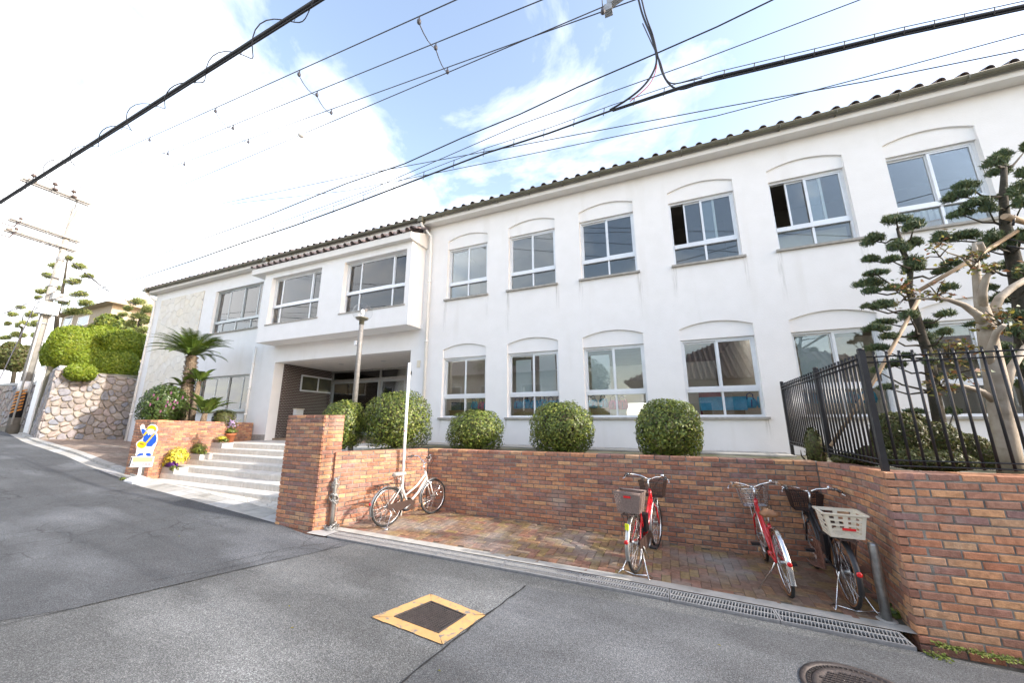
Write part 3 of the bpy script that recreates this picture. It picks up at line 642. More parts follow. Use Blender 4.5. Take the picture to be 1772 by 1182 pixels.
xs = sorted(set([XL, XR_]+[o[0] for o in opens]+[o[1] for o in opens])); zs = sorted(set([ZB, ZT]+[o[2] for o in opens]+[o[3] for o in opens]))
vid = {}
def gv(x, z):
    if (x, z) not in vid: vid[(x, z)] = len(mb.v); mb.v.append((x, D, z))
    return vid[(x, z)]
for i in range(len(xs)-1):
    for j in range(len(zs)-1):
        cx, cz_ = (xs[i]+xs[i+1])/2, (zs[j]+zs[j+1])/2
        if any(o[0] < cx < o[1] and o[2] < cz_ < o[3] for o in opens): continue
        mb.f.append((gv(xs[i], zs[j]), gv(xs[i+1], zs[j]), gv(xs[i+1], zs[j+1]), gv(xs[i], zs[j+1]))); mb.sm.append(False)
for (x0, x1, z0, z1) in opens:
    if (x0, x1) == ENT[:2]: continue
    dp = .24
    mb.quad((x0,D,z0),(x0,D+dp,z0),(x0,D+dp,z1),(x0,D,z1)); mb.quad((x1,D,z0),(x1,D,z1),(x1,D+dp,z1),(x1,D+dp,z0))
    mb.quad((x0,D,z0),(x1,D,z0),(x1,D+dp,z0),(x0,D+dp,z0)); mb.quad((x0,D,z1),(x0,D+dp,z1),(x1,D+dp,z1),(x1,D,z1))
def arch(x0, x1, zh, za):                      # tympanum: recessed panel and the wall above the segmental arch
    n = 14; top = za+.14; P = []
    for i in range(n+1):
        t = -1+2*i/n; P.append((x0+(x1-x0)*i/n, za+.13*(1-t*t)))
    for a, b in zip(P[:-1], P[1:]):
        mb.quad((a[0],D,a[1]),(b[0],D,b[1]),(b[0],D,top),(a[0],D,top)); mb.quad((a[0],D,a[1]),(a[0],D+.05,a[1]),(b[0],D+.05,b[1]),(b[0],D,b[1]))
    mb.box(x0-.01, x1+.01, D+.045, D+.25, zh, top+.01)
for x0, x1 in WIN1: arch(x0, x1, 4.95, 5.20); arch(x0-.04, x1, 1.63, 1.87)
mb.add([(XL,D,ZB),(XL,D+9,ZB),(XL,D+9,ZT),(XL,D,ZT)], [(0,1,2,3)]); mb.add([(XR_,D,ZB),(XR_,D+9,ZB),(XR_,D+9,ZT),(XR_,D,ZT)], [(3,2,1,0)])
# rear wall with a gap behind the entrance
mb.box(XL, -12.2, D+8.9, D+9, ZB, ZT); mb.box(-8.4, -5.6, D+8.9, D+9, ZB, ZT); mb.box(-5.6, -1.95, D+8.9, D+9, ZB, ZT); mb.box(-1.95, -.6, D+8.9, D+9, ZB, .05); mb.box(-1.95, -.6, D+8.9, D+9, .62, ZT); mb.box(-.6, XR_, D+8.9, D+9, ZB, ZT); mb.box(-12.2, -8.4, D+8.9, D+9, 1.6, ZT)
# entrance recess and the band behind the bay
mb.quad((ENT[0],D,ENT[3]),(ENT[1],D,ENT[3]),(ENT[1],D+.3,ENT[3]),(ENT[0],D+.3,ENT[3]))
mb.build('wall', M['white'], B)
mb = MB(); mb.box(-13.4, ENT[1]+.1, D+.3, 11.25, ENT[3]+.001, ENT[3]+.1); mb.box(-13.4, ENT[1]+.1, D+.002, D+.3, ENT[3]+.0008, ENT[3]+.1)
mb.build('porch_ceiling', M['soffit'], B)
MB().box(ENT[0]-.02, ENT[0]+.014, D-.004, D+.34, -.76, 1.952).build('porch_jamb', M['white'], B); MB().box(ENT[1]-.004, ENT[1]+.3, D+.003, D+.55, -.76, 1.952).build('porch_jamb', M['white'], B)
mb = MB(); mb.box(-13.5, ENT[0]+.01, D-.02, D+.56, -.78, -.57); mb.build('column_base', M['sill'], B)
# window units ---------------------------------------------------------------
def unit(x0, x1, z0, z1, Y, zt, ups, lows, slide=0, m=None, sillw=.06, fw=.045, name='window', label=None, sill=True):
    """outer frame (window) with transom; ups/lows: inner vertical positions of upper and lower lights"""
    m = m or M['alu']; f = MB(); a = fw
    f.box(x0, x0+a, Y, Y+.09, z0, z1); f.box(x1-a, x1, Y, Y+.09, z0, z1); f.box(x0+a, x1-a, Y, Y+.09, z1-a, z1); f.box(x0+a, x1-a, Y, Y+.09, z0, z0+a)
    if zt: f.box(x0+a, x1-a, Y-.012, Y+.085, zt-.045, zt+.045)
    win = f.build(name, m, B)
    if label: win['label'] = label
    if zt and lows is not None:
        b = [x0+a]+list(lows)+[x1-a]
        for i in range(len(b)-1):
            if i: MB().box(b[i]-.02, b[i]+.02, Y+.012, Y+.07, z0+a, zt-.045).build('mullion', m, win)
            MB().box(b[i], b[i+1], Y+.04, Y+.046, z0+a, zt-.045).build('pane', M['glass'], win)
    zl = (zt+.045) if zt else z0+a
    b = [x0+a]+list(ups)+[x1-a]
    for i in range(len(b)-1):
        xa, xb = b[i], b[i+1]; yy = Y+.012 if i % 2 else Y+.045
        if slide and i == 0: xa += slide; xb += slide
        s_ = MB(); q = .032
        s_.box(xa-.012 if i else xa, xa+q, yy, yy+.03, zl, z1-a); s_.box(xb-q, xb+(.012 if i < len(b)-2 else 0), yy, yy+.03, zl, z1-a); s_.box(xa+q, xb-q, yy, yy+.03, z1-a-q, z1-a); s_.box(xa+q, xb-q, yy, yy+.03, zl, zl+q)
        s_.build('sash', m, win); MB().box(xa+q, xb-q, yy+.012, yy+.017, zl+q, z1-a-q).build('pane', M['glass'], win)
    if sill: MB().box(x0-.06, x1+.05, Y-.16, Y+.10, z0-.045, z0-.001).build('sill', M['sill'], win)
    return win
YW = D+.10
for i, (x0, x1) in enumerate(WIN1):
    unit(x0, x1, 3.36, 4.95, YW, 3.84, [(x0+x1)/2], [(x0+x1)/2+.01], slide=.27 if i in (3, 4) else 0, label='upstairs window with its left sash slid open' if i in (3, 4) else None)
    unit(x0-.04, x1, .0, 1.63, YW, .55, [(x0+x1)/2-.02], [(x0+x1)/2-.01])
unit(*LW1[:2], *LW1[2:], YW, 3.87, [-16.30, -15.39, -14.48], [-16.6, -15.7, -14.75], m=M['alud'])
unit(*LW0[:2], *LW0[2:], YW, None, [-16.3, -15.5, -14.62], None, m=M['alud'])
for i, (x0, x1) in enumerate(WIN1[:6]):
    for (xa, xb, zt_) in ((x0-.07, x0+.02, 3.314), (x1-.02, x1+.06, 3.314), (x0-.10, x0-.02, -.046), (x1-.03, x1+.05, -.046)):
        ln_ = rnd.uniform(.35, .62) if zt_ < 0 else rnd.uniform(.7, 1.3); MB().quad((xa-.03, D-.0025, zt_-ln_), (xb+.03, D-.0025, zt_-ln_), (xb+.03, D-.0025, zt_), (xa-.03, D-.0025, zt_)).build('rain_streak', M['streak'], B)
# projecting bay
YB = 7.75
bw = MB(); bx0, bx1, bz0, bz1 = -12.95, -6.43, 2.555, 5.10
bo = [BWL, BWR]; xs = sorted([bx0, bx1]+[o[k] for o in bo for k in (0, 1)]); zs = sorted(set([bz0, bz1]+[o[k] for o in bo for k in (2, 3)]))
for i in range(len(xs)-1):
    for j in range(len(zs)-1):
        cx, cz_ = (xs[i]+xs[i+1])/2, (zs[j]+zs[j+1])/2
        if any(o[0] < cx < o[1] and o[2] < cz_ < o[3] for o in bo): continue
        bw.quad((xs[i],YB,zs[j]),(xs[i+1],YB,zs[j]),(xs[i+1],YB,zs[j+1]),(xs[i],YB,zs[j+1]))
for (x0, x1, z0, z1) in bo:
    dp = .5; bw.quad((x0,YB,z0),(x0,YB+dp,z0),(x0,YB+dp,z1),(x0,YB,z1)); bw.quad((x1,YB,z0),(x1,YB,z1),(x1,YB+dp,z1),(x1,YB+dp,z0)); bw.quad((x0,YB,z0),(x1,YB,z0),(x1,YB+dp,z0),(x0,YB+dp,z0)); bw.quad((x0,YB,z1),(x0,YB+dp,z1),(x1,YB+dp,z1),(x1,YB,z1))
bw.quad((bx0,YB,bz0),(bx0,D,bz0),(bx0,D,bz1),(bx0,YB,bz1)); bw.quad((bx1,YB,bz0),(bx1,YB,bz1),(bx1,D,bz1),(bx1,D,bz0)); bw.quad((bx0,YB,bz0),(bx1,YB,bz0),(bx1,D,bz0),(bx0,D,bz0))
bw.build('bay', M['white'], B)
unit(*BWL, YB+.14, 3.83, [-12.13, -10.65], [-12.13, -10.65], m=M['alu'], fw=.05)
unit(*BWR, YB+.14, 3.83, [-8.48, -7.18], [-8.48, -7.18], m=M['alu'], fw=.05)
# little tiled roof over the bay
cn = MB(); cx0, cx1, cy = -13.5, -6.35, 7.58
cn.prism([(cx0,cy,5.09),(cx0,D-.001,5.09),(cx0,D-.001,5.62),(cx0,cy+.1,5.30),(cx0,cy,5.29)], (cx1-cx0,0,0)); cn.build('bay_fascia', M['soffit'], B)
def barrel(r, L, n=8, th=.012):
    b = MB(); vs = []
    for x in (0, L):
        for rr_ in (r, r-th):
            for k in range(n+1): t = math.pi*k/n; vs.append((rr_*math.cos(t), x, rr_*math.sin(t)))
    m_ = n+1; fs = []
    for k in range(n): fs += [(k, k+1, 2*m_+k+1, 2*m_+k), (m_+k, 3*m_+k, 3*m_+k+1, m_+k+1), (k, m_+k, m_+k+1, k+1)]
    b.add(vs, fs, True); return b
sl = math.atan2(.36, .80)
bt1 = barrel(.075, .92).mesh('roof_tile', M['tile']); n = 24
bt2 = barrel(.082, .90).mesh('valley_tile', M['tile'])
for i in range(n):
    xc = cx0+.1+(cx1-cx0-.2)*i/(n-1)
    o = place(bt1, 'roof_tile', B); o.matrix_basis = Matrix.Translation((xc, cy-.07, 5.315)) @ Matrix.Rotation(sl, 4, 'X')
    if i < n-1:
        o = place(bt2, 'valley_tile', B); o.matrix_basis = Matrix.Translation((xc+.148, cy-.05, 5.36)) @ Matrix.Rotation(sl, 4, 'X') @ Matrix.Rotation(math.pi, 4, 'Y')
for i in range(5):
    o = place(bt1, 'ridge_tile', B); o.matrix_basis = Matrix.Translation((cx1+.02, cy-.03+.16*i, 5.36+.068*i)) @ Matrix.Rotation(sl, 4, 'X') @ Matrix.Scale(.22, 4, (0,1,0))
# main eave
so = MB(); so.box(XL-.35, XR_, 8.16, D-.001, 5.80, 5.86); so.box(XL-.35, XL-.001, D-.001, D+9.3, 5.80, 5.86); so.build('eave_soffit', M['soffit'], B)
fa = MB(); fa.box(XL-.37, XR_, 8.12, 8.158, 5.785, 5.98); fa.box(XL-.39, XL-.352, 8.158, D+9.3, 5.785, 5.98); fa.build('fascia', M['soffit'], B)
gu = MB(); r = .062; P = []
for k in range(9): t = math.pi+math.pi*k/8; P.append((r*math.cos(t), r*math.sin(t)))
zc, yc = 5.955, 8.045
for a, b in zip(P[:-1], P[1:]): gu.quad((XL-.45, yc+a[0], zc+a[1]), (XR_, yc+a[0], zc+a[1]), (XR_, yc+b[0], zc+b[1]), (XL-.45, yc+b[0], zc+b[1]))
gu.tube([(XL-.45, yc-r, zc), (XR_, yc-r, zc)], .008, 6); gu.quad((XL-.45, yc-r, zc), (XL-.45, yc+r, zc), (XL-.45, yc+r*.7, zc-r*.8), (XL-.45, yc-r*.7, zc-r*.8))
gu.build('gutter', M['gutter'], B)
gb = MB(); 
for i in range(38): x = XL+.5+i*.93; gb.box(x-.008, x+.008, yc-r-.006, 8.125, zc-r-.010, zc-r-.002); gb.box(x-.008, x+.008, yc-r-.008, yc-r, zc-r, zc+.01)
gb.build('gutter_brackets', M['gutter'], B)
rf = MB(); s_ = math.tan(R_(22)); rf.add([(XL-.4, 8.08, 5.99), (XR_, 8.08, 5.99), (XR_, 13.2, 5.99+5.1*s_), (XL-.4, 13.2, 5.99+5.1*s_), (XR_, 18, 5.99), (XL-.4, 18, 5.99)], [(0,1,2,3), (3,2,4,5)]); rf.add([(XL-.39, 8.1, 5.97), (XL-.39, 13.2, 5.97+5.1*s_), (XL-.39, 18, 5.97)], [(0,1,2)])
rf.build('roof', M['tile'], B)
bt3 = barrel(.076, 2.2, 10).mesh('roof_tile', M['tile'])
n = int((XR_-XL+.4)/.305)
for i in range(n):
    o = place(bt3, 'roof_tile', B); o.matrix_basis = Matrix.Translation((XL-.3+.305*i+rnd.uniform(-.008, .008), 8.045+rnd.uniform(-.012, .012), 5.995+rnd.uniform(-.005, .006))) @ Matrix.Rotation(R_(22)+rnd.uniform(-.004, .004), 4, 'X')
# downpipes
def pipe(pts, head=None, r=.042):
    p = MB().tube(pts, r, 10).build('downpipe', M['pipe'], B)
    c = MB()
    for a, b in zip(pts[:-1], pts[1:]):
        a = Vector(a); b = Vector(b)
        if abs(a.z-b.z) > 2:
            for t in (.2, .5, .8): q = a.lerp(b, t); c.lathe(q-Vector((0,0,.03)), [(r+.010, 0), (r+.010, .06)], 10)
    if c.v: c.build('pipe_collar', M['pipe'], p)
    if head: MB().box(head[0]-.08, head[0]+.08, yc-.085, yc+.075, zc-.13, zc+.03).build('rainwater_head', M['gutter'], p)
pipe([(-6.38, yc, 5.83), (-6.38, yc+.02, 5.75), (-6.2, D-.09, 5.45), (-6.2, D-.07, 5.2), (-6.2, D-.07, -.9)], (-6.38,))
pipe([(-13.55, yc, 5.83), (-13.5, yc+.1, 5.72), (-13.4, D-.2, 5.62)], (-13.55,))
pipe([(-13.9, D-.07, 2.6), (-13.9, D-.07, -.5)])
pipe([(XL-.15, yc, 5.85), (XL-.15, yc+.05, 5.75), (XL+.12, D-.09, 5.45), (XL+.12, D-.07, 5.2), (XL+.12, D-.07, -1.1)], (XL-.15,))
# facing-stone panel on the left wing
pn = MB(); pn.box(-21.42, -18.02, D-.018, D-.001, -.72, 5.42); pnl = pn.build('stone_panel', M['concl'], B)
for poly in cells(3.4, 6.14, .42, 11):
    p, c = shrink(poly, .010)
    stone_piece(p, c, lambda u, v, w_: Vector((-21.42+u, D-.019-w_-.004, -.72+v)), .006, .94, M['slabf'], pnl, 'facing_stone')
# porch: dark tiled side wall, glazed screen
pw = MB(); lx0, ly0, lx1, ly1 = ENT[0]-.001, D+.55, -13.15, 11.2
pw.prism([(lx0, ly0, -.77), (lx1, ly1, -.77), (lx1, ly1, 1.95), (lx0, ly0, 1.95)], (-.1, -.02, 0)); pw.prism([(ENT[0], D+.1, -.77), (lx0, ly0, -.77), (lx0, ly0, 1.949), (ENT[0], D+.1, 1.949)], (-.1, 0, 0))
pw.box(-7.75, ENT[1]+.3, 11.16, 11.3, -.77, 1.95); pw.box(ENT[1], ENT[1]+.1, D+.55, 11.2, -.77, 1.95)
ptw = pw.build('porch_wall', M['greyjoint'], B)
tl = MB(); tl.box(-.048, .048, -.012, .006, -.0215, .0215); TL = tl.mesh('glazed_tile', M['darktile']); tm_ = []
dirv = Vector((lx1-lx0, ly1-ly0, 0)); ln = dirv.length; dirv.normalize(); nv = Vector((dirv.y, -dirv.x, 0)); ang = math.atan2(dirv.y, dirv.x)
HW = (.62, 2.35, 1.02, 1.62)                  # high window in the tiled wall (along, height)
for r in range(46):
    z = -.77+.03+.059*r
    k = 0
    while True:
        s_ = .056+.118*k+(.059 if r % 2 else 0); k += 1
        if s_ > ln+.4: break
        sx = s_-.45
        if HW[0] < sx < HW[1] and HW[2] < z < HW[3]: continue
        p = Vector((lx0, ly0, 0))+dirv*sx if sx > 0 else Vector((ENT[0], ly0+sx, 0))
        if sx <= 0 and p.y < D+.14: continue
        tm_.append(Matrix.Translation((p.x, p.y, z)) @ Matrix.Rotation((ang if sx > 0 else R_(90)), 4, 'Z'))
    for k in range(9): tm_.append(Matrix.Translation((-7.69+.118*k+(.059 if r % 2 else 0), 11.16, z)))
joined('glazed_tiles', ptw, TL, tm_, M['darktile'])
def along(s_, off=.0): return Vector((lx0, ly0, 0))+dirv*s_+nv*off
f = MB()
for (s0, s1, z0, z1) in ((HW[0], HW[1], HW[3]-.04, HW[3]+.02), (HW[0], HW[1], HW[2]-.02, HW[2]+.04), (HW[0]-.02, HW[0]+.04, HW[2], HW[3]), (HW[1]-.04, HW[1]+.02, HW[2], HW[3]), ((HW[0]+HW[1])/2-.025, (HW[0]+HW[1])/2+.025, HW[2], HW[3])):
    a, b = along(s0), along(s1); f.prism([(a.x, a.y, z0), (b.x, b.y, z0), (b.x, b.y, z1), (a.x, a.y, z1)], nv*.035)
hw = f.build('high_window', M['alu'], B)
a, b = along(HW[0]), along(HW[1]); MB().prism([(a.x,a.y,HW[2]),(b.x,b.y,HW[2]),(b.x,b.y,HW[3]),(a.x,a.y,HW[3])], nv*.012).build('pane', mat('dim_glass', (.10,.10,.06), (.07,.07,.05), 3, .08), hw)
f = MB(); ys = 11.2; gx0, gx1 = -13.1, -7.75
posts = [gx0, -11.75, -10.45, -9.15, gx1]
for x in posts: f.box(x-.035, x+.035, ys-.05, ys+.05, -.77, 1.95)
f.box(gx0, gx1, ys-.045, ys+.045, 1.88, 1.949); f.box(gx0, gx1, ys-.048, ys+.048, 1.50, 1.58); f.box(gx0, gx1, ys-.04, ys+.04, -.77, -.68)
ds = f.build('entrance_screen', M['steel'], B)
for a, b in zip(posts[:-1], posts[1:]):
    MB().box(a+.035, b-.035, ys-.004, ys+.004, 1.58, 1.88).build('transom_pane', M['glass'], ds)
    d_ = MB(); d_.box(a+.04, a+.11, ys-.03, ys+.03, -.67, 1.495); d_.box(b-.11, b-.04, ys-.03, ys+.03, -.67, 1.495); d_.box(a+.11, b-.11, ys-.03, ys+.03, 1.41, 1.495); d_.box(a+.11, b-.11, ys-.03, ys+.03, -.67, -.55)
    d_.build('door', M['alud'], ds); MB().box(a+.11, b-.11, ys-.004, ys+.004, -.55, 1.41).build('door_pane', M['glass'], ds)
    MB().tube([(b-.16, ys-.07, .15), (b-.16, ys-.07, .75)], .014, 8).build('door_handle', M['chrome'], ds)
for x in (-11.0, -9.0): MB().lathe((x, 9.7, 1.951), [(.09, -.006), (.09, .02)], 16).build('downlight', M['alud'], B)
mbx = thing('letter_box', 'small white letter box on the dark tiled porch wall', 'letter box', (-13.0, 9.7, .2))
p0 = along(.42, .01); b_ = MB(); b_.prism([(p0.x, p0.y, .10), (p0.x+dirv.x*.34, p0.y+dirv.y*.34, .10), (p0.x+dirv.x*.34, p0.y+dirv.y*.34, .30), (p0.x, p0.y, .30)], nv*.14); b_.build('box', M['wpaint'], mbx)
b_ = MB(); b_.prism([(p0.x-dirv.x*.02, p0.y-dirv.y*.02, .30), (p0.x+dirv.x*.36, p0.y+dirv.y*.36, .30), (p0.x+dirv.x*.36, p0.y+dirv.y*.36, .34), (p0.x-dirv.x*.02, p0.y-dirv.y*.02, .34)], nv*.16); b_.build('lid', M['creamp'], mbx)
MB().box(-6.52, -6.42, D-.03, D, 1.42, 1.62).build('junction_box', M['creamp'], B)
MB().box(-6.76, -6.70, D+.0, D+.06, 1.22, 1.32).build('doorbell', M['alud'], B)
# rooms behind the glass
rm = MB(); yb = D+5.2
rm.box(-22, 12.9, D+.26, D+8.8, 2.35, 2.75); rm.quad((-22, D+.26, 5.72), (12.9, D+.26, 5.72), (12.9, D+8.8, 5.72), (-22, D+8.8, 5.72))
rm.box(-22, -13.3, yb, yb+.1, -.7, 2.35); rm.box(-22, 12.9, D+3.0, D+3.1, 2.75, 5.72)
for x in (-13.4, -6.4): rm.box(x-.05, x+.05, D+.35, D+8.8, -.77, 2.35)
for x in (-13.4, -6.2, 2.1): rm.box(x-.05, x+.05, D+.26, yb, 2.75, 5.72)
rm.box(2.1, 2.2, D+.26, D+8.8, -.7, 2.35); rm.box(2.2, 12.9, yb, yb+.1, -.7, 2.35)
rm.build('room_walls', M['room'], B)
rm = MB(); rm.box(-22, 12.9, D+.26, D+8.8, -.82, -.70); rm.build('room_floor', M['roomfl'], B)
sp = MB(); sp.quad((-13.0, D+.27, 2.34), (-6.5, D+.27, 2.34), (-6.5, D+.27, 1.98), (-13.0, D+.27, 1.98)); sp.build('beam', M['room'], B)
for i, (x, y) in enumerate([(-4.5, 10.5), (-2, 10.5), (1.3, 10.3), (4.5, 10.5)]):
    t = thing('ceiling_lamp', ['white strip lamp on the classroom ceiling behind the ground-floor window nearest the entrance', 'white strip lamp on the classroom ceiling behind the window with two paper sheets', 'white strip lamp on the classroom ceiling behind the window right of the third one', 'white strip lamp on the classroom ceiling behind the fence'][i], 'ceiling lamp', (x, y, 2.3))
    MB().box(x-.6, x+.6, y-.1, y+.1, 2.28, 2.349).build('housing', M['wpaint'], t); MB().tube([(x-.55, y, 2.26), (x+.55, y, 2.26)], .018, 8).build('tube', M['lit'], t)
# rubble retaining wall and its gate pillar
SWB = [Vector((-52.6, 12.74, g(-52.6))), Vector((-23.35, 6.26, -.86)), Vector((-23.0, 9.6, -1.2))]
rw = thing('stone_retaining_wall', 'rubble retaining wall of rounded field stones below the bright green hedge', 'wall', (-23.3, 6.3, -.85))
HT = 2.95
for a, b, sz, sd, w_, ph in ((SWB[1], SWB[2], .29, 3, 3.35, 0), (SWB[0], SWB[1], .36, 4, 30.0, 0)):
    d_ = (b-a); d_.z = 0; n_ = Vector((d_.y, -d_.x, 0)).normalized(); back = -n_
    ca_ = a+(d_.normalized()*.10 if sd == 3 else Vector()); cb_ = b-(d_.normalized()*.10 if sd == 4 else Vector())
    core = MB(); core.prism([(ca_.x, ca_.y, a.z-.4), (cb_.x, cb_.y, b.z-.4), (cb_.x+back.x*.12, cb_.y+back.y*.12, b.z+HT), (ca_.x+back.x*.12, ca_.y+back.y*.12, a.z+HT)], back*(.5 if sd == 3 else .16)); core.build('mortar', M['stmort'], rw)
    def fw_(u, v, w3, a=a, b=b, d_=d_, n_=n_, w_=w_):
        t = u/w_; return Vector((a.x+d_.x*t, a.y+d_.y*t, a.z+(b.z-a.z)*t+v))+n_*(w3*1.0-.12*v/HT+.01)
    cl = sorted(cells(w_, HT, sz, sd), key=lambda p: p[0][0]); lim = 170
    for poly in cl[:lim] if sd == 3 else cl[-130:]:
        p, c = shrink(poly, .022, 1); stone_piece(p, c, fw_, .035+rnd.random()*.02, .72, M['stone'], rw, 'stone')
    if sd == 4 or len(cl) > lim:
        mb = MB()
        for poly in (cl[:-130] if sd == 4 else cl[lim:]):
            p, c = shrink(poly, .022, 0); n = len(p); mb.add([fw_(u, v, -.03) for u, v in p]+[fw_(c[0]+(u-c[0])*.85, c[1]+(v-c[1])*.85, .05) for u, v in p], [(i, (i+1) % n, n+(i+1) % n, n+i) for i in range(n)]+[tuple(range(n, 2*n))])
        mb.build('stones', M['stone'], rw, kind='stuff')
mb = MB(); mb.prism([(-52.6, 12.84, g(-52.6)+HT), (-23.4, 6.36, -.86+HT), (-23.45, 6.7, -.86+HT), (-52.6, 13.2, g(-52.6)+HT)], (0,0,.10)); mb.build('coping', M['concl'], rw)
mb = MB(); mb.add([(-52.6, 13.2, 2.6), (-23.5, 6.8, 2.0), (-23.2, 9.6, 1.7), (-23.2, 30, 2.2), (-90, 50, 3.5), (-90, 24, 2.8)], [tuple(range(6))]); struct(mb, 'upper_garden', M['soil'])
gp = thing('gate_pillar', 'white rendered gate pillar with a dark edge beside the rubble wall', 'pillar', (-27.6, 7.2, -.7))
MB().box(-27.9, -27.35, 7.0, 7.4, -.9, 2.6).build('shaft', M['wpaint'], gp); MB().box(-27.35, -27.2, 7.05, 7.5, -.9, 2.65).build('side_post', M['gutter'], gp); MB().box(-27.95, -27.33, 6.96, 7.44, 2.6, 2.68).build('cap', M['concl'], gp)
# ================================================================== THINGS INSIDE THE WINDOWS
def shelf(x0, x1, z, lab, m='wood', y0=8.85):
    t = thing('shelf', lab, 'shelf', ((x0+x1)/2, y0+.2, -.7)); MB().box(x0, x1, y0, y0+.4, z-.03, z).build('top', M[m], t); MB().box(x0+.02, x1-.02, y0+.03, y0+.38, -.7, z-.03).build('cabinet', M[m], t)
shelf(-3.72, -2.35, .22, 'low wooden shelf of bags behind the second ground-floor window from the entrance'); shelf(-1.7, -1.25, .22, 'short wooden shelf behind the left half of the third ground-floor window'); shelf(-1.22, -.85, .18, 'pale grey cabinet under the pink bags behind the third ground-floor window', 'blind')
shelf(.75, 1.55, .28, 'wicker-brown shelf under the long blue cloth behind the fourth ground-floor window'); shelf(2.4, 3.9, .25, 'grey cabinet with blue bags behind the window inside the fence', 'room')
t = thing('cloth_cover', 'long bright blue cloth laid over the shelf behind the fourth ground-floor window', 'cloth', (1.15, 9.05, .3)); b_ = MB(); b_.box(.72, 1.57, 8.81, 9.28, .14, .42); b_.build('cloth', M['bag'], t)
def bag(x, z, m, lab, grp, y=8.88):
    t = thing('bag', lab, 'bag', (x, y, z), grp); h = rnd.uniform(.19, .23); w = rnd.uniform(.10, .125)
    b_ = MB(); vs = []
    for (zz_, ww, dd) in ((0, w*.85, .08), (h*.35, w*1.1, .10), (h*.8, w*.95, .07), (h, w*.75, .03)):
        for k in range(10): a = 2*math.pi*k/10; j = rnd.uniform(.92, 1.08); vs.append((x+ww*math.cos(a)*j, y+dd*math.sin(a)*j, z+zz_+(.02*math.sin(3*a) if zz_ == h else 0)))
    b_.add(vs, [(i*10+k, i*10+(k+1) % 10, (i+1)*10+(k+1) % 10, (i+1)*10+k) for i in range(3) for k in range(10)]+[tuple(range(30, 40)), tuple(range(10))[::-1]], True); b_.build('body', M[m], t)
    s_ = MB(); s_.tube([(x-w*.5, y-.04, z+h*.8), (x-w*.45, y-.05, z+h+.07), (x, y-.05, z+h+.10), (x+w*.45, y-.05, z+h+.07), (x+w*.5, y-.04, z+h*.8)], .010, 5); s_.tube([(x, y-.105, z+.02), (x+.01, y-.10, z+h*.8)], .012, 5)
    s_.build('strap', M['bagd'], t)
ORD6 = ['first','second','third','fourth','fifth','sixth']
for i, x in enumerate((-3.58, -3.35, -3.12, -2.88, -2.66, -2.44)): bag(x, .22, 'bag', ORD6[i]+' bright blue bag from the left on the low wooden shelf', 'blue bags on the low wooden shelf')
bag(-1.60, .22, 'bag', 'bright blue bag at the left end, before the two pink bags', 'blue bags beside the pink bags'); bag(-1.36, .22, 'bag', 'bright blue bag right next to the pink bags', 'blue bags beside the pink bags')
bag(-1.13, .18, 'pink', 'left one of two magenta pink bags on the grey cabinet', 'pink bags on the grey cabinet'); bag(-.92, .18, 'pink', 'right one of two magenta pink bags on the grey cabinet', 'pink bags on the grey cabinet')
bag(-4.66, .2, 'pink', 'magenta pink bag between two blue ones behind the window nearest the entrance', None)
bag(-4.88, .2, 'bag', 'bright blue bag left of the single pink bag', 'blue bags behind the window nearest the entrance'); bag(-4.46, .2, 'bag', 'bright blue bag right of the single pink bag', 'blue bags behind the window nearest the entrance')
bag(1.64, .18, 'bag', 'bright blue bag touching the right end of the long blue cloth', 'blue bags by the blue cloth'); bag(1.86, .18, 'bag', 'bright blue bag second from the long blue cloth, by the window frame', 'blue bags by the blue cloth')
for i, x in enumerate((2.55, 2.8, 3.05, 3.3, 3.55)): bag(x, .25, 'bag', ORD6[i]+' bright blue bag from the left behind the black railing', 'blue bags behind the railing')
shelf(-5.7, -4.35, .2, 'low shelf with a navy box behind the window nearest the entrance')
t = thing('storage_box', 'navy storage box behind the ground-floor window nearest the entrance', 'box', (-5.45, 9.0, .2)); MB().box(-5.62, -5.28, 8.86, 9.16, .2, .42).build('box', mat('navy_plastic', (.03,.05,.10), None, 5, .5), t)
t = thing('tub', 'white plastic tub beside the navy storage box', 'tub', (-5.1, 9.0, .2)); b_ = MB(); b_.lathe((-5.08, 9.0, .2), [(.10, 0), (.14, .2), (.15, .2), (.15, .22)], 14); b_.build('tub', M['wpaint'], t)
t = thing('partition', 'dark red panel behind the fourth ground-floor window', 'panel', (1.0, 9.6, .5)); MB().box(.75, 1.2, 9.5, 9.55, -.7, .62).build('panel', mat('dark_red', (.25,.02,.04), None, 3, .6), t)
def sheet_paper(x0, x1, z0, z1, lab, y=D+.17):
    b_ = MB(); n = 8; P = [(x0+(x1-x0)*rnd.uniform(-.01, .01), z0+(z1-z0)*i/n, y+.004*math.sin(i*1.7)) for i in range(n+1)]
    for (a, za, ya), (b, zb_, yb_) in zip(P[:-1], P[1:]): b_.quad((a, ya, za), (b+(x1-x0), ya, za), (b+(x1-x0), yb_, zb_), (a, yb_, zb_))
    tag(b_.build('paper_sheet', M['paper']), lab, 'paper sheet')
sheet_paper(-3.50, -3.08, .60, 1.46, 'tall white notice sheet on the left pane of the window with two sheets')
sheet_paper(-2.86, -2.44, .62, 1.54, 'tall white notice sheet on the right pane of the window with two sheets')
sheet_paper(-1.55, -1.12, .62, 1.45, 'white notice sheet alone on the left pane of the third ground-floor window')
sheet_paper(2.50, 3.0, .45, 1.56, 'big pale sheet covering the left pane of the window inside the fence')
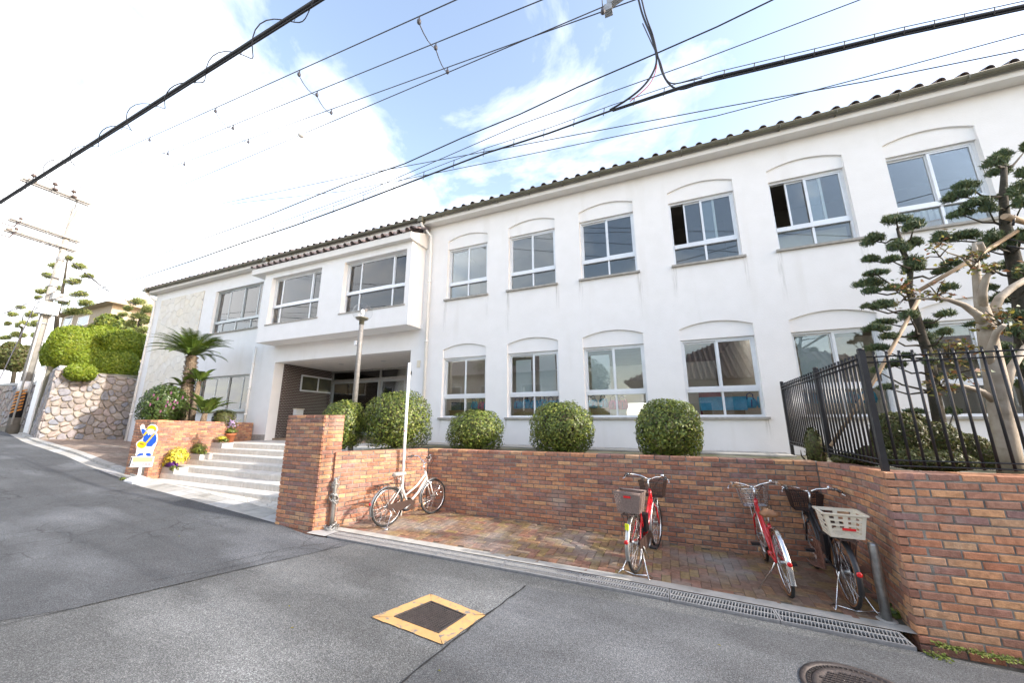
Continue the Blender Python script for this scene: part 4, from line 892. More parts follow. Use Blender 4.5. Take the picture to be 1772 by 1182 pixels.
def curtain(x0, x1, z0, z1, y, lab, m='curtain', amp=.03, tie=0, grp=None):
    b_ = MB(); nx, nz_ = 26, 10; vs = []
    for j in range(nz_+1):
        v = j/nz_; z = z0+(z1-z0)*v; k = 1-tie*math.exp(-((v-.42)/.22)**2); cx = x0 if tie else (x0+x1)/2
        for i in range(nx+1): u = i/nx; x = x0+(x1-x0)*u; x = cx+(x-cx)*k; vs.append((x, y+amp*math.sin(u*31+v*1.3), z))
    b_.add(vs, [(j*(nx+1)+i, j*(nx+1)+i+1, (j+1)*(nx+1)+i+1, (j+1)*(nx+1)+i) for j in range(nz_) for i in range(nx)], True); tag(b_.build('curtain', M[m]), lab, 'curtain', grp)
curtain(-17.1, -16.35, 3.5, 5.2, D+.5, 'white curtain tied back at the far left of the upstairs left-wing window', tie=.35)
curtain(-16.2, -15.45, 3.5, 5.2, D+.5, 'white curtain in the second light of the upstairs left-wing window', tie=.2)
curtain(-15.3, -14.55, 3.5, 5.2, D+.5, 'white curtain in the third light of the upstairs left-wing window', tie=.3)
curtain(-12.05, -11.5, 3.2, 4.8, D+.3, 'white tied curtain at the left of the left bay window', tie=.3)
curtain(-10.15, -10.8, 3.2, 4.8, D+.3, 'white tied curtain at the right of the left bay window', tie=.3)
for i, (x0, x1, z0, z1, y, lab) in enumerate([(-17.15,-14.1,3.42,3.74,D+.35,'cream cupboard backs along the foot of the upstairs left-wing window'), (-12.5,-10.1,3.2,3.72,D+.2,'cream cupboard backs along the foot of the left bay window')]):
    t = thing('cupboard', lab, 'cupboard', ((x0+x1)/2, y, z0)); MB().box(x0, x1, y, y+.3, z0-.5, z1).build('carcass', M['blind'], t)
for i, x in enumerate((-17.3, -16.25, -15.46, -14.6)):
    x1 = (-16.32, -15.52, -14.65, -14.08)[i]
    b_ = MB(); b_.box(x+.04, x1-.02, D+.24, D+.25, .45, 1.56); tag(b_.build('roller_blind', M['blind']), ['leftmost', 'second', 'third', 'rightmost'][i]+' lowered cream blind in the ground-floor window behind the cycad', 'blind', 'blinds behind the cycad')
t = thing('bookshelf', 'white bookshelf top showing through the upstairs window behind the trimmed conifers', 'bookshelf', (5, 9.2, 2.75)); MB().box(4.3, 5.7, 9.0, 9.3, 2.75, 3.75).build('carcass', M['creamp'], t)
for i in range(14): MB().box(4.36+.09*i, 4.36+.09*i+.06, 9.02, 9.2, 3.75, 3.95+.06*rnd.random()).build('book', M['paper'], t)
t = thing('cupboard', 'pale wooden cupboard back behind the lower lights of the fifth upstairs window', 'cupboard', (3.05, 8.8, 3.4)); MB().box(2.5, 3.68, 8.72, 9.0, 2.75, 3.78).build('carcass', mat('pale_ply', (.62,.56,.47), (.54,.48,.40), 3, .6), t)
t = thing('chair_back', 'brown rounded chair back behind the upstairs window by the trimmed conifer', 'chair', (5.0, 8.75, 3.4)); b_ = MB(); b_.prism([(4.75+.25*(1-math.cos(math.pi*k/10)), 8.72, 3.42+.22*math.sin(math.pi*k/10)) for k in range(11)], (0, .03, 0)); b_.build('back', M['wood'], t); MB().box(4.8, 5.2, 8.73, 8.76, 2.75, 3.42).build('legs', M['wood'], t)

# ================================================================== LEAVES
def leafset(name, P, Nn, size, aspect, m, parent, seed=0, kind=None, fold=.25, align=None, jit=.9):
    rs = np.random.RandomState(seed); n = len(P); P = np.asarray(P, float); Nn = np.asarray(Nn, float)
    Nn = Nn+rs.normal(0, jit, (n, 3))*.55; Nn /= np.linalg.norm(Nn, axis=1)[:, None]+1e-9
    T = rs.normal(size=(n, 3)) if align is None else np.asarray(align, float)+rs.normal(size=(n, 3))*.25
    T -= Nn*(T*Nn).sum(1)[:, None]; T /= np.linalg.norm(T, axis=1)[:, None]+1e-9; Bn = np.cross(Nn, T)
    L = (size*rs.uniform(.65, 1.3, n))[:, None]; Wd = L*aspect
    V = np.empty((n, 4, 3)); V[:, 0] = P-T*L*.5; V[:, 1] = P+Bn*Wd*.5+Nn*Wd*fold; V[:, 2] = P+T*L*.5; V[:, 3] = P-Bn*Wd*.5+Nn*Wd*fold
    me = bpy.data.meshes.new(name); me.vertices.add(n*4); me.vertices.foreach_set('co', V.reshape(-1))
    me.loops.add(n*4); me.loops.foreach_set('vertex_index', np.arange(n*4, dtype=np.int32)); me.polygons.add(n)
    me.polygons.foreach_set('loop_start', np.arange(0, n*4, 4, dtype=np.int32)); me.polygons.foreach_set('loop_total', np.full(n, 4, np.int32))
    me.update(calc_edges=True); me.materials.append(m)
    return place(me, name, parent, kind=kind)
def dome(c, r, n, seed, squash=1.0, low=-.35, rough=.10, depth=.25, power=2.0, boxy=1.0):
    """leaf positions in the outer shell of a clipped dome"""
    rs = np.random.RandomState(seed); v = rs.normal(size=(int(n*2.5), 3)); v /= np.linalg.norm(v, axis=1)[:, None]
    v = v[v[:, 2] > low][:n]
    if boxy != 1.0: v = v/((np.abs(v)**boxy).sum(1)**(1/boxy))[:, None]
    k = rs.uniform(0, 6, (3, 6)); f = sum(np.sin(v @ rs.normal(size=3)*4+k[0, i])*.3 for i in range(6))
    rad = 1-depth*rs.uniform(0, 1, len(v))**power+rough*.25*f+rs.normal(0, .015, len(v))+(rs.uniform(0, 1, len(v)) < .05)*rs.uniform(0, .10, len(v))
    return np.array(c)+v*rad[:, None]*np.array(r), v/np.array(r)
def bush(name, label, px, y0, y1, hw, Y, seed, m='leaf', n=7500, size=.055, zb=None, cat='bush', group=None, squash=1.0, boxy=2.5, aspect=.5, depth=.34, rough=.24, power=1.6):
    c = at(px, (y0+y1)/2, Y); top = at(px, y0, Y).z; zb = terr(c.x, Y) if zb is None else zb; rx = hw*osz(c)*.97
    h = top-zb; cz_ = zb+h*.44; rz = top-cz_
    t = thing(name, label, cat, (c.x, Y, zb), group)
    P, N_ = dome((c.x, Y, cz_), (rx, rx*squash, rz), n, seed, low=-.82, boxy=boxy, depth=depth, rough=rough, power=power)
    k = P[:, 2] > zb+.02; leafset('foliage', P[k], N_[k], size, aspect, M[m], t, seed)
    rr = random.Random(seed); s_ = MB()
    for i in range(26):
        a = rr.uniform(0, 6.28); e = rr.uniform(.25, 1.35); q = Vector((math.cos(a)*math.cos(e)*rx*.8, math.sin(a)*math.cos(e)*rx*.8*squash, math.sin(e)*rz*1.2+h*.25)); b0 = Vector((c.x+rr.uniform(-.08, .08), Y+rr.uniform(-.08, .08), zb-.03))
        s_.tube([b0, b0+q*.5+Vector((rr.uniform(-.05, .05), rr.uniform(-.05, .05), .03)), b0+q], [.018, .011, .004], 5)
    s_.build('branches', M['twig'], t, kind='stuff')
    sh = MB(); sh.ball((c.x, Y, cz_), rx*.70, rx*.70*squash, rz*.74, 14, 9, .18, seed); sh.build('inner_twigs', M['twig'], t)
    return t
GB = None
bush('round_bush', 'clipped round bush half hidden by the tall brick pier', 594, 694, 778, 39, 6.2, 1, n=7000)
bush('round_bush', 'largest clipped round bush, between the lamp post and the white pole', 690, 678, 776, 59, 6.75, 2, n=10000)
bush('round_bush', 'smallest clipped round bush, below the window nearest the white downpipe', 824, 708, 778, 48, 7.0, 3, n=7500)
bush('round_bush', 'clipped round bush in front of the window with two paper sheets', 972, 696, 782, 56, 7.0, 4, n=8500)
bush('round_bush', 'clipped round bush below the window that mirrors a tiled roof', 1155, 692, 788, 61, 6.85, 5, n=9000)
bush('small_shrub', 'small yellow-green shrub at the foot of the railing beside the wall', 1410, 744, 797, 19, 6.55, 6, 'azalea', 2200, .04, rough=.5, depth=.6)
bush('camellia_bush', 'dark camellia bush with pink flowers above the planter wall', 285, 668, 730, 46, 6.4, 8, 'leafd', 6500, .075, zb=-.25, depth=.4)
cb_ = bpy.context.scene.objects['camellia_bush']
rs = np.random.RandomState(4); f = MB()
for (px, py) in [(289,703),(292,696),(297,700),(304,695),(309,697),(318,688),(275,690),(262,700),(298,680),(280,712),(302,706),(268,684)]:
    c = at(px, py, 5.62)
    for k in range(6): a = k*1.047; f.add([c, c+Vector((math.cos(a-.5)*.035, -.02, math.sin(a-.5)*.035)), c+Vector((math.cos(a)*.055, -.03, math.sin(a)*.055)), c+Vector((math.cos(a+.5)*.035, -.02, math.sin(a+.5)*.035))], [(0,1,2,3)])
f.build('flowers', M['petalp'], cb_)
bush('low_bush', 'small clipped olive bush right of the cycad behind the planter wall', 388, 710, 731, 21, 7.3, 9, 'azalea', 4500, .045, zb=-.27)

# ---------------------------------------------------------------- cycad palm
def fronds(parent, c, n, L, seed, up=.5, droop=1.0, az=None, w=.16):
    rr = random.Random(seed); V = []; F = []; st_ = MB()
    for i in range(n):
        a = 2.4*i+rr.uniform(-.2, .2) if az is None else rr.uniform(*az); el = rr.uniform(.15, 1.15)*up+.18; l = L*rr.uniform(.82, 1.08)
        d = Vector((math.cos(a), math.sin(a), 0)); p = Vector(c)+d*.08; e = el; P = [p.copy()]; ns = 16
        for k in range(ns):
            p = p+(d*math.cos(e)+Vector((0,0,1))*math.sin(e))*l/ns; e -= droop*1.15/ns*(.5+k/ns); P.append(p.copy())
        st_.tube(P, [.012*(1-.8*k/ns) for k in range(ns+1)], 4)
        side = Vector((-d.y, d.x, 0))
        for k in range(2, ns):
            for h in (0, .5):
                q = P[k].lerp(P[k+1], h) if k < ns else P[k]; tn = (P[k+1]-P[k]).normalized(); upv = side.cross(tn); t_k = (k+h)/ns
                ll = w*math.sin(math.pi*min(1, .12+.95*t_k))**.6+.03
                for sg in (-1, 1):
                    dv_ = (side*sg*.85+tn*.6-upv*.35*(1 if upv.z > 0 else -1)*-.6).normalized(); o = len(V); wv = tn*.011
                    V += [q-wv*1.5, q+wv*1.5, q+dv_*ll+wv*.35, q+dv_*ll-wv*.35]; F.append((o, o+1, o+2, o+3))
    b_ = MB(); b_.add(V, F); b_.build('fronds', M['frond'], parent); st_.build('frond_stalks', M['frond'], parent)
cy_ = thing('cycad_palm', 'cycad palm with a leaning shaggy trunk and a wide crown of fronds', 'palm', tuple(at(322, 730, 6.9).to_2d())+(-.25,))
tp = [at(322, 732, 6.9), at(322, 710, 6.9), at(325, 690, 6.9), at(325, 665, 6.9), at(329, 640, 6.9), at(332, 616, 6.9)]
b_ = MB(); P = []; rr_ = []
for a, b in zip(tp[:-1], tp[1:]):
    for k in range(9): P.append(a.lerp(b, k/9)); rr_.append(.155+.02*(len(P) % 3)-.004*len(P)/5)
P.append(tp[-1]); rr_.append(.12); b_.tube(P, rr_, 14); b_.build('trunk', M['palm'], cy_)
rs = np.random.RandomState(2); P_, N_ = [], []
for i in range(1300):
    k = rs.randint(len(P)-1); a = rs.uniform(0, 6.28); n_ = np.array([math.cos(a), math.sin(a), .3]); P_.append(np.array(P[k])+n_*(rr_[k]+.012)); N_.append(n_)
leafset('leaf_scars', P_, N_, .07, .55, M['palm'], cy_, 3, align=np.tile([0, 0, 1.], (1300, 1)))
fronds(cy_, tp[-1]+Vector((0,0,.02)), 84, 1.16, 5, up=.98, droop=.98, w=.14)
for i, (px, py, L, n, lab) in enumerate([(355, 715, .75, 22, 'young cycad leaning right from the foot of the tall cycad'), (318, 668, .5, 9, 'small cycad offshoot left of the tall cycad trunk'), (345, 660, .55, 12, 'small cycad offshoot right of the tall cycad trunk')]):
    p = at(px, py, 6.75+.1*i); t = thing('cycad_offshoot', lab, 'palm', (p.x, p.y, -.25)); MB().tube([(p.x-.06, p.y, -.28), (p.x, p.y, p.z)], [.09, .07], 8).build('trunk', M['palm'], t)
    fronds(t, p, n, L, 20+i, up=1.1, droop=.9, w=.11)

# ---------------------------------------------------------------- planters and pots by the steps
def planter(px, k, hw, lab):
    Y = 5.2+.3267*k+.165; w_ = hw; h = .15; c = Vector((A0.x+(A2.x-A0.x)*(Y+.17-A0.y)/(A2.y-A0.y)+hw+.09, Y, -1.54+.13*k))
    t = thing('stone_planter', lab, 'planter', tuple(c)); b_ = MB(); x0, x1 = c.x-w_, c.x+w_; dY = .16
    b_.prism([(x0+.02, Y-dY+.02, c.z), (x1-.02, Y-dY+.02, c.z), (x1-.02, Y+dY-.02, c.z), (x0+.02, Y+dY-.02, c.z)], (0,0,.02))
    for (a0, a1, b0, b1) in ((x0, x1, Y-dY, Y-dY+.035), (x0, x1, Y+dY-.035, Y+dY), (x0, x0+.035, Y-dY+.035, Y+dY-.035), (x1-.035, x1, Y-dY+.035, Y+dY-.035)): b_.box(a0, a1, b0, b1, c.z+.001, c.z+h)
    b_.build('trough', M['granite'], t); MB().box(x0+.035, x1-.035, Y-dY+.035, Y+dY-.035, c.z+.02, c.z+h-.03).build('soil', M['soil'], t)
    return t, c, w_, h
def sprig(parent, c, rx, ry, rz, n, size, asp, m, seed, name='leaves'):
    P, N_ = dome(c, (rx, ry, rz), n, seed, low=-.3, depth=.7, power=1.0); leafset(name, P, N_, size, asp, M[m], parent, seed)
t, c, w_, h = planter(288, 1, .30, 'speckled stone planter on the lowest wide step with a big yellow plant and purple pansies')
sprig(t, (c.x+.0, c.y, c.z+h+.20), .30, .25, .30, 900, .075, .55, 'petaly', 31, 'yellow_leaves'); sprig(t, (c.x-.28, c.y-.04, c.z+h+.05), .16, .15, .16, 250, .07, .55, 'petaly', 32, 'yellow_leaves'); sprig(t, (c.x+.10, c.y-.13, c.z+h+.06), .22, .1, .11, 350, .05, .8, 'petalv', 33, 'purple_flowers'); sprig(t, (c.x+.22, c.y-.13, c.z+h-.03), .15, .1, .12, 180, .045, .6, 'leaf', 34)
t, c, w_, h = planter(331, 3, .29, 'speckled stone planter in the middle of the steps with grassy leaves')
P, N_ = dome((c.x-.12, c.y, c.z+h+.05), (.28, .2, .26), 500, 35, low=0, depth=.9, power=1.0); leafset('grass_leaves', P, N_, .16, .10, M['leaf'], t, 35, align=P-np.array([c.x-.12, c.y, c.z+h-.1])); sprig(t, (c.x+.18, c.y-.03, c.z+h+.03), .2, .12, .08, 200, .04, .6, 'leaf', 36)
t, c, w_, h = planter(368, 5, .29, 'speckled stone planter near the top of the steps with yellow pansies')
sprig(t, (c.x, c.y, c.z+h+.05), .26, .13, .12, 350, .045, .6, 'leaf', 37); sprig(t, (c.x+.02, c.y-.05, c.z+h+.12), .2, .12, .08, 160, .05, .9, 'petaly', 38, 'yellow_flowers'); sprig(t, (c.x-.1, c.y-.05, c.z+h+.14), .2, .1, .07, 40, .04, .9, 'lilac', 39, 'lilac_flowers')
c = at(398, 765, 7.4); c.z = -.76; t = thing('flower_pot', 'terracotta pot with a tall lilac-flowered plant on the top step', 'pot', tuple(c)); b_ = MB(); b_.lathe(c, [(.09, 0), (.125, .22), (.14, .22), (.14, .27), (.115, .27), (.11, .2)], 18); b_.build('pot', M['terra'], t); MB().lathe(c+Vector((0,0,.2)), [(.11, 0), (.0, .01)], 14).build('soil', M['soil'], t)
sprig(t, (c.x-.03, c.y, c.z+.33), .22, .2, .12, 500, .045, .5, 'leaf', 41); P, N_ = dome((c.x-.05, c.y, c.z+.55), (.24, .2, .28), 160, 42, low=-.5, depth=.8, power=1.0); leafset('lilac_flowers', P, N_, .04, .9, M['lilac'], t, 42)
b_ = MB(); rr = random.Random(3)
for i in range(22): b_.tube([(c.x, c.y, c.z+.25), (c.x-.05+rr.uniform(-.12, .12), c.y+rr.uniform(-.1, .1), c.z+.5), (c.x-.05+rr.uniform(-.22, .22), c.y+rr.uniform(-.18, .18), c.z+rr.uniform(.55, .82))], .004, 4)
b_.build('stems', M['leaf'], t)

# ================================================================== RAILING
fn = thing('iron_railing', 'black iron railing of pointed bars standing on the brick wall at the right', 'railing', (1.9, 4.68, -.5))
C0 = Vector((1.885, 4.69, 0)); C1 = Vector((2.06, 8.2, 0)); C2 = Vector((5.5, 4.80, 0))
def ftop(p): return .665-.03*max(0, min(1, (p.y-4.69)/3.5))
def post(p, nm='post'): MB().box(p.x-.024, p.x+.024, p.y-.024, p.y+.024, (-.53 if p.y < 6.5 else -.72), ftop(p)).lathe((p.x, p.y, ftop(p)), [(.03, 0), (.03, .012), (.012, .02)], 10).build(nm, M['black'], fn)
for p in (C0, C0.lerp(C1, .42), C1, C0.lerp(C2, .62)): post(p)
bar_me = None
def barrun(a, b, n):
    global bar_me
    if bar_me is None:
        q = MB(); q.tube([(0,0,-.47), (0,0,.575)], .0115, 8); q.tube([(0,0,.575), (.0,.0,.615)], [.0115,.006], 6); q.box(-.010, .010, -.004, .004, .60, .642); bar_me = q.mesh('fence_bar', M['black'])
    for i in range(1, n):
        p = a.lerp(b, i/n)
        o = place(bar_me, 'fence_bar', fn); o.matrix_basis = Matrix.Translation((p.x, p.y, ftop(p)-.665))
barrun(C0, C0.lerp(C1, .42), 14); barrun(C0.lerp(C1, .42), C1, 18); barrun(C0, C0.lerp(C2, .62), 23); barrun(C0.lerp(C2, .62), C2, 14)
for a, b in ((C0, C1), (C0, C2)):
    d_ = (b-a).normalized(); n_ = Vector((d_.y, -d_.x, 0))
    for z in (.59, .535, -.405, -.455):
        for sg in (-1, 1): q = MB(); q.tube([a+n_*sg*.016+Vector((0,0,z+ftop(a)-.665)), b+n_*sg*.016+Vector((0,0,z+ftop(b)-.665))], .006, 6); q.build('rail', M['black'], fn)

# ================================================================== CLIPPED CONIFERS AND THE PALE TREE
def padtree(name, label, trunk, tr, pads, Y, seed, base, m='cedar', size=.075, dens=1.0, cat='tree', asp=.15, bend=.35, bark='bark'):
    rr = random.Random(seed); t = thing(name, label, cat, tuple(base)); tp = [at(x, y, Y) for x, y in trunk]; tp[-1] = Vector(base)
    tp = tp; MB().tube(tp[::-1], [tr*(1-.75*i/(len(tp)-1)) for i in range(len(tp))], 10).build('trunk', M[bark], t)
    br = MB(); P = []; N_ = []
    for i, (x, y, rx, ry) in enumerate(pads):
        yy = Y+rr.uniform(-.35, .35); c = at(x, y, yy); sc = osz(c); ax, az_ = rx*sc, ry*sc; ay = max(ax*.75, az_)
        ax *= 1.22; az_ *= 1.38; n = int(dens*2600*(ax*ay+az_*ax*2+.004)/.20)+80
        
        for b_i, (ox, oz, ks) in enumerate(((0, .12, .70), (-.52, rr.uniform(-.35, .1), rr.uniform(.42, .6)), (.50, rr.uniform(-.35, .1), rr.uniform(.42, .6)), (rr.uniform(-.3, .3), rr.uniform(.2, .45), .42))):
            p, q = dome(c+Vector((ox*ax, rr.uniform(-.35, .35)*ay, oz*az_)), (ax*ks, ay*ks*1.1, az_*(ks+.18)), max(30, int(n*ks*ks*.8)), seed*50+i*5+b_i, low=-.7, rough=.5, depth=.6, power=1.2); P.append(p); N_.append(q/np.linalg.norm(q, axis=1)[:, None])
        j = min(range(len(tp)), key=lambda k: (tp[k]-c).length+abs(tp[k].z-c.z+.1)*1.2); b0 = tp[j]
        if j+1 < len(tp) and tp[j].z > c.z: b0 = tp[j].lerp(tp[j+1], .5)
        mid = b0.lerp(c, .55)+Vector((0, rr.uniform(-.05, .05), -.06)); br.tube([b0, b0.lerp(mid, .5)+Vector((rr.uniform(-.03,.03), rr.uniform(-.03,.03), rr.uniform(-.02,.03))), mid, c-Vector((0,0,az_*.35))], [.017, .014, .011, .006], 6)
        for k in range(4): a = rr.uniform(0, 6.28); br.tube([c-Vector((0,0,az_*.45)), c+Vector((math.cos(a)*ax*.75, math.sin(a)*ay*.75, -az_*.1))], [.008, .003], 4)
    P = np.vstack(P); N_ = np.vstack(N_)
    br.build('branches', M[bark], t, kind='stuff'); leafset('foliage', P, N_, size, asp, M[m], t, seed, align=N_*np.array([1,1,.2])+np.array([0,0,.7]), jit=1.0); return t
S1 = [(1550,380,25,13),(1580,390,21,14),(1513,413,20,14),(1555,426,21,16),(1584,420,15,12),(1507,449,16,9),(1542,449,16,8),(1579,460,22,22),(1515,472,22,7),(1503,490,26,10),(1507,503,17,8),(1544,497,12,6),(1525,528,21,11),(1498,530,8,4),(1573,545,18,11),(1635,543,20,8),(1530,557,21,6),(1515,568,23,8),(1540,582,17,7),(1604,563,18,13),(1635,574,14,8),(1596,582,22,13),(1521,602,20,8),(1569,615,16,6),(1613,598,18,9),(1546,630,22,9),(1662,628,18,7),(1517,640,10,5),(1535,670,18,6),(1650,712,17,8),(1584,712,18,5),(1635,468,22,8),(1644,455,18,9),(1642,497,18,9),(1610,625,14,8),(1640,650,16,6)]
p = at(1623, 735, 6.35)
padtree('cloud_pruned_conifer', 'slender cloud-pruned conifer with many small flat pads propped by a pale pole', [(1553,395),(1562,430),(1576,465),(1573,500),(1584,540),(1595,580),(1608,620),(1616,680),(1623,735)], .066, S1, 6.35, 1, (p.x, 6.35, terr(p.x, 6.35)), dens=1.25)
S2 = [(1735,266,19,10),(1720,281,26,15),(1731,297,24,15),(1673,320,27,11),(1658,338,29,13),(1689,351,26,12),(1664,369,27,9),(1710,360,18,13),(1762,328,22,22),(1766,352,18,20),(1629,411,20,14),(1667,409,32,12),(1716,413,24,20),(1739,340,15,14),(1775,255,10,14),(1706,430,34,12),(1739,460,34,10),(1743,517,34,17),(1758,574,24,18),(1758,545,25,12),(1712,497,15,8),(1756,632,18,8),(1690,560,22,6),(1775,600,20,12),(1765,410,22,22),(1770,470,18,20),(1772,300,16,16),(1750,620,22,14),(1735,600,20,10),(1722,545,18,10),(1690,445,22,10),(1768,665,16,12)]
p = at(1790, 740, 6.6)
padtree('cloud_pruned_conifer', 'thick cloud-pruned conifer with broad pads at the right edge of the photo', [(1738,290),(1736,340),(1740,390),(1752,440),(1768,520),(1778,620),(1790,740)], .11, S2, 6.6, 2, (p.x, 6.6, terr(p.x, 6.6)), dens=1.3, size=.078)
pr_ = thing('support_pole', 'thin peeled pole propped diagonally against the slender conifer', 'pole', tuple(at(1440, 768, 6.0)))
MB().tube([at(1438, 772, 6.0), at(1515, 655, 6.05), at(1593, 512, 6.1)], .021, 10).build('pole', M['bamboo'], pr_)
pr_ = thing('support_pole', 'peeled log tied up high between the two clipped conifers', 'pole', tuple(at(1660, 463, 6.2)))
MB().tube([at(1590, 503, 6.2), at(1655, 465, 6.2), at(1760, 400, 6.3)], .025, 10).build('pole', M['bamboo'], pr_)
pr_ = thing('support_pole', 'sawn log end lashed with black rope to the thick conifer', 'pole', tuple(at(1755, 380, 6.1)))
MB().tube([at(1738, 374, 6.0), at(1790, 388, 6.3)], .036, 12).build('pole', M['bamboo'], pr_); b_ = MB(); b_.tube([at(1756, 372, 6.05), at(1753, 390, 6.05)], .012, 6); b_.tube([at(1740, 412, 6.3), at(1772, 420, 6.3)], .014, 6); b_.tube([at(1742, 425, 6.3), at(1772, 430, 6.3)], .012, 6); b_.build('rope', M['black'], pr_)
YT = 5.25; b0 = at(1748, 822, YT)
ct = thing('pollarded_tree', 'pale smooth-barked pollarded tree with few leaves behind the railing', 'tree', (b0.x, YT, terr(b0.x, YT)))
tk = MB(); E_ = lambda pts, r, dy=0: tk.tube([at(x, y, YT+dy*i/(len(pts)-1)) for i, (x, y) in enumerate(pts)], [q*.60 for q in r], 12)
E_([(1752,830),(1742,770),(1733,720),(1728,680),(1720,640),(1712,600),(1706,560),(1696,520),(1690,480),(1688,445),(1687,420)], [.15,.14,.135,.14,.13,.12,.11,.075,.055,.042,.036])
E_([(1714,575),(1692,545),(1668,528),(1640,518),(1605,517),(1575,516)], [.07,.06,.045,.035,.022,.012], -.2); E_([(1700,540),(1700,505),(1706,480),(1716,468)], [.07,.055,.045,.03], -.15); E_([(1708,560),(1730,515),(1752,497),(1785,478)], [.08,.06,.055,.045], .2)
E_([(1730,700),(1748,640),(1775,600)], [.09,.06,.045], .15); E_([(1728,700),(1700,678),(1665,668),(1630,664)], [.06,.045,.03,.015], -.2); E_([(1716,640),(1712,610),(1724,575),(1738,562)], [.06,.05,.045,.03], -.25); E_([(1688,450),(1700,430),(1695,420)], [.04,.045,.04], -.1); E_([(1690,470),(1665,445),(1640,437),(1622,425)], [.03,.016,.010,.006], -.15)
tk.build('trunk', M['pale'], ct)
tw = MB(); rr = random.Random(8); LP = []
for (x, y, r, n) in [(1575,505,26,36),(1620,505,24,26),(1625,440,22,14),(1625,420,18,10),(1735,560,28,36),(1665,600,24,30),(1625,665,26,34),(1690,450,22,20),(1720,468,18,18),(1660,640,26,26),(1640,615,22,22),(1770,470,16,8)]:
    c = at(x, y, YT-.15)
    for k in range(n//3): d_ = Vector((rr.gauss(0,1), rr.gauss(0,1), rr.gauss(.3,1))).normalized()*r*.0052; tw.tube([c+Vector((0,0,-.03)), c+d_*.6, c+d_*1.2], [.007,.005,.002], 5); LP += [c+d_*rr.uniform(.5, 1.2)+Vector((rr.gauss(0,.03), rr.gauss(0,.03), rr.gauss(0,.03))) for _ in range(7)]
tw.build('twigs', M['twig'], ct, kind='stuff'); LP = np.array([tuple(p) for p in LP]); leafset('leaves', LP, np.tile([0, -.5, .6], (len(LP), 1)), .052, .6, M['autumn'], ct, 9)
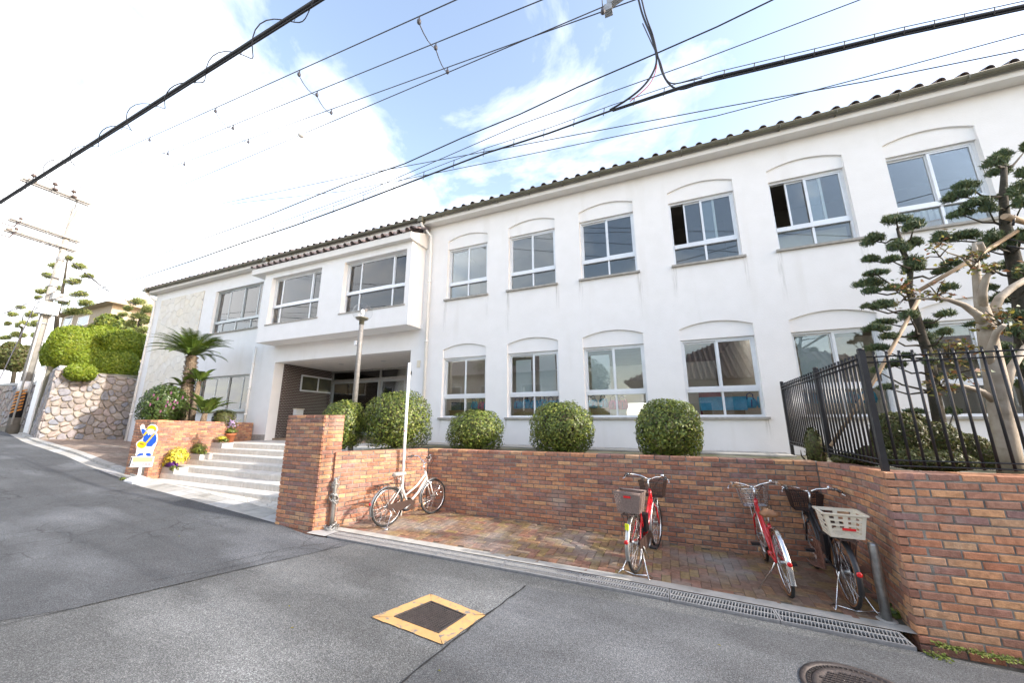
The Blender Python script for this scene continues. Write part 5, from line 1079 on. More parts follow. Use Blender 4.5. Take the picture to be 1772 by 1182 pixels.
# ================================================================== BICYCLES  (local: x forward, y left, z up, rear tyre contact at the origin)
def bicycle(label, rear, front, frame, tyre=.335, wb=1.08, fender='steel', front_basket=None, rear_kind=None, saddle='leather', grip='brownp', stand='double', foot=False, ch='brownp', lean=0, spoke='chrome', saddle_z=.80, bar_z=1.03, steer=0, tyrewall=None, sc_=.93):
    rear = Vector(rear); fr = Vector(front); h = math.atan2(fr.y-rear.y, fr.x-rear.x)
    t = thing('bicycle', label, 'bicycle', (0,0,0)); R = tyre
    def ring(c, rad, r, n=36, m=8): return [(c[0]+rad*math.cos(2*math.pi*k/n), c[1], c[2]+rad*math.sin(2*math.pi*k/n)) for k in range(n)]
    def wheel(cx, nm):
        b = MB(); b.tube(ring((cx,0,R), R-.018, 0), .018, 8, closed=True); w = b.build('wheel', M['rubber'], t)
        b = MB(); b.tube(ring((cx,0,R), R-.042, 0), .011, 6, closed=True); b.build('rim', M[spoke], w)
        if tyrewall:
            b = MB()
            for sg in (-1, 1): b.tube([(p[0], sg*.014, p[2]) for p in ring((cx,0,R), R-.028, 0)], .007, 5, closed=True)
            b.build('tyre_wall', M[tyrewall], w)
        b = MB(); b.lathe((cx,-.045,R), [(.012,0),(.03,.008),(.03,.016),(.018,.02),(.018,.07),(.03,.074),(.03,.082),(.012,.09)], 12, (0,1,0)); b.build('hub', M['steel'], w)
        b = MB()
        for k in range(32):
            a = 2*math.pi*k/32; sg = 1 if k % 2 else -1; a0 = a+(.9 if (k//2) % 2 else -.9)
            b.tube([(cx+.028*math.cos(a0), sg*.033, R+.028*math.sin(a0)), (cx+(R-.05)*math.cos(a), 0, R+(R-.05)*math.sin(a))], .0016, 4, cap=False)
        b.build('spokes', M['chrome'], w, kind='stuff'); return w
    wheel(0, 'rear')
    SA = Vector((wb-.02, 0, R)); HT_ = Vector((wb-.22, 0, .83)); HB = Vector((wb-.165, 0, .66)); BBk = Vector((.44, 0, .29)); ST = Vector((.28, 0, .66)); STT = Vector((.235, 0, saddle_z-.05))
    fw = wheel(wb, 'front')
    f = MB(); f.tube([HT_, HB], .024, 10); f.tube([HB+Vector((-.015,0,.04)), HB.lerp(BBk, .5)+Vector((0,0,-.02)), BBk], [.023,.022,.022], 10); f.tube([HT_+Vector((.015,0,-.05)), HT_.lerp(BBk, .45)+Vector((-.02,0,-.0)), BBk+Vector((-.07,0,.16))], .018, 10)
    f.tube([ST, BBk], .019, 10)
    for sg in (-1, 1): f.tube([BBk+Vector((0,sg*.03,0)), (0,sg*.055,R)], .011, 8); f.tube([ST+Vector((0,sg*.02,-.03)), (0,sg*.055,R)], .009, 8)
    f.lathe(BBk+Vector((0,-.05,0)), [(.028,0),(.028,.10)], 12, (0,1,0)); f.build('frame', M[frame], t)
    k_ = MB(); k_.tube([HB, HB+Vector((.03,0,-.05))], .02, 8)
    for sg in (-1, 1): k_.tube([HB+Vector((.02,sg*.025,-.03)), HB+Vector((.05,sg*.05,-.09)), HB.lerp(SA, .75)+Vector((.0,sg*.05,0)), SA+Vector((0,sg*.05,0))], [.013,.013,.011,.009], 8)
    k_.build('fork', M[frame], t)
    MB().tube([STT, ST-Vector((-.01,0,.02))], .0125, 8).build('seat_post', M['chrome'], t)
    s_ = MB(); vs = []; prof = [(-.13,.055,-.005),(-.11,.095,.012),(-.05,.10,.018),(.0,.075,.012),(.06,.038,.008),(.13,.022,.004),(.145,.012,-.004)]
    for (x, w, z) in prof:
        for k in range(8): a = math.pi*k/7; vs.append((STT.x+x, w*math.cos(a), saddle_z-.035+z+.05*math.sin(a)))
    s_.add(vs, [(i*8+k, i*8+k+1, (i+1)*8+k+1, (i+1)*8+k) for i in range(len(prof)-1) for k in range(7)]+[tuple(range(8))[::-1]]+[tuple(i*8 for i in range(7))+tuple(i*8+7 for i in range(6, -1, -1))], True)
    s_.build('saddle', M[saddle], t); sb = MB()
    for sg in (-1, 1): sb.tube(ring((STT.x-.07, sg*.05, saddle_z-.07), .018, 0, 10), .005, 5, closed=True)
    sb.build('saddle_springs', M['steel'], t)
    # steering set, turned by the steer angle
    sm = MB(); q = HT_+Vector((-.045, 0, .13)); sm.tube([HT_, q], .0125, 8); sm.tube([q, q+Vector((.05,0,.03))], .013, 8); stem = sm.build('stem', M['chrome'], t)
    c0 = q+Vector((.05,0,.03)); bz = bar_z
    hb = MB(); pts = []
    for sg in (1, -1):
        arm = [c0+Vector((0,sg*.03,0)), c0+Vector((.02,sg*.10,.03)), Vector((c0.x-.02,sg*.20,bz)), Vector((c0.x-.10,sg*.265,bz+.012)), Vector((c0.x-.22,sg*.285,bz))]
        hb.tube(arm, .011, 8)
        MB().tube([arm[4]+Vector((.10,-sg*.012,.006)), arm[4]], [.016,.017], 10).build('grip', M[grip], t)
        lv = MB(); lv.tube([Vector((c0.x-.10,sg*.272,bz-.004)), Vector((c0.x-.12,sg*.31,bz-.03)), Vector((c0.x-.20,sg*.325,bz-.045))], [.010,.008,.006], 6); lv.box(c0.x-.125, c0.x-.085, sg*.265-.018, sg*.265+.018, bz-.012, bz+.034); lv.build('brake_lever', M['chrome'], t)
        cb2 = MB(); cb2.tube([Vector((c0.x-.09,sg*.27,bz-.01)), Vector((c0.x+.10,sg*.16,bz-.02)), Vector((c0.x+.11,sg*.04,bz-.18)), HB+Vector((.03,sg*.03,.02))], .004, 5); cb2.build('brake_cable', M['black'], t)
    hb.tube([c0-Vector((0,.03,0)), c0+Vector((0,.03,0))], .012, 8); hb.build('handlebar', M['chrome'], t)
    bl = MB(); bl.lathe((c0.x-.06, -.21, bz+.01), [(.024,0),(.026,.015),(.016,.03),(0,.034)], 12); bl.build('bell', M['chrome'], t)
    # mudguards
    def guard(cx, a0, a1, nm):
        b = MB(); n = 18; vs = []
        for k in range(n+1):
            a = a0+(a1-a0)*k/n
            for (w, rr_) in ((-.026, R+.008), (-.018, R+.020), (.018, R+.020), (.026, R+.008)): vs.append((cx+rr_*math.cos(a), w, R+rr_*math.sin(a)))
        b.add(vs, [(k*4+j, k*4+j+1, k*4+j+5, k*4+j+4) for k in range(n) for j in range(3)], True); o = b.build('mudguard', M[fender], t)
        s2 = MB()
        for sg in (-1, 1): s2.tube([(cx, sg*.05, R), (cx+(R+.015)*math.cos(a1), sg*.025, R+(R+.015)*math.sin(a1))], .003, 4)
        s2.build('stay', M['steel'], o); return o
    guard(0, R_(35), R_(198), 'rear'); guard(wb, R_(75), R_(205) if False else R_(190), 'front')
    b = MB(); b.lathe((-R-.018, 0, R+.10), [(.0,0),(.024,-.003),(.025,-.012),(.014,-.018)], 14, (1,0,0)); b.build('reflector', M['refl'], t)
    # drive
    b = MB(); b.lathe(BBk+Vector((0,-.062,0)), [(.02,0),(.085,0),(.085,.004),(.02,.004)], 20, (0,1,0))
    b.build('chainring', M['steel'], t)
    b = MB(); x0, x1 = -.05, .53
    b.prism([(x0,-.075,R-.03),(x0+.05,-.075,R-.055),(BBk.x-.02,-.075,BBk.z-.095),(BBk.x+.07,-.075,BBk.z-.06),(BBk.x+.10,-.075,BBk.z+.03),(BBk.x+.03,-.075,BBk.z+.095),(x0+.05,-.075,R+.045),(x0,-.075,R+.03)], (0,.012,0)); b.build('chain_guard', M[ch], t)
    for sg, an in ((-1, R_(200)), (1, R_(20))):
        e = BBk+Vector((.165*math.cos(an), sg*.09, .165*math.sin(an))); b = MB(); b.tube([BBk+Vector((0,sg*.075,0)), e], [.013,.010], 8); cko = b.build('crank', M['steel'], t)
        b = MB(); b.box(e.x-.035, e.x+.035, min(e.y+sg*.01, e.y+sg*.10), max(e.y+sg*.01, e.y+sg*.10), e.z-.013, e.z+.013); po = b.build('pedal', M['black'], cko)
    b = MB()
    if stand == 'double':
        for sg in (-1, 1): b.tube([(-.02, sg*.06, R), (.03, sg*.075, R-.12), (-.10, sg*.155, .035), (-.16, sg*.18, .010), (-.07, sg*.20, .008), (-.05, sg*.15, .02)], .008, 6)
        b.tube([(-.10, -.155, .03), (-.12, 0, .012), (-.10, .155, .03)], .007, 6)
    else: b.tube([(.05, .06, R-.02), (.10, .09, R-.10), (.02, .30, .010)], [.010,.009,.008], 6)
    b.build('stand', M['chrome'], t)
    if stand == 'double': MB().tube([(.05, -.08, .30), (.16, -.11, .14)], .006, 6).build('shift_guard', M['steel'], t)
    def wire_basket(cx, cz_, l, w0, h, col, nv, nh, rim=True, solid=False):
        b = MB(); z0, z1 = cz_, cz_+h; l0, w1 = l*.78, w0*.8
        def rect(k): ll = l0+(l-l0)*k; ww = w1+(w0-w1)*k; z = z0+(z1-z0)*k; return [(cx-ll/2,-ww/2,z),(cx+ll/2,-ww/2,z),(cx+ll/2,ww/2,z),(cx-ll/2,ww/2,z)]
        for j in range(nh+1):
            r_ = rect(j/nh); q = [Vector(p) for p in r_]; b.tube(q, .006 if j == nh else .0032, 5, closed=True)
        lo, hi = rect(0), rect(1)
        for s in range(4):
            a0, a1, b0_, b1_ = Vector(lo[s]), Vector(lo[(s+1) % 4]), Vector(hi[s]), Vector(hi[(s+1) % 4])
            for k in range(nv+1): u = k/nv; b.tube([a0.lerp(a1, u), b0_.lerp(b1_, u)], .0028, 4, cap=False)
        for k in range(1, nv): u = k/nv; b.tube([Vector(lo[0]).lerp(Vector(lo[1]), u), Vector(lo[3]).lerp(Vector(lo[2]), u)], .0028, 4, cap=False)
        o = b.build('basket', M[col], t)
        s2 = MB(); s2.tube([(cx-.05, .06, z0), (SA.x-.05, .05, SA.z+.02)], .005, 5); s2.tube([(cx-.05, -.06, z0), (SA.x-.05, -.05, SA.z+.02)], .005, 5); s2.build('basket_stay', M['steel'], t); return o
    if front_basket == 'chrome': wire_basket(wb-.02, .72, .28, .36, .23, 'chrome', 7, 7)
    elif front_basket: wire_basket(wb-.0, .72, .28, .36, .22, 'brownp', 14, 10)
    lp = MB(); lp.lathe((wb-.11, 0, .60), [(.018,0),(.034,.03),(.036,.05),(0,.055)], 12, (1,0,-.1)); lp.build('headlamp', M['chrome'], t)
    if rear_kind:
        rk = MB(); zr = R+.38
        for sg in (-1, 1): rk.tube([(.24, sg*.05, zr-.03), (.10, sg*.065, zr), (-.27, sg*.065, zr)], .007, 6); rk.tube([(-.0, sg*.06, R), (-.06, sg*.066, zr)], .006, 6); rk.tube([(-.02, sg*.06, R+.01), (-.24, sg*.066, zr)], .005, 6)
        for x in (.08, -.02, -.12, -.22, -.27): rk.tube([(x, -.065, zr), (x, .065, zr)], .006, 6)
        rk.build('rear_rack', M['brownp' if rear_kind != 'none' else 'black'], t)
    def shell_basket(cx, z0, l, w, h, col, wicker):
        b = MB(); 
        def rr_(k, d=0): ll = l*(.80+.20*k)-d; ww = w*(.78+.22*k)-d; return [(cx-ll/2,-ww/2),(cx+ll/2,-ww/2),(cx+ll/2,ww/2),(cx-ll/2,ww/2)]
        def P_(s, u, k, out=0):
            r_ = rr_(k, -2*out); a, c = r_[s], r_[(s+1) % 4]; return Vector((a[0]+(c[0]-a[0])*u, a[1]+(c[1]-a[1])*u, z0+h*k))
        if wicker:
            n, m = 16, 11
            for s in range(4):
                for j in range(m):
                    for i in range(n):
                        o_ = .004 if (i+j) % 2 else 0; b.add([P_(s, i/n, j/m, o_), P_(s, (i+1)/n, j/m, o_), P_(s, (i+1)/n, (j+.92)/m, o_), P_(s, i/n, (j+.92)/m, o_)], [(0,1,2,3)])
            b.tube([P_(0,0,1), P_(0,1,1), P_(1,1,1), P_(2,1,1)], .014, 8, closed=True)
        else:
            def panel(s, u0, u1, k0, k1): 
                a = [P_(s,u0,k0),P_(s,u1,k0),P_(s,u1,k1),P_(s,u0,k1)]; n_ = (a[1]-a[0]).cross(a[3]-a[0]).normalized()*.006; b.prism(a, n_)
            for s in range(4):
                panel(s, 0, 1, .0, .10); panel(s, 0, 1, .90, 1.0); panel(s, 0, .10, .1, .9); panel(s, .9, 1, .1, .9); panel(s, .44, .56, .1, .9)
                for k0, k1 in ((.70, .78), (.50, .56), (.30, .36)):
                    panel(s, .10, .44, k0, k1); panel(s, .56, .9, k0, k1)
                for (u0, u1) in ((.10, .18), (.36, .44), (.56, .64), (.82, .9)): panel(s, u0, u1, .10, .18)
                e = [P_(s, 0, 1, .012), P_(s, 1, 1, .012)]; b.bar(e[0], e[1], .024, .012)
        bt_ = rr_(0); b.prism([(x, y, z0) for x, y in bt_], (0,0,.008)); o = b.build('rear_basket', M[col], t)
        return o
    if rear_kind == 'wicker':
        o = shell_basket(-.10, R+.395, .26, .33, .235, 'taupe', True); MB().box(-.236, -.227, -.045, .04, R+.575, R+.60).build('badge', M['refl'], o)
        b = MB(); b.box(-R-.028, -R-.012, -.02, .02, R+.19, R+.26) if False else b.box(-R*.84-.022, -R*.84-.008, -.022, .022, R+.22, R+.29); b.build('sticker', M['sticker'], t)
    if rear_kind == 'cage':
        o = shell_basket(-.12, R+.395, .27, .345, .235, 'creamp', False); MB().box(-.262, -.252, -.07, .04, R+.475, R+.498).build('badge', M['refl'], o)
        for sg in (-1, 1):                    # folding foot rests hanging at both sides
            b = MB()
            for k0, k1 in ((0, .18), (.30, .42), (.54, .66), (.80, 1)): b.prism([(.12+.02*k0, sg*.13, .30+.28*k0), (.30+.02*k0, sg*.15, .30+.28*k0), (.30, sg*(.15+.02*k1), .30+.28*k1), (.12, sg*(.13+.02*k1), .30+.28*k1)], (0, sg*.012, 0))
            for x0 in (.12, .19, .28): b.prism([(x0, sg*.13, .30), (x0+.03, sg*.135, .30), (x0+.03, sg*.16, .58), (x0, sg*.155, .58)], (0, sg*.012, 0))
            b.prism([(.12, sg*.13, .30), (.30, sg*.15, .30), (.30, sg*.27, .33), (.12, sg*.25, .33)], (0, 0, -.012)); b.build('foot_rest', M['brown2'], t)
    if foot: MB().box(.36, .50, -.05, .05, .38, .60).build('battery', M['black'], t)
    t.scale = (sc_, sc_, sc_)
    t.rotation_euler = (lean, -math.atan2(fr.z-rear.z, (fr.xy-rear.xy).length), h); t.rotation_mode = 'XYZ'; t.location = rear
    return t
def bp(px, py): 
    P = atroad(px, py); d_ = ray(px, py); t_ = .5
    for _ in range(40): t_ = bayf((d_*t_).x, (d_*t_).y)/d_.z if d_.z < 0 else t_; t_ = t_ if t_ else 1; P = d_*(P.length/d_.length); break
    q = atz(px, py, bayf(P.x, P.y)); q = atz(px, py, bayf(q.x, q.y)); return atz(px, py, bayf(q.x, q.y))
def fwd(r, f, wb): d_ = (f-r).xy.normalized(); q = r.xy+d_*wb; return Vector((q.x, q.y, bayf(q.x, q.y)))
r = bp(669, 912); f_ = bp(747, 890); bicycle('cream city bicycle with a brown rear rack leaning on its stand by the white pole', r, fwd(r, f_, 1.06), 'cpaint', wb=1.06, rear_kind='rack', saddle='beige', saddle_z=.86, bar_z=1.12, ch='brownp', grip='black', lean=R_(-2), tyre=.33, sc_=.90)
r = bp(1103, 991); f_ = bp(1139, 946); bicycle('red bicycle with a taupe wicker rear basket and a dark front basket', r, fwd(r, f_, 1.08), 'redp', front_basket='dark', rear_kind='wicker', saddle='brownp', grip='black', foot=True, fender='steel', bar_z=1.04, saddle_z=.80)
r = bp(1366, 1032); f_ = bp(1326, 972); bicycle('red bicycle with a tan saddle and a chrome wire front basket', r, fwd(r, f_, 1.08), 'redp', front_basket='chrome', saddle='leather', grip='leather', stand='side', fender='chrome', saddle_z=.82, bar_z=1.05, tyrewall='leather', lean=R_(-4), ch='redp')
r = bp(1474, 1051); f_ = bp(1414, 986); bicycle('black bicycle with a cream plastic rear cage and brown foot rests', r, fwd(r, f_, 1.08), 'black', front_basket='dark', rear_kind='cage', saddle='brownp', grip='black', foot=True, fender='black', bar_z=1.04, tyrewall='leather')

# ================================================================== BOLLARDS, POLES, LAMP
r = bp(1535, 1074); t = thing('bollard', 'plain brushed steel bollard beside the right-hand brick wall', 'bollard', tuple(r)); MB().lathe(r-Vector((0,0,.05)), [(.038,0),(.038,.68),(.034,.70),(0,.703)], 18).build('post', M['steel'], t); MB().lathe(r, [(.075,-.01),(.075,.006),(.04,.007)], 18).build('foot', M['conc'], t)
r = atroad(573, 918); r.z += .02; t = thing('bollard', 'steel bollard wrapped in a loose chain beside the brick pier', 'bollard', tuple(r)); MB().lathe(r-Vector((0,0,.05)), [(.036,0),(.036,.78),(.032,.80),(0,.803)], 18).build('post', M['steel'], t)
b = MB()
def link(c, ax, rot):
    ax = Vector(ax).normalized(); u = ax.orthogonal().normalized(); u.rotate(Matrix.Rotation(rot, 3, ax)); b.tube([c+ax*.020*math.cos(2*math.pi*k/10)+u*.011*math.sin(2*math.pi*k/10) for k in range(10)], .0045, 5, closed=True)
for (z0, n, rad, sq, nn) in ((.70, 20, .050, .06, 1), (.62, 20, .050, .05, 2), (.48, 26, .058, .03, 3), (.44, 26, .066, .03, 5), (.40, 22, .056, .03, 4), (.03, 40, .10, .02, 5), (.02, 34, .075, .02, 6), (.05, 30, .06, .03, 7)):
    for i in range(n): a = 2*math.pi*i/n; link(r+Vector((rad*math.cos(a)*rnd.uniform(.85,1.15), rad*math.sin(a)*rnd.uniform(.85,1.15), z0+sq*math.sin(a*1+nn)+rnd.uniform(-.012,.012))), (-math.sin(a), math.cos(a), rnd.uniform(-.3,.3)), i*1.57)
b.build('chain', M['steel'], t, kind='stuff')
wp0 = Vector((-4.46, 5.50, bayf(-4.46, 5.5))); t = thing('white_pole', 'slim white pole standing in the corner behind the cream bicycle', 'pole', tuple(wp0)); tp_ = at(709.5, 628, 5.5); MB().tube([wp0-Vector((0,0,.02)), Vector((wp0.x, 5.5, tp_.z))], .026, 12).build('shaft', M['wpaint'], t); MB().lathe(Vector((wp0.x, 5.5, -.25)), [(.029,0),(.029,.02)], 12).build('joint', M['pinkp'], t)
lx, ly = -6.82, 6.5; lt = at(628, 552, 6.5).z; t = thing('globe_lamp_post', 'weathered lamp post with a clear glass globe in front of the entrance', 'lamp post', (lx, ly, terr(lx, ly)))
MB().tube([(lx, ly, -.9), (lx, ly, 1.5), (lx, ly, lt-.08)], [.062,.058,.052], 14).build('post', M['lamp'], t); MB().lathe((lx, ly, lt-.14), [(.06,0),(.06,.12),(.13,.13),(.16,.17),(.145,.175)], 20).build('collar', M['gutter'], t)
gl = MB(); gl.ball((lx, ly, lt+.17), .24, .24, .23, 24, 16); gl.build('globe', M['globe'], t); gl = MB(); gl.ball((lx, ly, lt+.18), .05, .05, .075, 12, 8); gl.lathe((lx, ly, lt+.03), [(.025,0),(.025,.09)], 10); gl.build('bulb', M['wpaint'], t)
p = at(617, 594, 6.5); MB().box(lx-.13, lx-.05, ly-.06, ly+.02, p.z-.06, p.z+.05).build('clamp_box', M['wpaint'], t)

# ================================================================== CHILD-SHAPED ROAD SIGN
YS = 4.98; SN = Vector((.50, -.866, 0)); S0 = atroad(244, 836); S0.y += .10; SK = S0.dot(SN)
def SP(px, py): d = ray(px, py); return d*(SK/d.dot(SN))
gs = atroad(238, 836)
t = thing('child_sign', 'white road sign cut out as a waving schoolchild in blue with a yellow hat', 'sign', tuple(S0))
def ch(pts):
    return pts
k_ = 690/70.0
def zp(pts): return [SP(215+x/k_, 725+y/k_) for x, y in pts]
def plate(nm, pts, m, layer, parent, smooth=0):
    P = pts
    for _ in range(smooth):
        n = []
        for a, c in zip(P, P[1:]+P[:1]): n += [(a[0]*.75+c[0]*.25, a[1]*.75+c[1]*.25), (a[0]*.25+c[0]*.75, a[1]*.25+c[1]*.75)]
        P = n
    b = MB(); b.prism([p+SN*(.0025*layer) for p in zp(P)], SN*(-.006 if layer == 0 else -.0022)); return b.build(nm, M[m], parent)
def ell(cx, cy, rx, ry, n=20, rot=0): return [(cx+rx*math.cos(2*math.pi*i/n)*math.cos(rot)-ry*math.sin(2*math.pi*i/n)*math.sin(rot), cy+rx*math.cos(2*math.pi*i/n)*math.sin(rot)+ry*math.sin(2*math.pi*i/n)*math.cos(rot)) for i in range(n)]
bd = plate('board', [(270,130),(300,92),(335,95),(350,130),(345,160),(385,170),(410,120),(470,90),(540,105),(575,160),(570,200),(545,225),(572,290),(560,380),(545,440),(520,480),(490,560),(470,645),(178,645),(205,560),(215,480),(195,440),(215,400),(260,370),(310,340),(330,300),(300,240),(280,190)], 'wpaint', 0, t, 1)
plate('hair', [(375,180),(385,205),(410,185),(450,178),(500,182),(520,225),(545,190),(530,170),(400,165)], 'hair', 1, bd); plate('face', ell(455, 212, 62, 52), 'skinp', 2, bd); plate('hat', [(385,178),(400,150),(430,120),(470,108),(515,118),(545,145),(558,185),(535,195),(480,170),(430,172)], 'yel', 3, bd, 1)
plate('jumper', [(288,180),(320,165),(375,205),(400,240),(440,255),(520,245),(548,290),(553,370),(530,410),(490,440),(485,465),(430,478),(380,470),(365,440),(315,375),(335,300),(305,240)], 'blue', 1, bd, 1)
plate('sleeve_band', [(320,280),(375,215),(400,232),(345,290)], 'yel', 2, bd); plate('bag_strap', [(365,405),(515,245),(528,258),(385,420)], 'yel', 2, bd); plate('collar', [(402,240),(440,262),(415,280)], 'wpaint', 3, bd); plate('collar', [(440,262),(490,240),(460,280)], 'wpaint', 3, bd)
plate('bag', [(218,440),(240,400),(290,375),(370,405),(388,440),(350,490),(300,505),(230,475)], 'yel', 3, bd, 1); plate('shorts_line', [(228,478),(240,485),(300,510),(420,520),(505,490),(505,496),(420,527),(298,517),(232,490)], 'concl', 1, bd)
for pts in ([(215,625),(240,600),(280,585),(330,590),(328,620),(270,635),(220,637)], [(365,600),(395,580),(440,585),(460,610),(450,632),(400,640),(372,625)]): plate('shoe', pts, 'blue', 1, bd, 1)
for x in (300, 325, 405, 430): plate('leg_line', [(x,525),(x+4,525),(x-2,585),(x-6,585)], 'concl', 1, bd)
plate('eye', [(425,205),(442,200),(442,204),(425,209)], 'hair', 3, bd); plate('eye', [(475,203),(492,207),(492,211),(475,207)], 'hair', 3, bd); plate('mouth', [(448,243),(468,243),(458,251)], 'pinkp', 3, bd)
for i in range(4): x = 275+17*i; plate('bag_mark', [(x,410+i*6),(x+12,413+i*6),(x+8,430+i*6),(x-4,427+i*6)], 'hair', 4, bd)
pb = plate('name_board', [(125,640),(522,643),(478,822),(72,828)], 'wpaint', 3, t); plate('orange_band', [(160,656),(500,660),(480,735),(145,738)], 'orange', 4, pb); plate('side_strip', [(128,655),(148,655),(98,820),(76,822)], 'hair', 4, pb)
# faded pink lettering of the kindergarten's name on the lower half
cu_ = bpy.data.curves.new('lettering', 'FONT'); cu_.body = '桜ケ丘幼稚園'; cu_.size = .095; cu_.extrude = .001; cu_.align_x = 'CENTER'; cu_.align_y = 'CENTER'
lo = bpy.data.objects.new('lettering', cu_); COL.objects.link(lo); bpy.context.view_layer.update()
dg = bpy.context.evaluated_depsgraph_get(); me = bpy.data.meshes.new_from_object(lo.evaluated_get(dg)); bpy.data.objects.remove(lo)
me.materials.clear(); me.materials.append(M['pinkp']); cpt = zp([(300, 780)])[0]; wv = (zp([(460, 780)])[0]-zp([(140, 780)])[0]).length
co = np.array([v.co[:] for v in me.vertices]); sx = wv/max(1e-6, co[:, 0].max()-co[:, 0].min())
me.transform(Matrix.Translation(cpt+SN*.0125) @ Matrix.Rotation(math.atan2(SN.x, -SN.y), 4, 'Z') @ Matrix.Rotation(R_(90), 4, 'X') @ Matrix.Scale(sx, 4)); place(me, 'lettering', pb)
a_, b__ = zp([(268, 826)])[0], zp([(228, 1000)])[0]; YS = a_.y; MB().bar(a_-SN*.02, Vector((a_.x, a_.y, g(a_.x)+.08))-SN*.02, .06, .022, tuple(SN)).build('stem', M['wpaint'], t)
bx = a_.x; b = MB(); z0 = g(bx)+.005; L_ = [(bx-.20, YS-.17), (bx+.22, YS-.17), (bx+.22, YS+.15), (bx-.20, YS+.15)]; H_ = [(bx-.09, YS-.07), (bx+.09, YS-.07), (bx+.09, YS+.07), (bx-.09, YS+.07)]
b.add([(x, y, g(x)+.004) for x, y in L_]+[(x, y, z0+.035) for x, y in L_]+[(x, y, z0+.12) for x, y in H_], [(0,1,5,4),(1,2,6,5),(2,3,7,6),(3,0,4,7),(4,5,9,8),(5,6,10,9),(6,7,11,10),(7,4,8,11),(8,9,10,11)]); b.build('base', M['wpaint'], t)

# ================================================================== COVERS IN THE ROAD
q4 = [atroad(*p).to_2d() for p in ((643,1071),(745,1030),(840,1067),(766,1119))]
cx = sum(q.x for q in q4)/4; cy = sum(q.y for q in q4)/4; ux = (q4[1]-q4[0]).normalized()
o4 = q4; i4 = [q4[i].lerp(Vector((cx, cy)), .36) for i in range(4)]
for i in range(4):
    j = (i+1) % 4; n_ = (q4[j]-q4[i]); k0 = .01; a, c, d_, e = o4[i].lerp(o4[j], k0), o4[j].lerp(o4[i], k0), i4[j], i4[i]
    b = MB(); m_ = 12; rr = random.Random(i); pr = None
    for k in range(m_+1):
        u = k/m_; p1 = a.lerp(c, u)+(a-e).normalized()*rr.uniform(-.008, .006); p2 = e.lerp(d_, u); cur = (Vector((p1.x, p1.y, g(p1.x)+.0085)), Vector((p2.x, p2.y, g(p2.x)+.0085)))
        if pr: b.quad(pr[0], cur[0], cur[1], pr[1])
        pr = cur
    o = struct(b, 'yellow_road_marking', M['roadyel'])
for i in range(4): crack([(i4[i].x, i4[i].y, 0), (o4[i].x, o4[i].y, 0)], .010, 60+i, 'road_crack')
for i, t_ in ((0, .3), (1, .45), (2, .45), (3, .5)): a = o4[i].lerp(o4[(i+1) % 4], t_); c = i4[i].lerp(i4[(i+1) % 4], t_); crack([(a.x, a.y, 0), (c.x, c.y, 0)], .006, 70+i, 'road_crack')
t = thing('manhole_cover', 'square cast-iron cover framed by worn yellow paint', 'manhole cover', (cx, cy, g(cx)))
def ir(k): return [q.lerp(Vector((cx, cy)), k) for q in i4]
b = MB(); fo, fi = ir(.0), ir(.08)
for i in range(4):
    j = (i+1) % 4; b.prism([(p.x, p.y, g(p.x)+.0) for p in (fo[i], fo[j], fi[j], fi[i])], (0,0,.0145))
b.build('frame', M['iron'], t); pl = ir(.09); b = MB(); b.prism([(p.x, p.y, g(p.x)-.02) for p in pl], (0,0,.026)); lid = b.build('lid', M['iron'], t)
b = MB(); n = 15
for i in range(1, n):
    u = i/n
    for (a, c) in ((pl[0].lerp(pl[1], u), pl[3].lerp(pl[2], u)), (pl[0].lerp(pl[3], u), pl[1].lerp(pl[2], u))): b.bar((a.x, a.y, g(a.x)+.007), (c.x, c.y, g(c.x)+.007), .009, .008)
b.build('tread_ribs', M['iron'], lid)
c = Vector((1.08, 3.50, 0)); R0 = .36
t = thing('manhole_cover', 'round cast-iron manhole cover with a studded lid in the corner of the road', 'manhole cover', (c.x, c.y, g(c.x))); sl_ = (g(c.x+.4)-g(c.x-.4))/.8; T_ = Matrix.Translation((c.x, c.y, g(c.x)+.006)) @ Matrix.Rotation(-math.atan(sl_), 4, 'Y')
b = MB(); b.lathe((0,0,0), [(R0, -.02), (R0, .006), (R0-.03, .008), (R0-.035, .0), (R0-.04, -.005)], 48); o = b.build('frame', M['iron'], t); lidm = MB(); lidm.lathe((0,0,0), [(0.001, .004), (R0-.11, .004), (R0-.105, .010), (R0-.075, .010), (R0-.07, .003), (R0-.04, .003)], 48); ol = lidm.build('lid', M['iron'], t)
st_ = MB()
for i in range(-8, 9):
    for j in range(-8, 9):
        x, y = i*.03+(.015 if j % 2 else 0), j*.028
        if x*x+y*y < (R0-.12)**2: st_.box(x-.010, x+.010, y-.009, y+.009, .003, .011)
for k in range(64):
    a = 2*math.pi*k/64
    for r_ in (R0-.060, R0-.048): st_.lathe((r_*math.cos(a), r_*math.sin(a), .002), [(.006,0),(.005,.006)], 5)
os_ = st_.build('studs', M['iron'], t, kind='stuff')
for q in (o, ol, os_): q.matrix_parent_inverse = Matrix(); q.matrix_basis = Matrix.Translation(-Vector(t.location)) @ T_
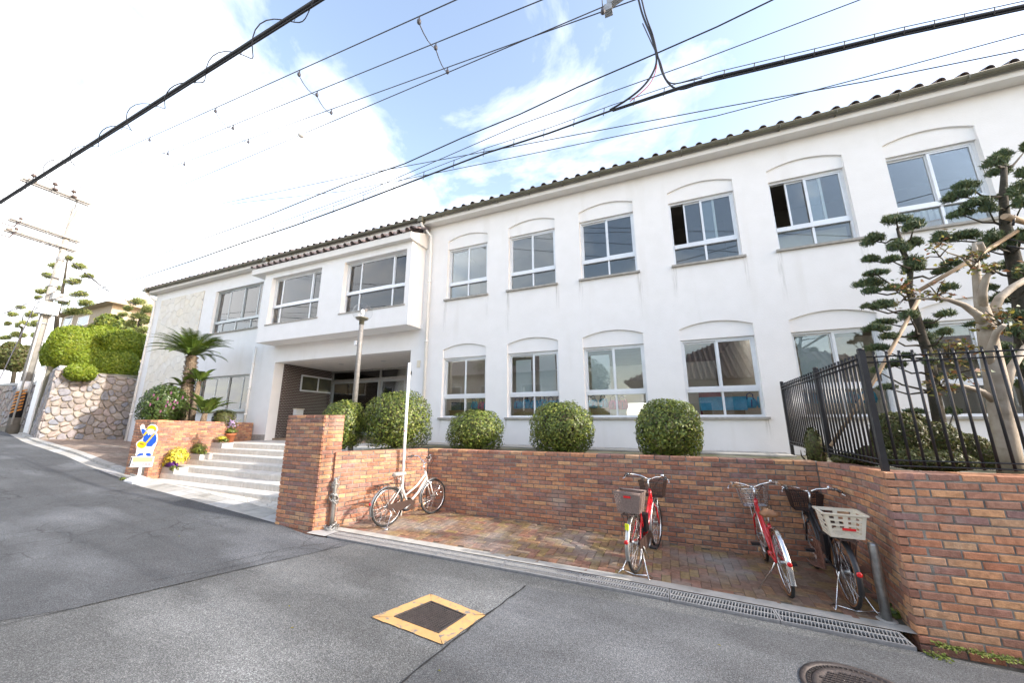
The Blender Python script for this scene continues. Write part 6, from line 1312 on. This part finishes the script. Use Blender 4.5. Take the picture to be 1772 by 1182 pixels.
# weeds at wall feet
for (px, py, n, s, lab) in ((1540,1058,26,.05,'small green weed tuft at the foot of the plain steel bollard'), (1550,1072,40,.05,'yellow-green weed growing between the steel bollard and the brick wall'), (212,832,30,.06,'green weed tuft at the end of the kerb by the planter wall')):
    p = atroad(px, py); t = thing('weed', lab, 'weed', (p.x, p.y, g(p.x))); P, N_ = dome((p.x, p.y, p.z+.03), (.09, .07, .08), n, px, low=0, depth=.9, power=1.0); leafset('leaves', P, N_, s, .6, M['leaf'], t, px)
rs = np.random.RandomState(5); P = []
for i in range(900): x = rs.uniform(1.75, 3.2); y = edge(x)-.03+rs.normal(0, .03)-(.0 if x < 1.9 else -.20); P.append((x, y, g(x)+.008))
leafset('moss_strip', P, np.tile([0,0,1.], (900,1)), .022, .8, M['moss'], None, 6, kind='stuff')
LFP = [(500, 1052), (130, 848), (128, 830), (505, 1090), (905, 985), (760, 1165), (310, 930), (1245, 1120)]
for i, (px, py) in enumerate(LFP):
    p = atroad(px, py); b = MB(); a = i*1.3; s_ = .014
    b.add([p+Vector((math.cos(a)*s_, math.sin(a)*s_, .010)), p+Vector((-math.sin(a)*s_*.5, math.cos(a)*s_*.5, .018)), p-Vector((math.cos(a)*s_, math.sin(a)*s_, -.012)), p+Vector((math.sin(a)*s_*.5, -math.cos(a)*s_*.5, .016))], [(0,1,2,3)]); o = b.build('fallen_leaf', M['autumn']); tag(o, 'small dry leaf lying on the asphalt '+['left of the seam in the old surface','near the left edge of the photo','far left near the forecourt kerb','just right of the long road seam','close to the drain gratings','by the saw-cut joint near the bottom','in the middle of the old surface','near the round manhole cover'][i], 'leaf', 'dry leaves on the road')

# ================================================================== UTILITY POLE
PX, PY_ = -31.5, 7.55; top = 12.2; zb0 = g(PX)
t = thing('utility_pole', 'tall grey concrete utility pole with three crossarms at the far left', 'utility pole', (PX, PY_, zb0)); rp = lambda z: .235-.11*(z-zb0)/(top-zb0)
MB().tube([(PX, PY_, zb0-.3), (PX, PY_, top)], [.235, .115], 16).build('shaft', M['pole'], t); MB().tube([(PX, PY_, top), (PX, PY_, top+2.2)], .03, 8).build('top_rod', M['galv'], t)
p2 = atx(110, 290, PX); MB().tube([(PX, PY_, top+2.2), (PX, PY_-1.6, top+2.5)], .02, 6).build('top_bracket', M['galv'], t)
AX = PX+.18
arms = [((40,307),(158,353)), ((19,377),(139,418)), ((11,395),(133,434))]
for i, (a, c) in enumerate(arms):
    A_, C_ = atx(*a, AX), atx(*c, AX); b = MB(); b.bar(A_, C_, .12, .14); b.bar(A_+Vector((-.36,0,0)), C_+Vector((-.36,0,0)), .12, .14); b.build('crossarm', M['lamp'], t)
    b = MB(); m_ = A_.lerp(C_, .45); b.tube([m_, Vector((AX, PY_-.1, m_.z-1.0 if i == 0 else m_.z-1.0))], .022, 6); b.build('brace', M['galv'], t)
    if i == 0:
        for u in (.12, .42, .70):
            q = A_.lerp(C_, u); b = MB()
            for k in range(3): b.lathe(q+Vector((.12+.12*k, 0, .0-.05*k)), [(.03,0),(.085,.02),(.085,.04),(.03,.06)], 10, (1,0,-.4))
            b.lathe(q+Vector((0,0,.06)), [(.02,0),(.02,.2),(.10,.22),(.11,.3),(.05,.38),(0,.4)], 10); b.build('insulator', M['insul'], t)
    else:
        q = A_.lerp(C_, .12); b = MB(); b.lathe(q+Vector((0,0,.05)), [(.05,0),(.07,.1),(.05,.16),(0,.18)], 10); b.tube([q+Vector((.1,0,-.05)), q+Vector((.3,-.2,-.5)), q+Vector((.5,-.7,-.55))], .03, 6); b.build('insulator', M['insul'], t)
p = atx(82, 536, PX+.1); b = MB(); b.box(PX+.1, PX+.55, PY_-.42, PY_+.32, p.z-.32, p.z+.36); b.build('cabinet', M['wpaint'], t); b = MB(); 
for k in range(5): y = PY_-.4+.15*k; b.box(PX+.55, PX+.57, y, y+.08, p.z-.32, p.z+.36)
b.build('cabinet_ribs', M['concl'], t)
p = atx(103, 516, PX+.2); MB().box(PX+.2, PX+.6, p.y-.35, p.y+.25, p.z-.18, p.z+.18).build('junction_box', M['concl'], t)
for z in (p.z+.6, p.z+2.2, 9.0, p.z-1.6): MB().lathe((PX, PY_, z), [(rp(z)+.012,0),(rp(z)+.012,.10)], 14).build('band', M['galv'], t)
for dy in (-.14, .16): MB().tube([(PX+.24, PY_+dy, zb0+.3), (PX+.22, PY_+dy*.9, p.z-.4)], .04, 6).build('riser_pipe', M['concl'], t)
MB().lathe((PX, PY_, zb0+2.0), [(.240,0),(.237,.55)], 16).build('white_plate', M['wpaint'], t)
b = MB()
for k in range(7):
    z = zb0+.75+.17*k; vs = []
    for i in range(9): a = -2.4+2.6*i/8; vs += [(PX+.242*math.cos(a), PY_+.242*math.sin(a), z+.28*i/8), (PX+.242*math.cos(a), PY_+.242*math.sin(a), z+.085+.28*i/8)]
    b.add(vs, [(2*i, 2*i+2, 2*i+3, 2*i+1) for i in range(8)], True)
b.build('warning_stripes', M['guard'], t); MB().lathe((PX, PY_, zb0+.65), [(.2365,0),(.2365,1.25)], 16).build('stripe_sheet', M['black'], t)
MB().tube([atx(36, 562, PX), atx(57, 572, PX)], .06, 8).build('signal_bracket', M['wpaint'], t)

# ================================================================== OVERHEAD LINES
def wire(name, label, P, r, m='cable', n=6, sag=0):
    Q = []
    for a, b in zip(P[:-1], P[1:]):
        a, b = Vector(a), Vector(b); k_ = max(2, int((b-a).length/2))
        for i in range(k_): u = i/k_; Q.append(a.lerp(b, u)+Vector((0,0,-sag*4*u*(1-u))))
    Q.append(Vector(P[-1])); o = MB().tube(Q, r, n).build(name, M[m]); tag(o, label, 'cable'); return o, Q
def ext(a, b, k): return Vector(b)+(Vector(b)-Vector(a))*k
# heavy bundle crossing the upper left
a, c = atz(550, 0, 4.7), atz(0, 350, 4.55); a2 = ext(c, a, .8); c2 = ext(a, c, 1.2)
t = thing('cable_bundle', 'thick black cable bundle with spiral hangers across the upper left of the sky', 'cable', tuple(c2)); MB().tube([a2, a, c, c2], .030, 8).build('main_cable', M['cable'], t)
MB().tube([p+Vector((0,-.02,-.085)) for p in (a2, a, c, c2)], .011, 6).build('second_cable', M['cable'], t); MB().tube([p+Vector((0,.03,.045)) for p in (a2, a, c, c2)], .012, 6).build('third_cable', M['cable'], t)
d_ = (c-a).normalized(); Lr = (c2-a2).length; b = MB(); sd_ = d_.cross(Vector((0,0,1))).normalized(); H_ = []; n = int(Lr/.075)
for i in range(n): s_ = i*.075; th = s_*6.283/1.0; rr_ = .085+.03*math.sin(s_*2.3); H_.append(a2+d_*s_+sd_*rr_*math.cos(th)+Vector((0,0,1))*(rr_*math.sin(th)-.02))
b.tube(H_, .006, 4)
for i in range(0, int(Lr), 1): q = a2+d_*i; b.tube([q+Vector((0,0,-.1)), q+Vector((0,.04,.13))], .003, 4)
b.build('spiral_hanger', M['wire'], t)
# four thin high lines ending at the pole
LN = [('a', [(100,309),(260,237),(376,188),(520,123),(726,28)], 'first thin overhead line from the top, strung from the utility pole to the upper right'),
      ('b', [(130,327),(292,262),(406,218),(551,160),(755,75)], 'second thin overhead line from the top, strung from the utility pole'),
      ('c', [(148,342),(320,280),(434,245),(575,190),(775,117)], 'third thin overhead line, the one with the lowest row of hanging clips')]
CLP = {}
for k, pts, lab in LN:
    A_ = atx(*pts[0], PX+.3); x1, y1 = pts[-1]; x0, y0 = pts[-2]; sl_ = (y1-y0)/(x1-x0); xe = x1-(y1-2)/sl_; E_ = atz(xe, 2, 6.4); CLP[k] = []
    wire('overhead_line', lab, [A_, E_, ext(A_, E_, .6)], .0095, 'wire', 5)
    dr = (E_-A_)
    for (x, y) in pts[1:]:
        rv = ray(x, y); w0 = A_; n_ = dr.cross(rv); tt = (rv.cross(n_)).dot(-w0)/ (rv.cross(n_)).dot(dr); CLP[k].append(A_+dr*tt)
for i in range(4):
    ps = [CLP[k][i] for k in 'abc']; b = MB()
    for u, v in zip(ps[:-1], ps[1:]):
        u2, v2 = u-Vector((0,0,.14)), v-Vector((0,0,.14)); mid = (u2+v2)/2-Vector((0,0,(u-v).length*.22)); b.tube([u2.lerp(mid, s_/4*1.0)*(1-s_/4)+mid.lerp(v2, s_/4)*(s_/4) for s_ in range(5)], .010, 4)
    for u in ps: b.tube([u, u-Vector((0,0,.07))], .012, 5); b.lathe(u-Vector((0,0,.17)), [(.012,0),(.035,.03),(.035,.08),(.012,.1)], 8)
    tag(b.build('line_spacer', M['wire']), ['faint pair of hanging line clips nearest the utility pole', 'second pair of hanging line clips from the utility pole', 'third pair of hanging line clips from the utility pole', 'pair of hanging line clips at the blue gap in the clouds'][i], 'line clip', 'line clips')
A_ = atx(150, 390, PX+.3); E_ = atz(1048, 9, 6.4); wire('overhead_line', 'overhead line with a white ball that meets a grey bracket at the top edge', [A_, E_], .0095, 'wire', 5)
dr = E_-A_; rv = ray(515, 222); n_ = dr.cross(rv); q = A_+dr*((rv.cross(n_)).dot(-A_)/(rv.cross(n_)).dot(dr)); b = MB(); b.ball(q, .10, .10, .10, 10, 7); tag(b.build('line_ball', M['wpaint']), 'small white ball insulator on an overhead line left of centre', 'insulator')
b = MB(); q1, q2 = atz(1052, 8, 6.4), atz(1080, -12, 6.4); b.bar(q1, q2, .10, .10); b.box(q1.x-.06, q1.x+.06, q1.y-.06, q1.y+.06, q1.z-.16, q1.z-.04); tag(b.build('line_bracket', M['galv']), 'grey metal line bracket peeking in at the top edge of the photo', 'bracket')
q = atz(1042, 0, 6.4); b = MB(); b.tube([q+Vector((0,0,.3)), q-Vector((0,0,.16))], .008, 5); b.lathe(q-Vector((0,0,.28)), [(.012,0),(.04,.04),(.03,.1),(.01,.12)], 8); tag(b.build('line_spacer', M['wire']), 'single hanging clip beside the grey bracket at the top edge', 'line clip')
def YW_(px): return 4.6 if px > 330 else 4.6+(330-px)/330*2.9
def W_(pts):
    P = [at(x, y, YW_(x)) for x, y in pts]
    if pts[-1][0] > 1300: P.append(P[-1]+(P[-1]-P[-2]).normalized()*16)      # runs on to the next pole
    if pts[0][1] == -20: P.insert(0, P[0]+(P[0]-P[1]).normalized()*2.5)
    return P
wire('service_cable', 'wavy black twisted cable sweeping from lower left to the top right over the roof', W_([(60,535),(195,470),(300,432),(450,378),(600,317),(700,283),(800,238),(900,197),(1000,150),(1140,90),(1240,46),(1345,-5),(1420,-40)]), .010)
wire('overhead_line', 'thin grey line running just above the main black telephone bundle', W_([(100,530),(240,472),(420,408),(640,328),(900,215),(1200,108),(1485,0),(1560,-30)]), .0062, 'wire', 5)
wire('overhead_line', 'upper of the two thin lines that dip between the telephone bundle and the roof', W_([(140,405),(300,370),(600,306),(905,250),(1250,185),(1500,140),(1772,85),(1900,60)]), .0062, 'wire', 5)
wire('overhead_line', 'lower of the two thin lines that dip between the telephone bundle and the roof', W_([(180,395),(420,350),(600,330),(850,280),(1240,200),(1500,132),(1772,58),(1900,25)]), .0055, 'wire', 5)
t = thing('telephone_bundle', 'thick black telephone cable bundle with messenger wire running in front of the eave', 'cable', tuple(at(886, 250, 4.6)))
gp_ = [(0,545),(70,522),(150,505),(240,482),(330,452),(420,420),(510,390),(600,357),(720,311),(840,265),(950,230),(1060,190),(1175,152),(1240,133),(1400,95),(1560,56),(1772,10),(1900,-15)]
MB().tube(W_(gp_), [.013 if x < 1150 else .021 for x, y in gp_]+[.021], 8).build('main_cable', M['cable'], t); MB().tube(W_([(x, y-(9 if x > 500 else 5)) for x, y in gp_]), .005, 5).build('messenger_wire', M['wire'], t)
MB().tube(W_([(x, y+(5 if x > 1200 else 2)) for x, y in gp_ if x > 1050]), .011, 6).build('second_cable', M['cable'], t)
b = MB()
for k in range(26):
    x = 420+k*52; y = float(np.interp(x, [p[0] for p in gp_], [p[1] for p in gp_])); b.tube([at(x+2, y-10, 4.6), at(x, y+4, 4.58)], .006, 5)
b.build('hangers', M['cable'], t)
t = thing('drop_cable', 'black drop cables curving down from the top edge to the telephone bundle', 'cable', tuple(at(1135, 90, 4.5)))
for pts, r_, m in (([(1100,-20),(1112,25),(1128,65),(1136,100),(1130,125),(1112,150),(1085,172),(1055,190)], .014, 'cable'), ([(1106,-20),(1117,25),(1130,62),(1139,100),(1146,125),(1158,145),(1175,154),(1200,148),(1230,135)], .012, 'cable'), ([(1112,40),(1128,75),(1142,105),(1152,135),(1165,144),(1190,140),(1215,134)], .008, 'wire'), ([(1137,100),(1134,125),(1120,150),(1090,175)], .006, 'refl')):
    P = W_(pts); Q = []
    for i in range(len(P)-1):
        p0, p1, p2_, p3 = P[max(i-1, 0)], P[i], P[i+1], P[min(i+2, len(P)-1)]
        for s_ in range(6): u = s_/6; Q.append(.5*((2*p1)+(p2_-p0)*u+(2*p0-5*p1+4*p2_-p3)*u*u+(3*p1-p0-3*p2_+p3)*u**3))
    Q.append(P[-1]); MB().tube(Q, r_, 6).build('cable', M[m], t)
for i, pts in enumerate([[(-40,437),(0,455),(130,490)], [(-40,690),(0,655),(60,530)], [(-40,560),(0,545),(60,520),(95,505)], [(120,450),(180,500),(230,525)], [(125,455),(190,505),(235,528)]]):
    wire('overhead_line', ['thin line entering from the left edge at the height of the pole cabinet', 'slack line from the left edge up to the pole cabinet', 'dark cable from the left edge to the pole cabinet', 'upper of two lines dropping from the pole towards the trees', 'lower of two lines dropping from the pole towards the trees'][i], [atx(x, y, PX+.2+.05*i) for x, y in pts], .022, 'wire', 5)
# ================================================================== FAR LEFT: HEDGE, PINES, HOUSES
def lobes(name, label, cat, L, Y, seed, m, size, n, group=None, asp=.5, base=None):
    cc = at(L[0][0], L[0][1], Y); t = thing(name, label, cat, base or (cc.x, Y, 2.0), group); P = []; N_ = []; core = MB()
    for i, (x, y, rx, ry, dy) in enumerate(L):
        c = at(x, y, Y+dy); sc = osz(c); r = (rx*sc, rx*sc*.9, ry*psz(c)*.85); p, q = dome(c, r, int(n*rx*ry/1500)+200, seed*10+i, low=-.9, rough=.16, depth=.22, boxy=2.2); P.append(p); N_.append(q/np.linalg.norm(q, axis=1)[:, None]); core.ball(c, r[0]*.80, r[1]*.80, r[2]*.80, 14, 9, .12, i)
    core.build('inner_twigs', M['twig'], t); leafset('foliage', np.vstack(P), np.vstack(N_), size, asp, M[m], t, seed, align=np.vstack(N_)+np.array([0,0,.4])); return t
lobes('clipped_hedge', 'tall billowing bright green hedge above the rubble wall', 'hedge', [(128,600,52,42,0), (175,595,45,36,1.5), (215,600,48,32,1.6), (105,612,38,34,-.2), (200,635,48,34,1.2), (160,630,44,36,.6)], 7.6, 51, 'hedge', .12, 22000)
lobes('clipped_shrub', 'small rounded bright shrub overhanging the corner of the rubble wall', 'bush', [(140,645,31,18,0)], 6.9, 52, 'hedge', .10, 18000)
lobes('clipped_shrub', 'olive-green shrub to the left behind the utility pole', 'bush', [(38,620,30,26,0), (18,610,24,22,.5)], 9.0, 53, 'azalea', .2, 5000)
p = at(95, 640, 11.5)
padtree('pine_tree', 'pine tree with layered branches rising behind the utility pole', [(118,440),(112,480),(107,510),(100,540),(95,640)], .17, [(118,447,14,6),(98,462,22,8),(140,462,22,8),(85,478,22,7),(150,478,20,6),(128,488,24,8),(92,498,24,8),(75,505,20,6),(140,510,24,8),(66,515,12,5),(150,525,24,8),(112,522,26,8),(85,530,22,7),(130,540,34,8)], 11.5, 5, (p.x, 11.5, 2.4), 'pineg', .30, .055, asp=.11)
p = at(30, 640, 13)
padtree('pine_tree', 'low spreading pine at the left edge beyond the utility pole', [(40,545),(38,570),(32,600),(30,640)], .16, [(35,532,16,6),(22,545,18,7),(55,545,22,9),(62,560,20,9),(12,560,14,6),(40,562,24,9),(30,580,26,9),(60,580,20,8),(8,585,18,8),(20,598,22,8)], 13, 6, (p.x, 13, 2.6), 'pineg', .30, .055, asp=.11)
p = at(235, 620, 13)
padtree('pine_tree', 'rounded pine with a dark trunk just left of the building corner', [(250,528),(245,545),(240,570),(236,620)], .17, [(240,522,20,8),(222,535,16,7),(255,535,18,9),(212,545,12,6),(240,548,24,9),(228,560,18,8),(258,555,16,9),(250,572,18,9)], 12, 7, (p.x, 13, 2.3), 'pineg', .30, .055, asp=.11)
lobes('broadleaf_tree', 'loose broad-leaved tree between the tan house and the building', 'tree', [(190,560,28,18,0), (215,572,28,18,.5), (170,572,22,14,.3), (235,588,22,16,0)], 12.5, 55, 'leaf', .30, 2500)
lobes('azalea_hedge', 'wide uneven azalea hedge filling the bed behind the railing', 'hedge', [(1556,758,52,50,0), (1612,768,60,44,.1), (1668,780,52,34,.1), (1705,792,40,24,0), (1515,790,36,20,-.1), (1470,796,34,12,.35), (1600,796,90,20,-.35), (1585,740,30,26,.1)], 5.65, 56, 'azalea', .032, 9000, base=(2.4, 5.6, -.66))
lobes('clipped_hedge', 'long low olive hedge along the wall top beyond the utility pole', 'hedge', [(12,628,22,16,0), (-20,622,26,20,1.0), (30,634,16,12,-.4)], 10.8, 58, 'azalea', .16, 9000)
t = thing('stone_wall', 'distant rubble wall with a pale coping running on left of the utility pole', 'wall', (-45, 8.2, g(-45)))
wa, wb, wh = Vector((-33.2, 8.45, 0)), Vector((-75, 8.1, 0)), 2.5; core = MB(); mb = MB(); wl_ = (wb-wa).length
core.prism([(wa.x, wa.y, g(wa.x)-.5), (wb.x, wb.y, g(wb.x)-.5), (wb.x, wb.y, g(wb.x)+wh), (wa.x, wa.y, g(wa.x)+wh)], (0, .5, 0)); core.build('mortar', M['stmort'], t)
for poly in cells(wl_, wh, .45, 8):
    p, c = shrink(poly, .03, 0); n = len(p); F3 = lambda u, v, w_: (wa.x-u, wa.y+(wb.y-wa.y)*u/wl_-w_, g(wa.x)+(g(wb.x)-g(wa.x))*u/wl_+v)
    mb.add([F3(u, v, -.03) for u, v in p]+[F3(c[0]+(u-c[0])*.82, c[1]+(v-c[1])*.82, .07) for u, v in p], [(i, (i+1) % n, n+(i+1) % n, n+i) for i in range(n)]+[tuple(range(n, 2*n))])
mb.build('stones', M['stone'], t, kind='stuff'); cp_ = MB(); cp_.prism([(wa.x, wa.y-.05, g(wa.x)+wh), (wb.x, wb.y-.05, g(wb.x)+wh), (wb.x, wb.y+.5, g(wb.x)+wh), (wa.x, wa.y+.5, g(wa.x)+wh)], (0,0,.14)); cp_.build('coping', M['concl'], t)
# tan house behind the hedge
h0 = at(105, 560, 17); h1 = at(178, 552, 17)
t = thing('house', 'tan-roofed house with white-framed windows behind the hedge', 'house', (h0.x, 17, 2.5))
MB().box(h0.x, h1.x+1.5, 17, 25, 2.0, at(140, 540, 17).z).build('wall', M['housew'], t); zr = at(140, 540, 17).z
b = MB(); b.prism([(h0.x-1, 16.2, zr), (h0.x-1, 21, zr+1.9), (h0.x-1, 26, zr)], (h1.x-h0.x+3.4, 0, 0)); b.build('roof', M['housew'], t)
for (px0, px1) in ((108,128),(132,156)):
    a, c = at(px0, 566, 16.97), at(px1, 545, 16.97); w = MB(); w.box(a.x, c.x, 16.94, 16.99, a.z, a.z+.1); w.box(a.x, c.x, 16.94, 16.99, c.z-.1, c.z); w.box(a.x, a.x+.12, 16.94, 16.99, a.z+.1, c.z-.1); w.box(c.x-.12, c.x, 16.94, 16.99, a.z+.1, c.z-.1); wo_ = w.build('window', M['wpaint'], t); MB().box(a.x+.12, c.x-.12, 16.955, 16.975, a.z+.1, c.z-.1).build('pane', mat('far_pane', (.30,.32,.34), None, 4, .1), wo_)
# ================================================================== ACROSS THE STREET (seen mirrored in the windows)
t = thing('house', 'house with a dark tiled hip roof across the street, mirrored in the ground-floor windows', 'house', (4.5, -10, -1.9))
MB().box(-1.2, 10.5, -14.5, -7.2, -2.6, 2.15).build('wall', M['houseg'], t)
b = MB(); ex0, ex1, ey0, ey1, ez, rz_ = -2.3, 11.8, -15.4, -6.3, 2.15, 5.2; r0, r1, ry = 4.0, 5.6, -10.85
b.add([(ex0,ey1,ez),(ex1,ey1,ez),(ex1,ey0,ez),(ex0,ey0,ez),(r0,ry,rz_),(r1,ry,rz_)], [(0,1,5,4),(1,2,5),(2,3,4,5),(3,0,4),(3,2,1,0)]); b.build('roof', M['tile'], t)
b = MB(); nn = 44
for i in range(nn):
    x = ex0+(ex1-ex0)*(i+.5)/nn; k = min(1, (x-ex0)/(r0-ex0), (ex1-x)/(ex1-r1)); b.tube([(x, ey1, ez+.03), (x, ey1+(ry-ey1)*k, ez+(rz_-ez)*k+.03)], .075, 6)
b.build('roof_tiles', M['tile'], t, kind='stuff')
for x in (1.0, 4.2, 7.5): w = MB(); w.box(x, x+1.6, -7.21, -7.16, -.9, .9); o = w.build('window', M['alu'], t); MB().box(x+.08, x+1.52, -7.165, -7.15, -.82, .82).build('pane', mat('mirror_pane', (.10,.11,.12), None, 4, .08), o)
wl = thing('garden_wall', 'grey garden wall across the street behind the photographer', 'wall', (0, -6, -1.8)); b = MB()
for i in range(20): x = -20+2*i; b.box(x, x+1.995, -5.75, -5.6, g(x+1)-.3, g(x+1)+1.5)
b.build('wall', M['conc'], wl)
lobes('broadleaf_tree', 'garden tree across the street left of the tiled house', 'tree', [(0,0,1,1,0)], 1, 60, 'leafd', .2, 100) if False else None
rs = np.random.RandomState(9)
for i, (x, y, r, h) in enumerate([(-5.5, -9.5, 2.0, 3.2), (-12, -10, 2.6, 4.2), (-22, -11, 3.0, 4.6)]):
    t = thing('broadleaf_tree', ['round garden tree across the street beside the tiled house', 'bigger garden tree across the street further up the hill', 'tallest garden tree across the street furthest up the hill'][i], 'tree', (x, y, g(x)))
    MB().tube([(x, y, g(x)-.2), (x, y, h-r*.3)], [.16, .08], 8).build('trunk', M['bark'], t); P, N_ = dome((x, y, h-r*.35), (r, r, r*.9), 3500, 70+i, low=-.8, rough=.3, depth=.5); leafset('crown', P, N_/np.linalg.norm(N_, axis=1)[:, None], .22, .5, M['leafd'], t, 80+i)

for i, (x0, x1, y1, z1, lab) in enumerate([(-17.5, -6.5, -7.5, 3.2, 'grey two-storey house added across the street as a dark reflection for the windows by the entrance'), (-34, -20, -8.0, 4.0, 'unseen grey house added across the street further up the hill'), (13.5, 24, -7.0, 2.6, 'unseen grey house added across the street further down the hill')]):  # out-of-view houses, added so the ground-floor glass mirrors something darker than sky
    t = thing('house', lab, 'house', ((x0+x1)/2, y1-4, g((x0+x1)/2)))
    MB().box(x0, x1, y1-8, y1, -3, z1).build('wall', M['houseg'], t); b = MB(); b.prism([(x0-.5, y1+.7, z1), (x0-.5, y1-4, z1+1.9), (x0-.5, y1-8.7, z1)], (x1-x0+1, 0, 0)); b.build('roof', M['tile'], t)
    for k in range(3): x = x0+1.2+k*(x1-x0-3)/2.4; w = MB(); w.box(x, x+1.6, y1, y1+.05, z1-2.2, z1-.8); o = w.build('window', M['alu'], t); MB().box(x+.08, x+1.52, y1+.051, y1+.06, z1-2.12, z1-.88).build('pane', bpy.data.materials['mirror_pane'], o)
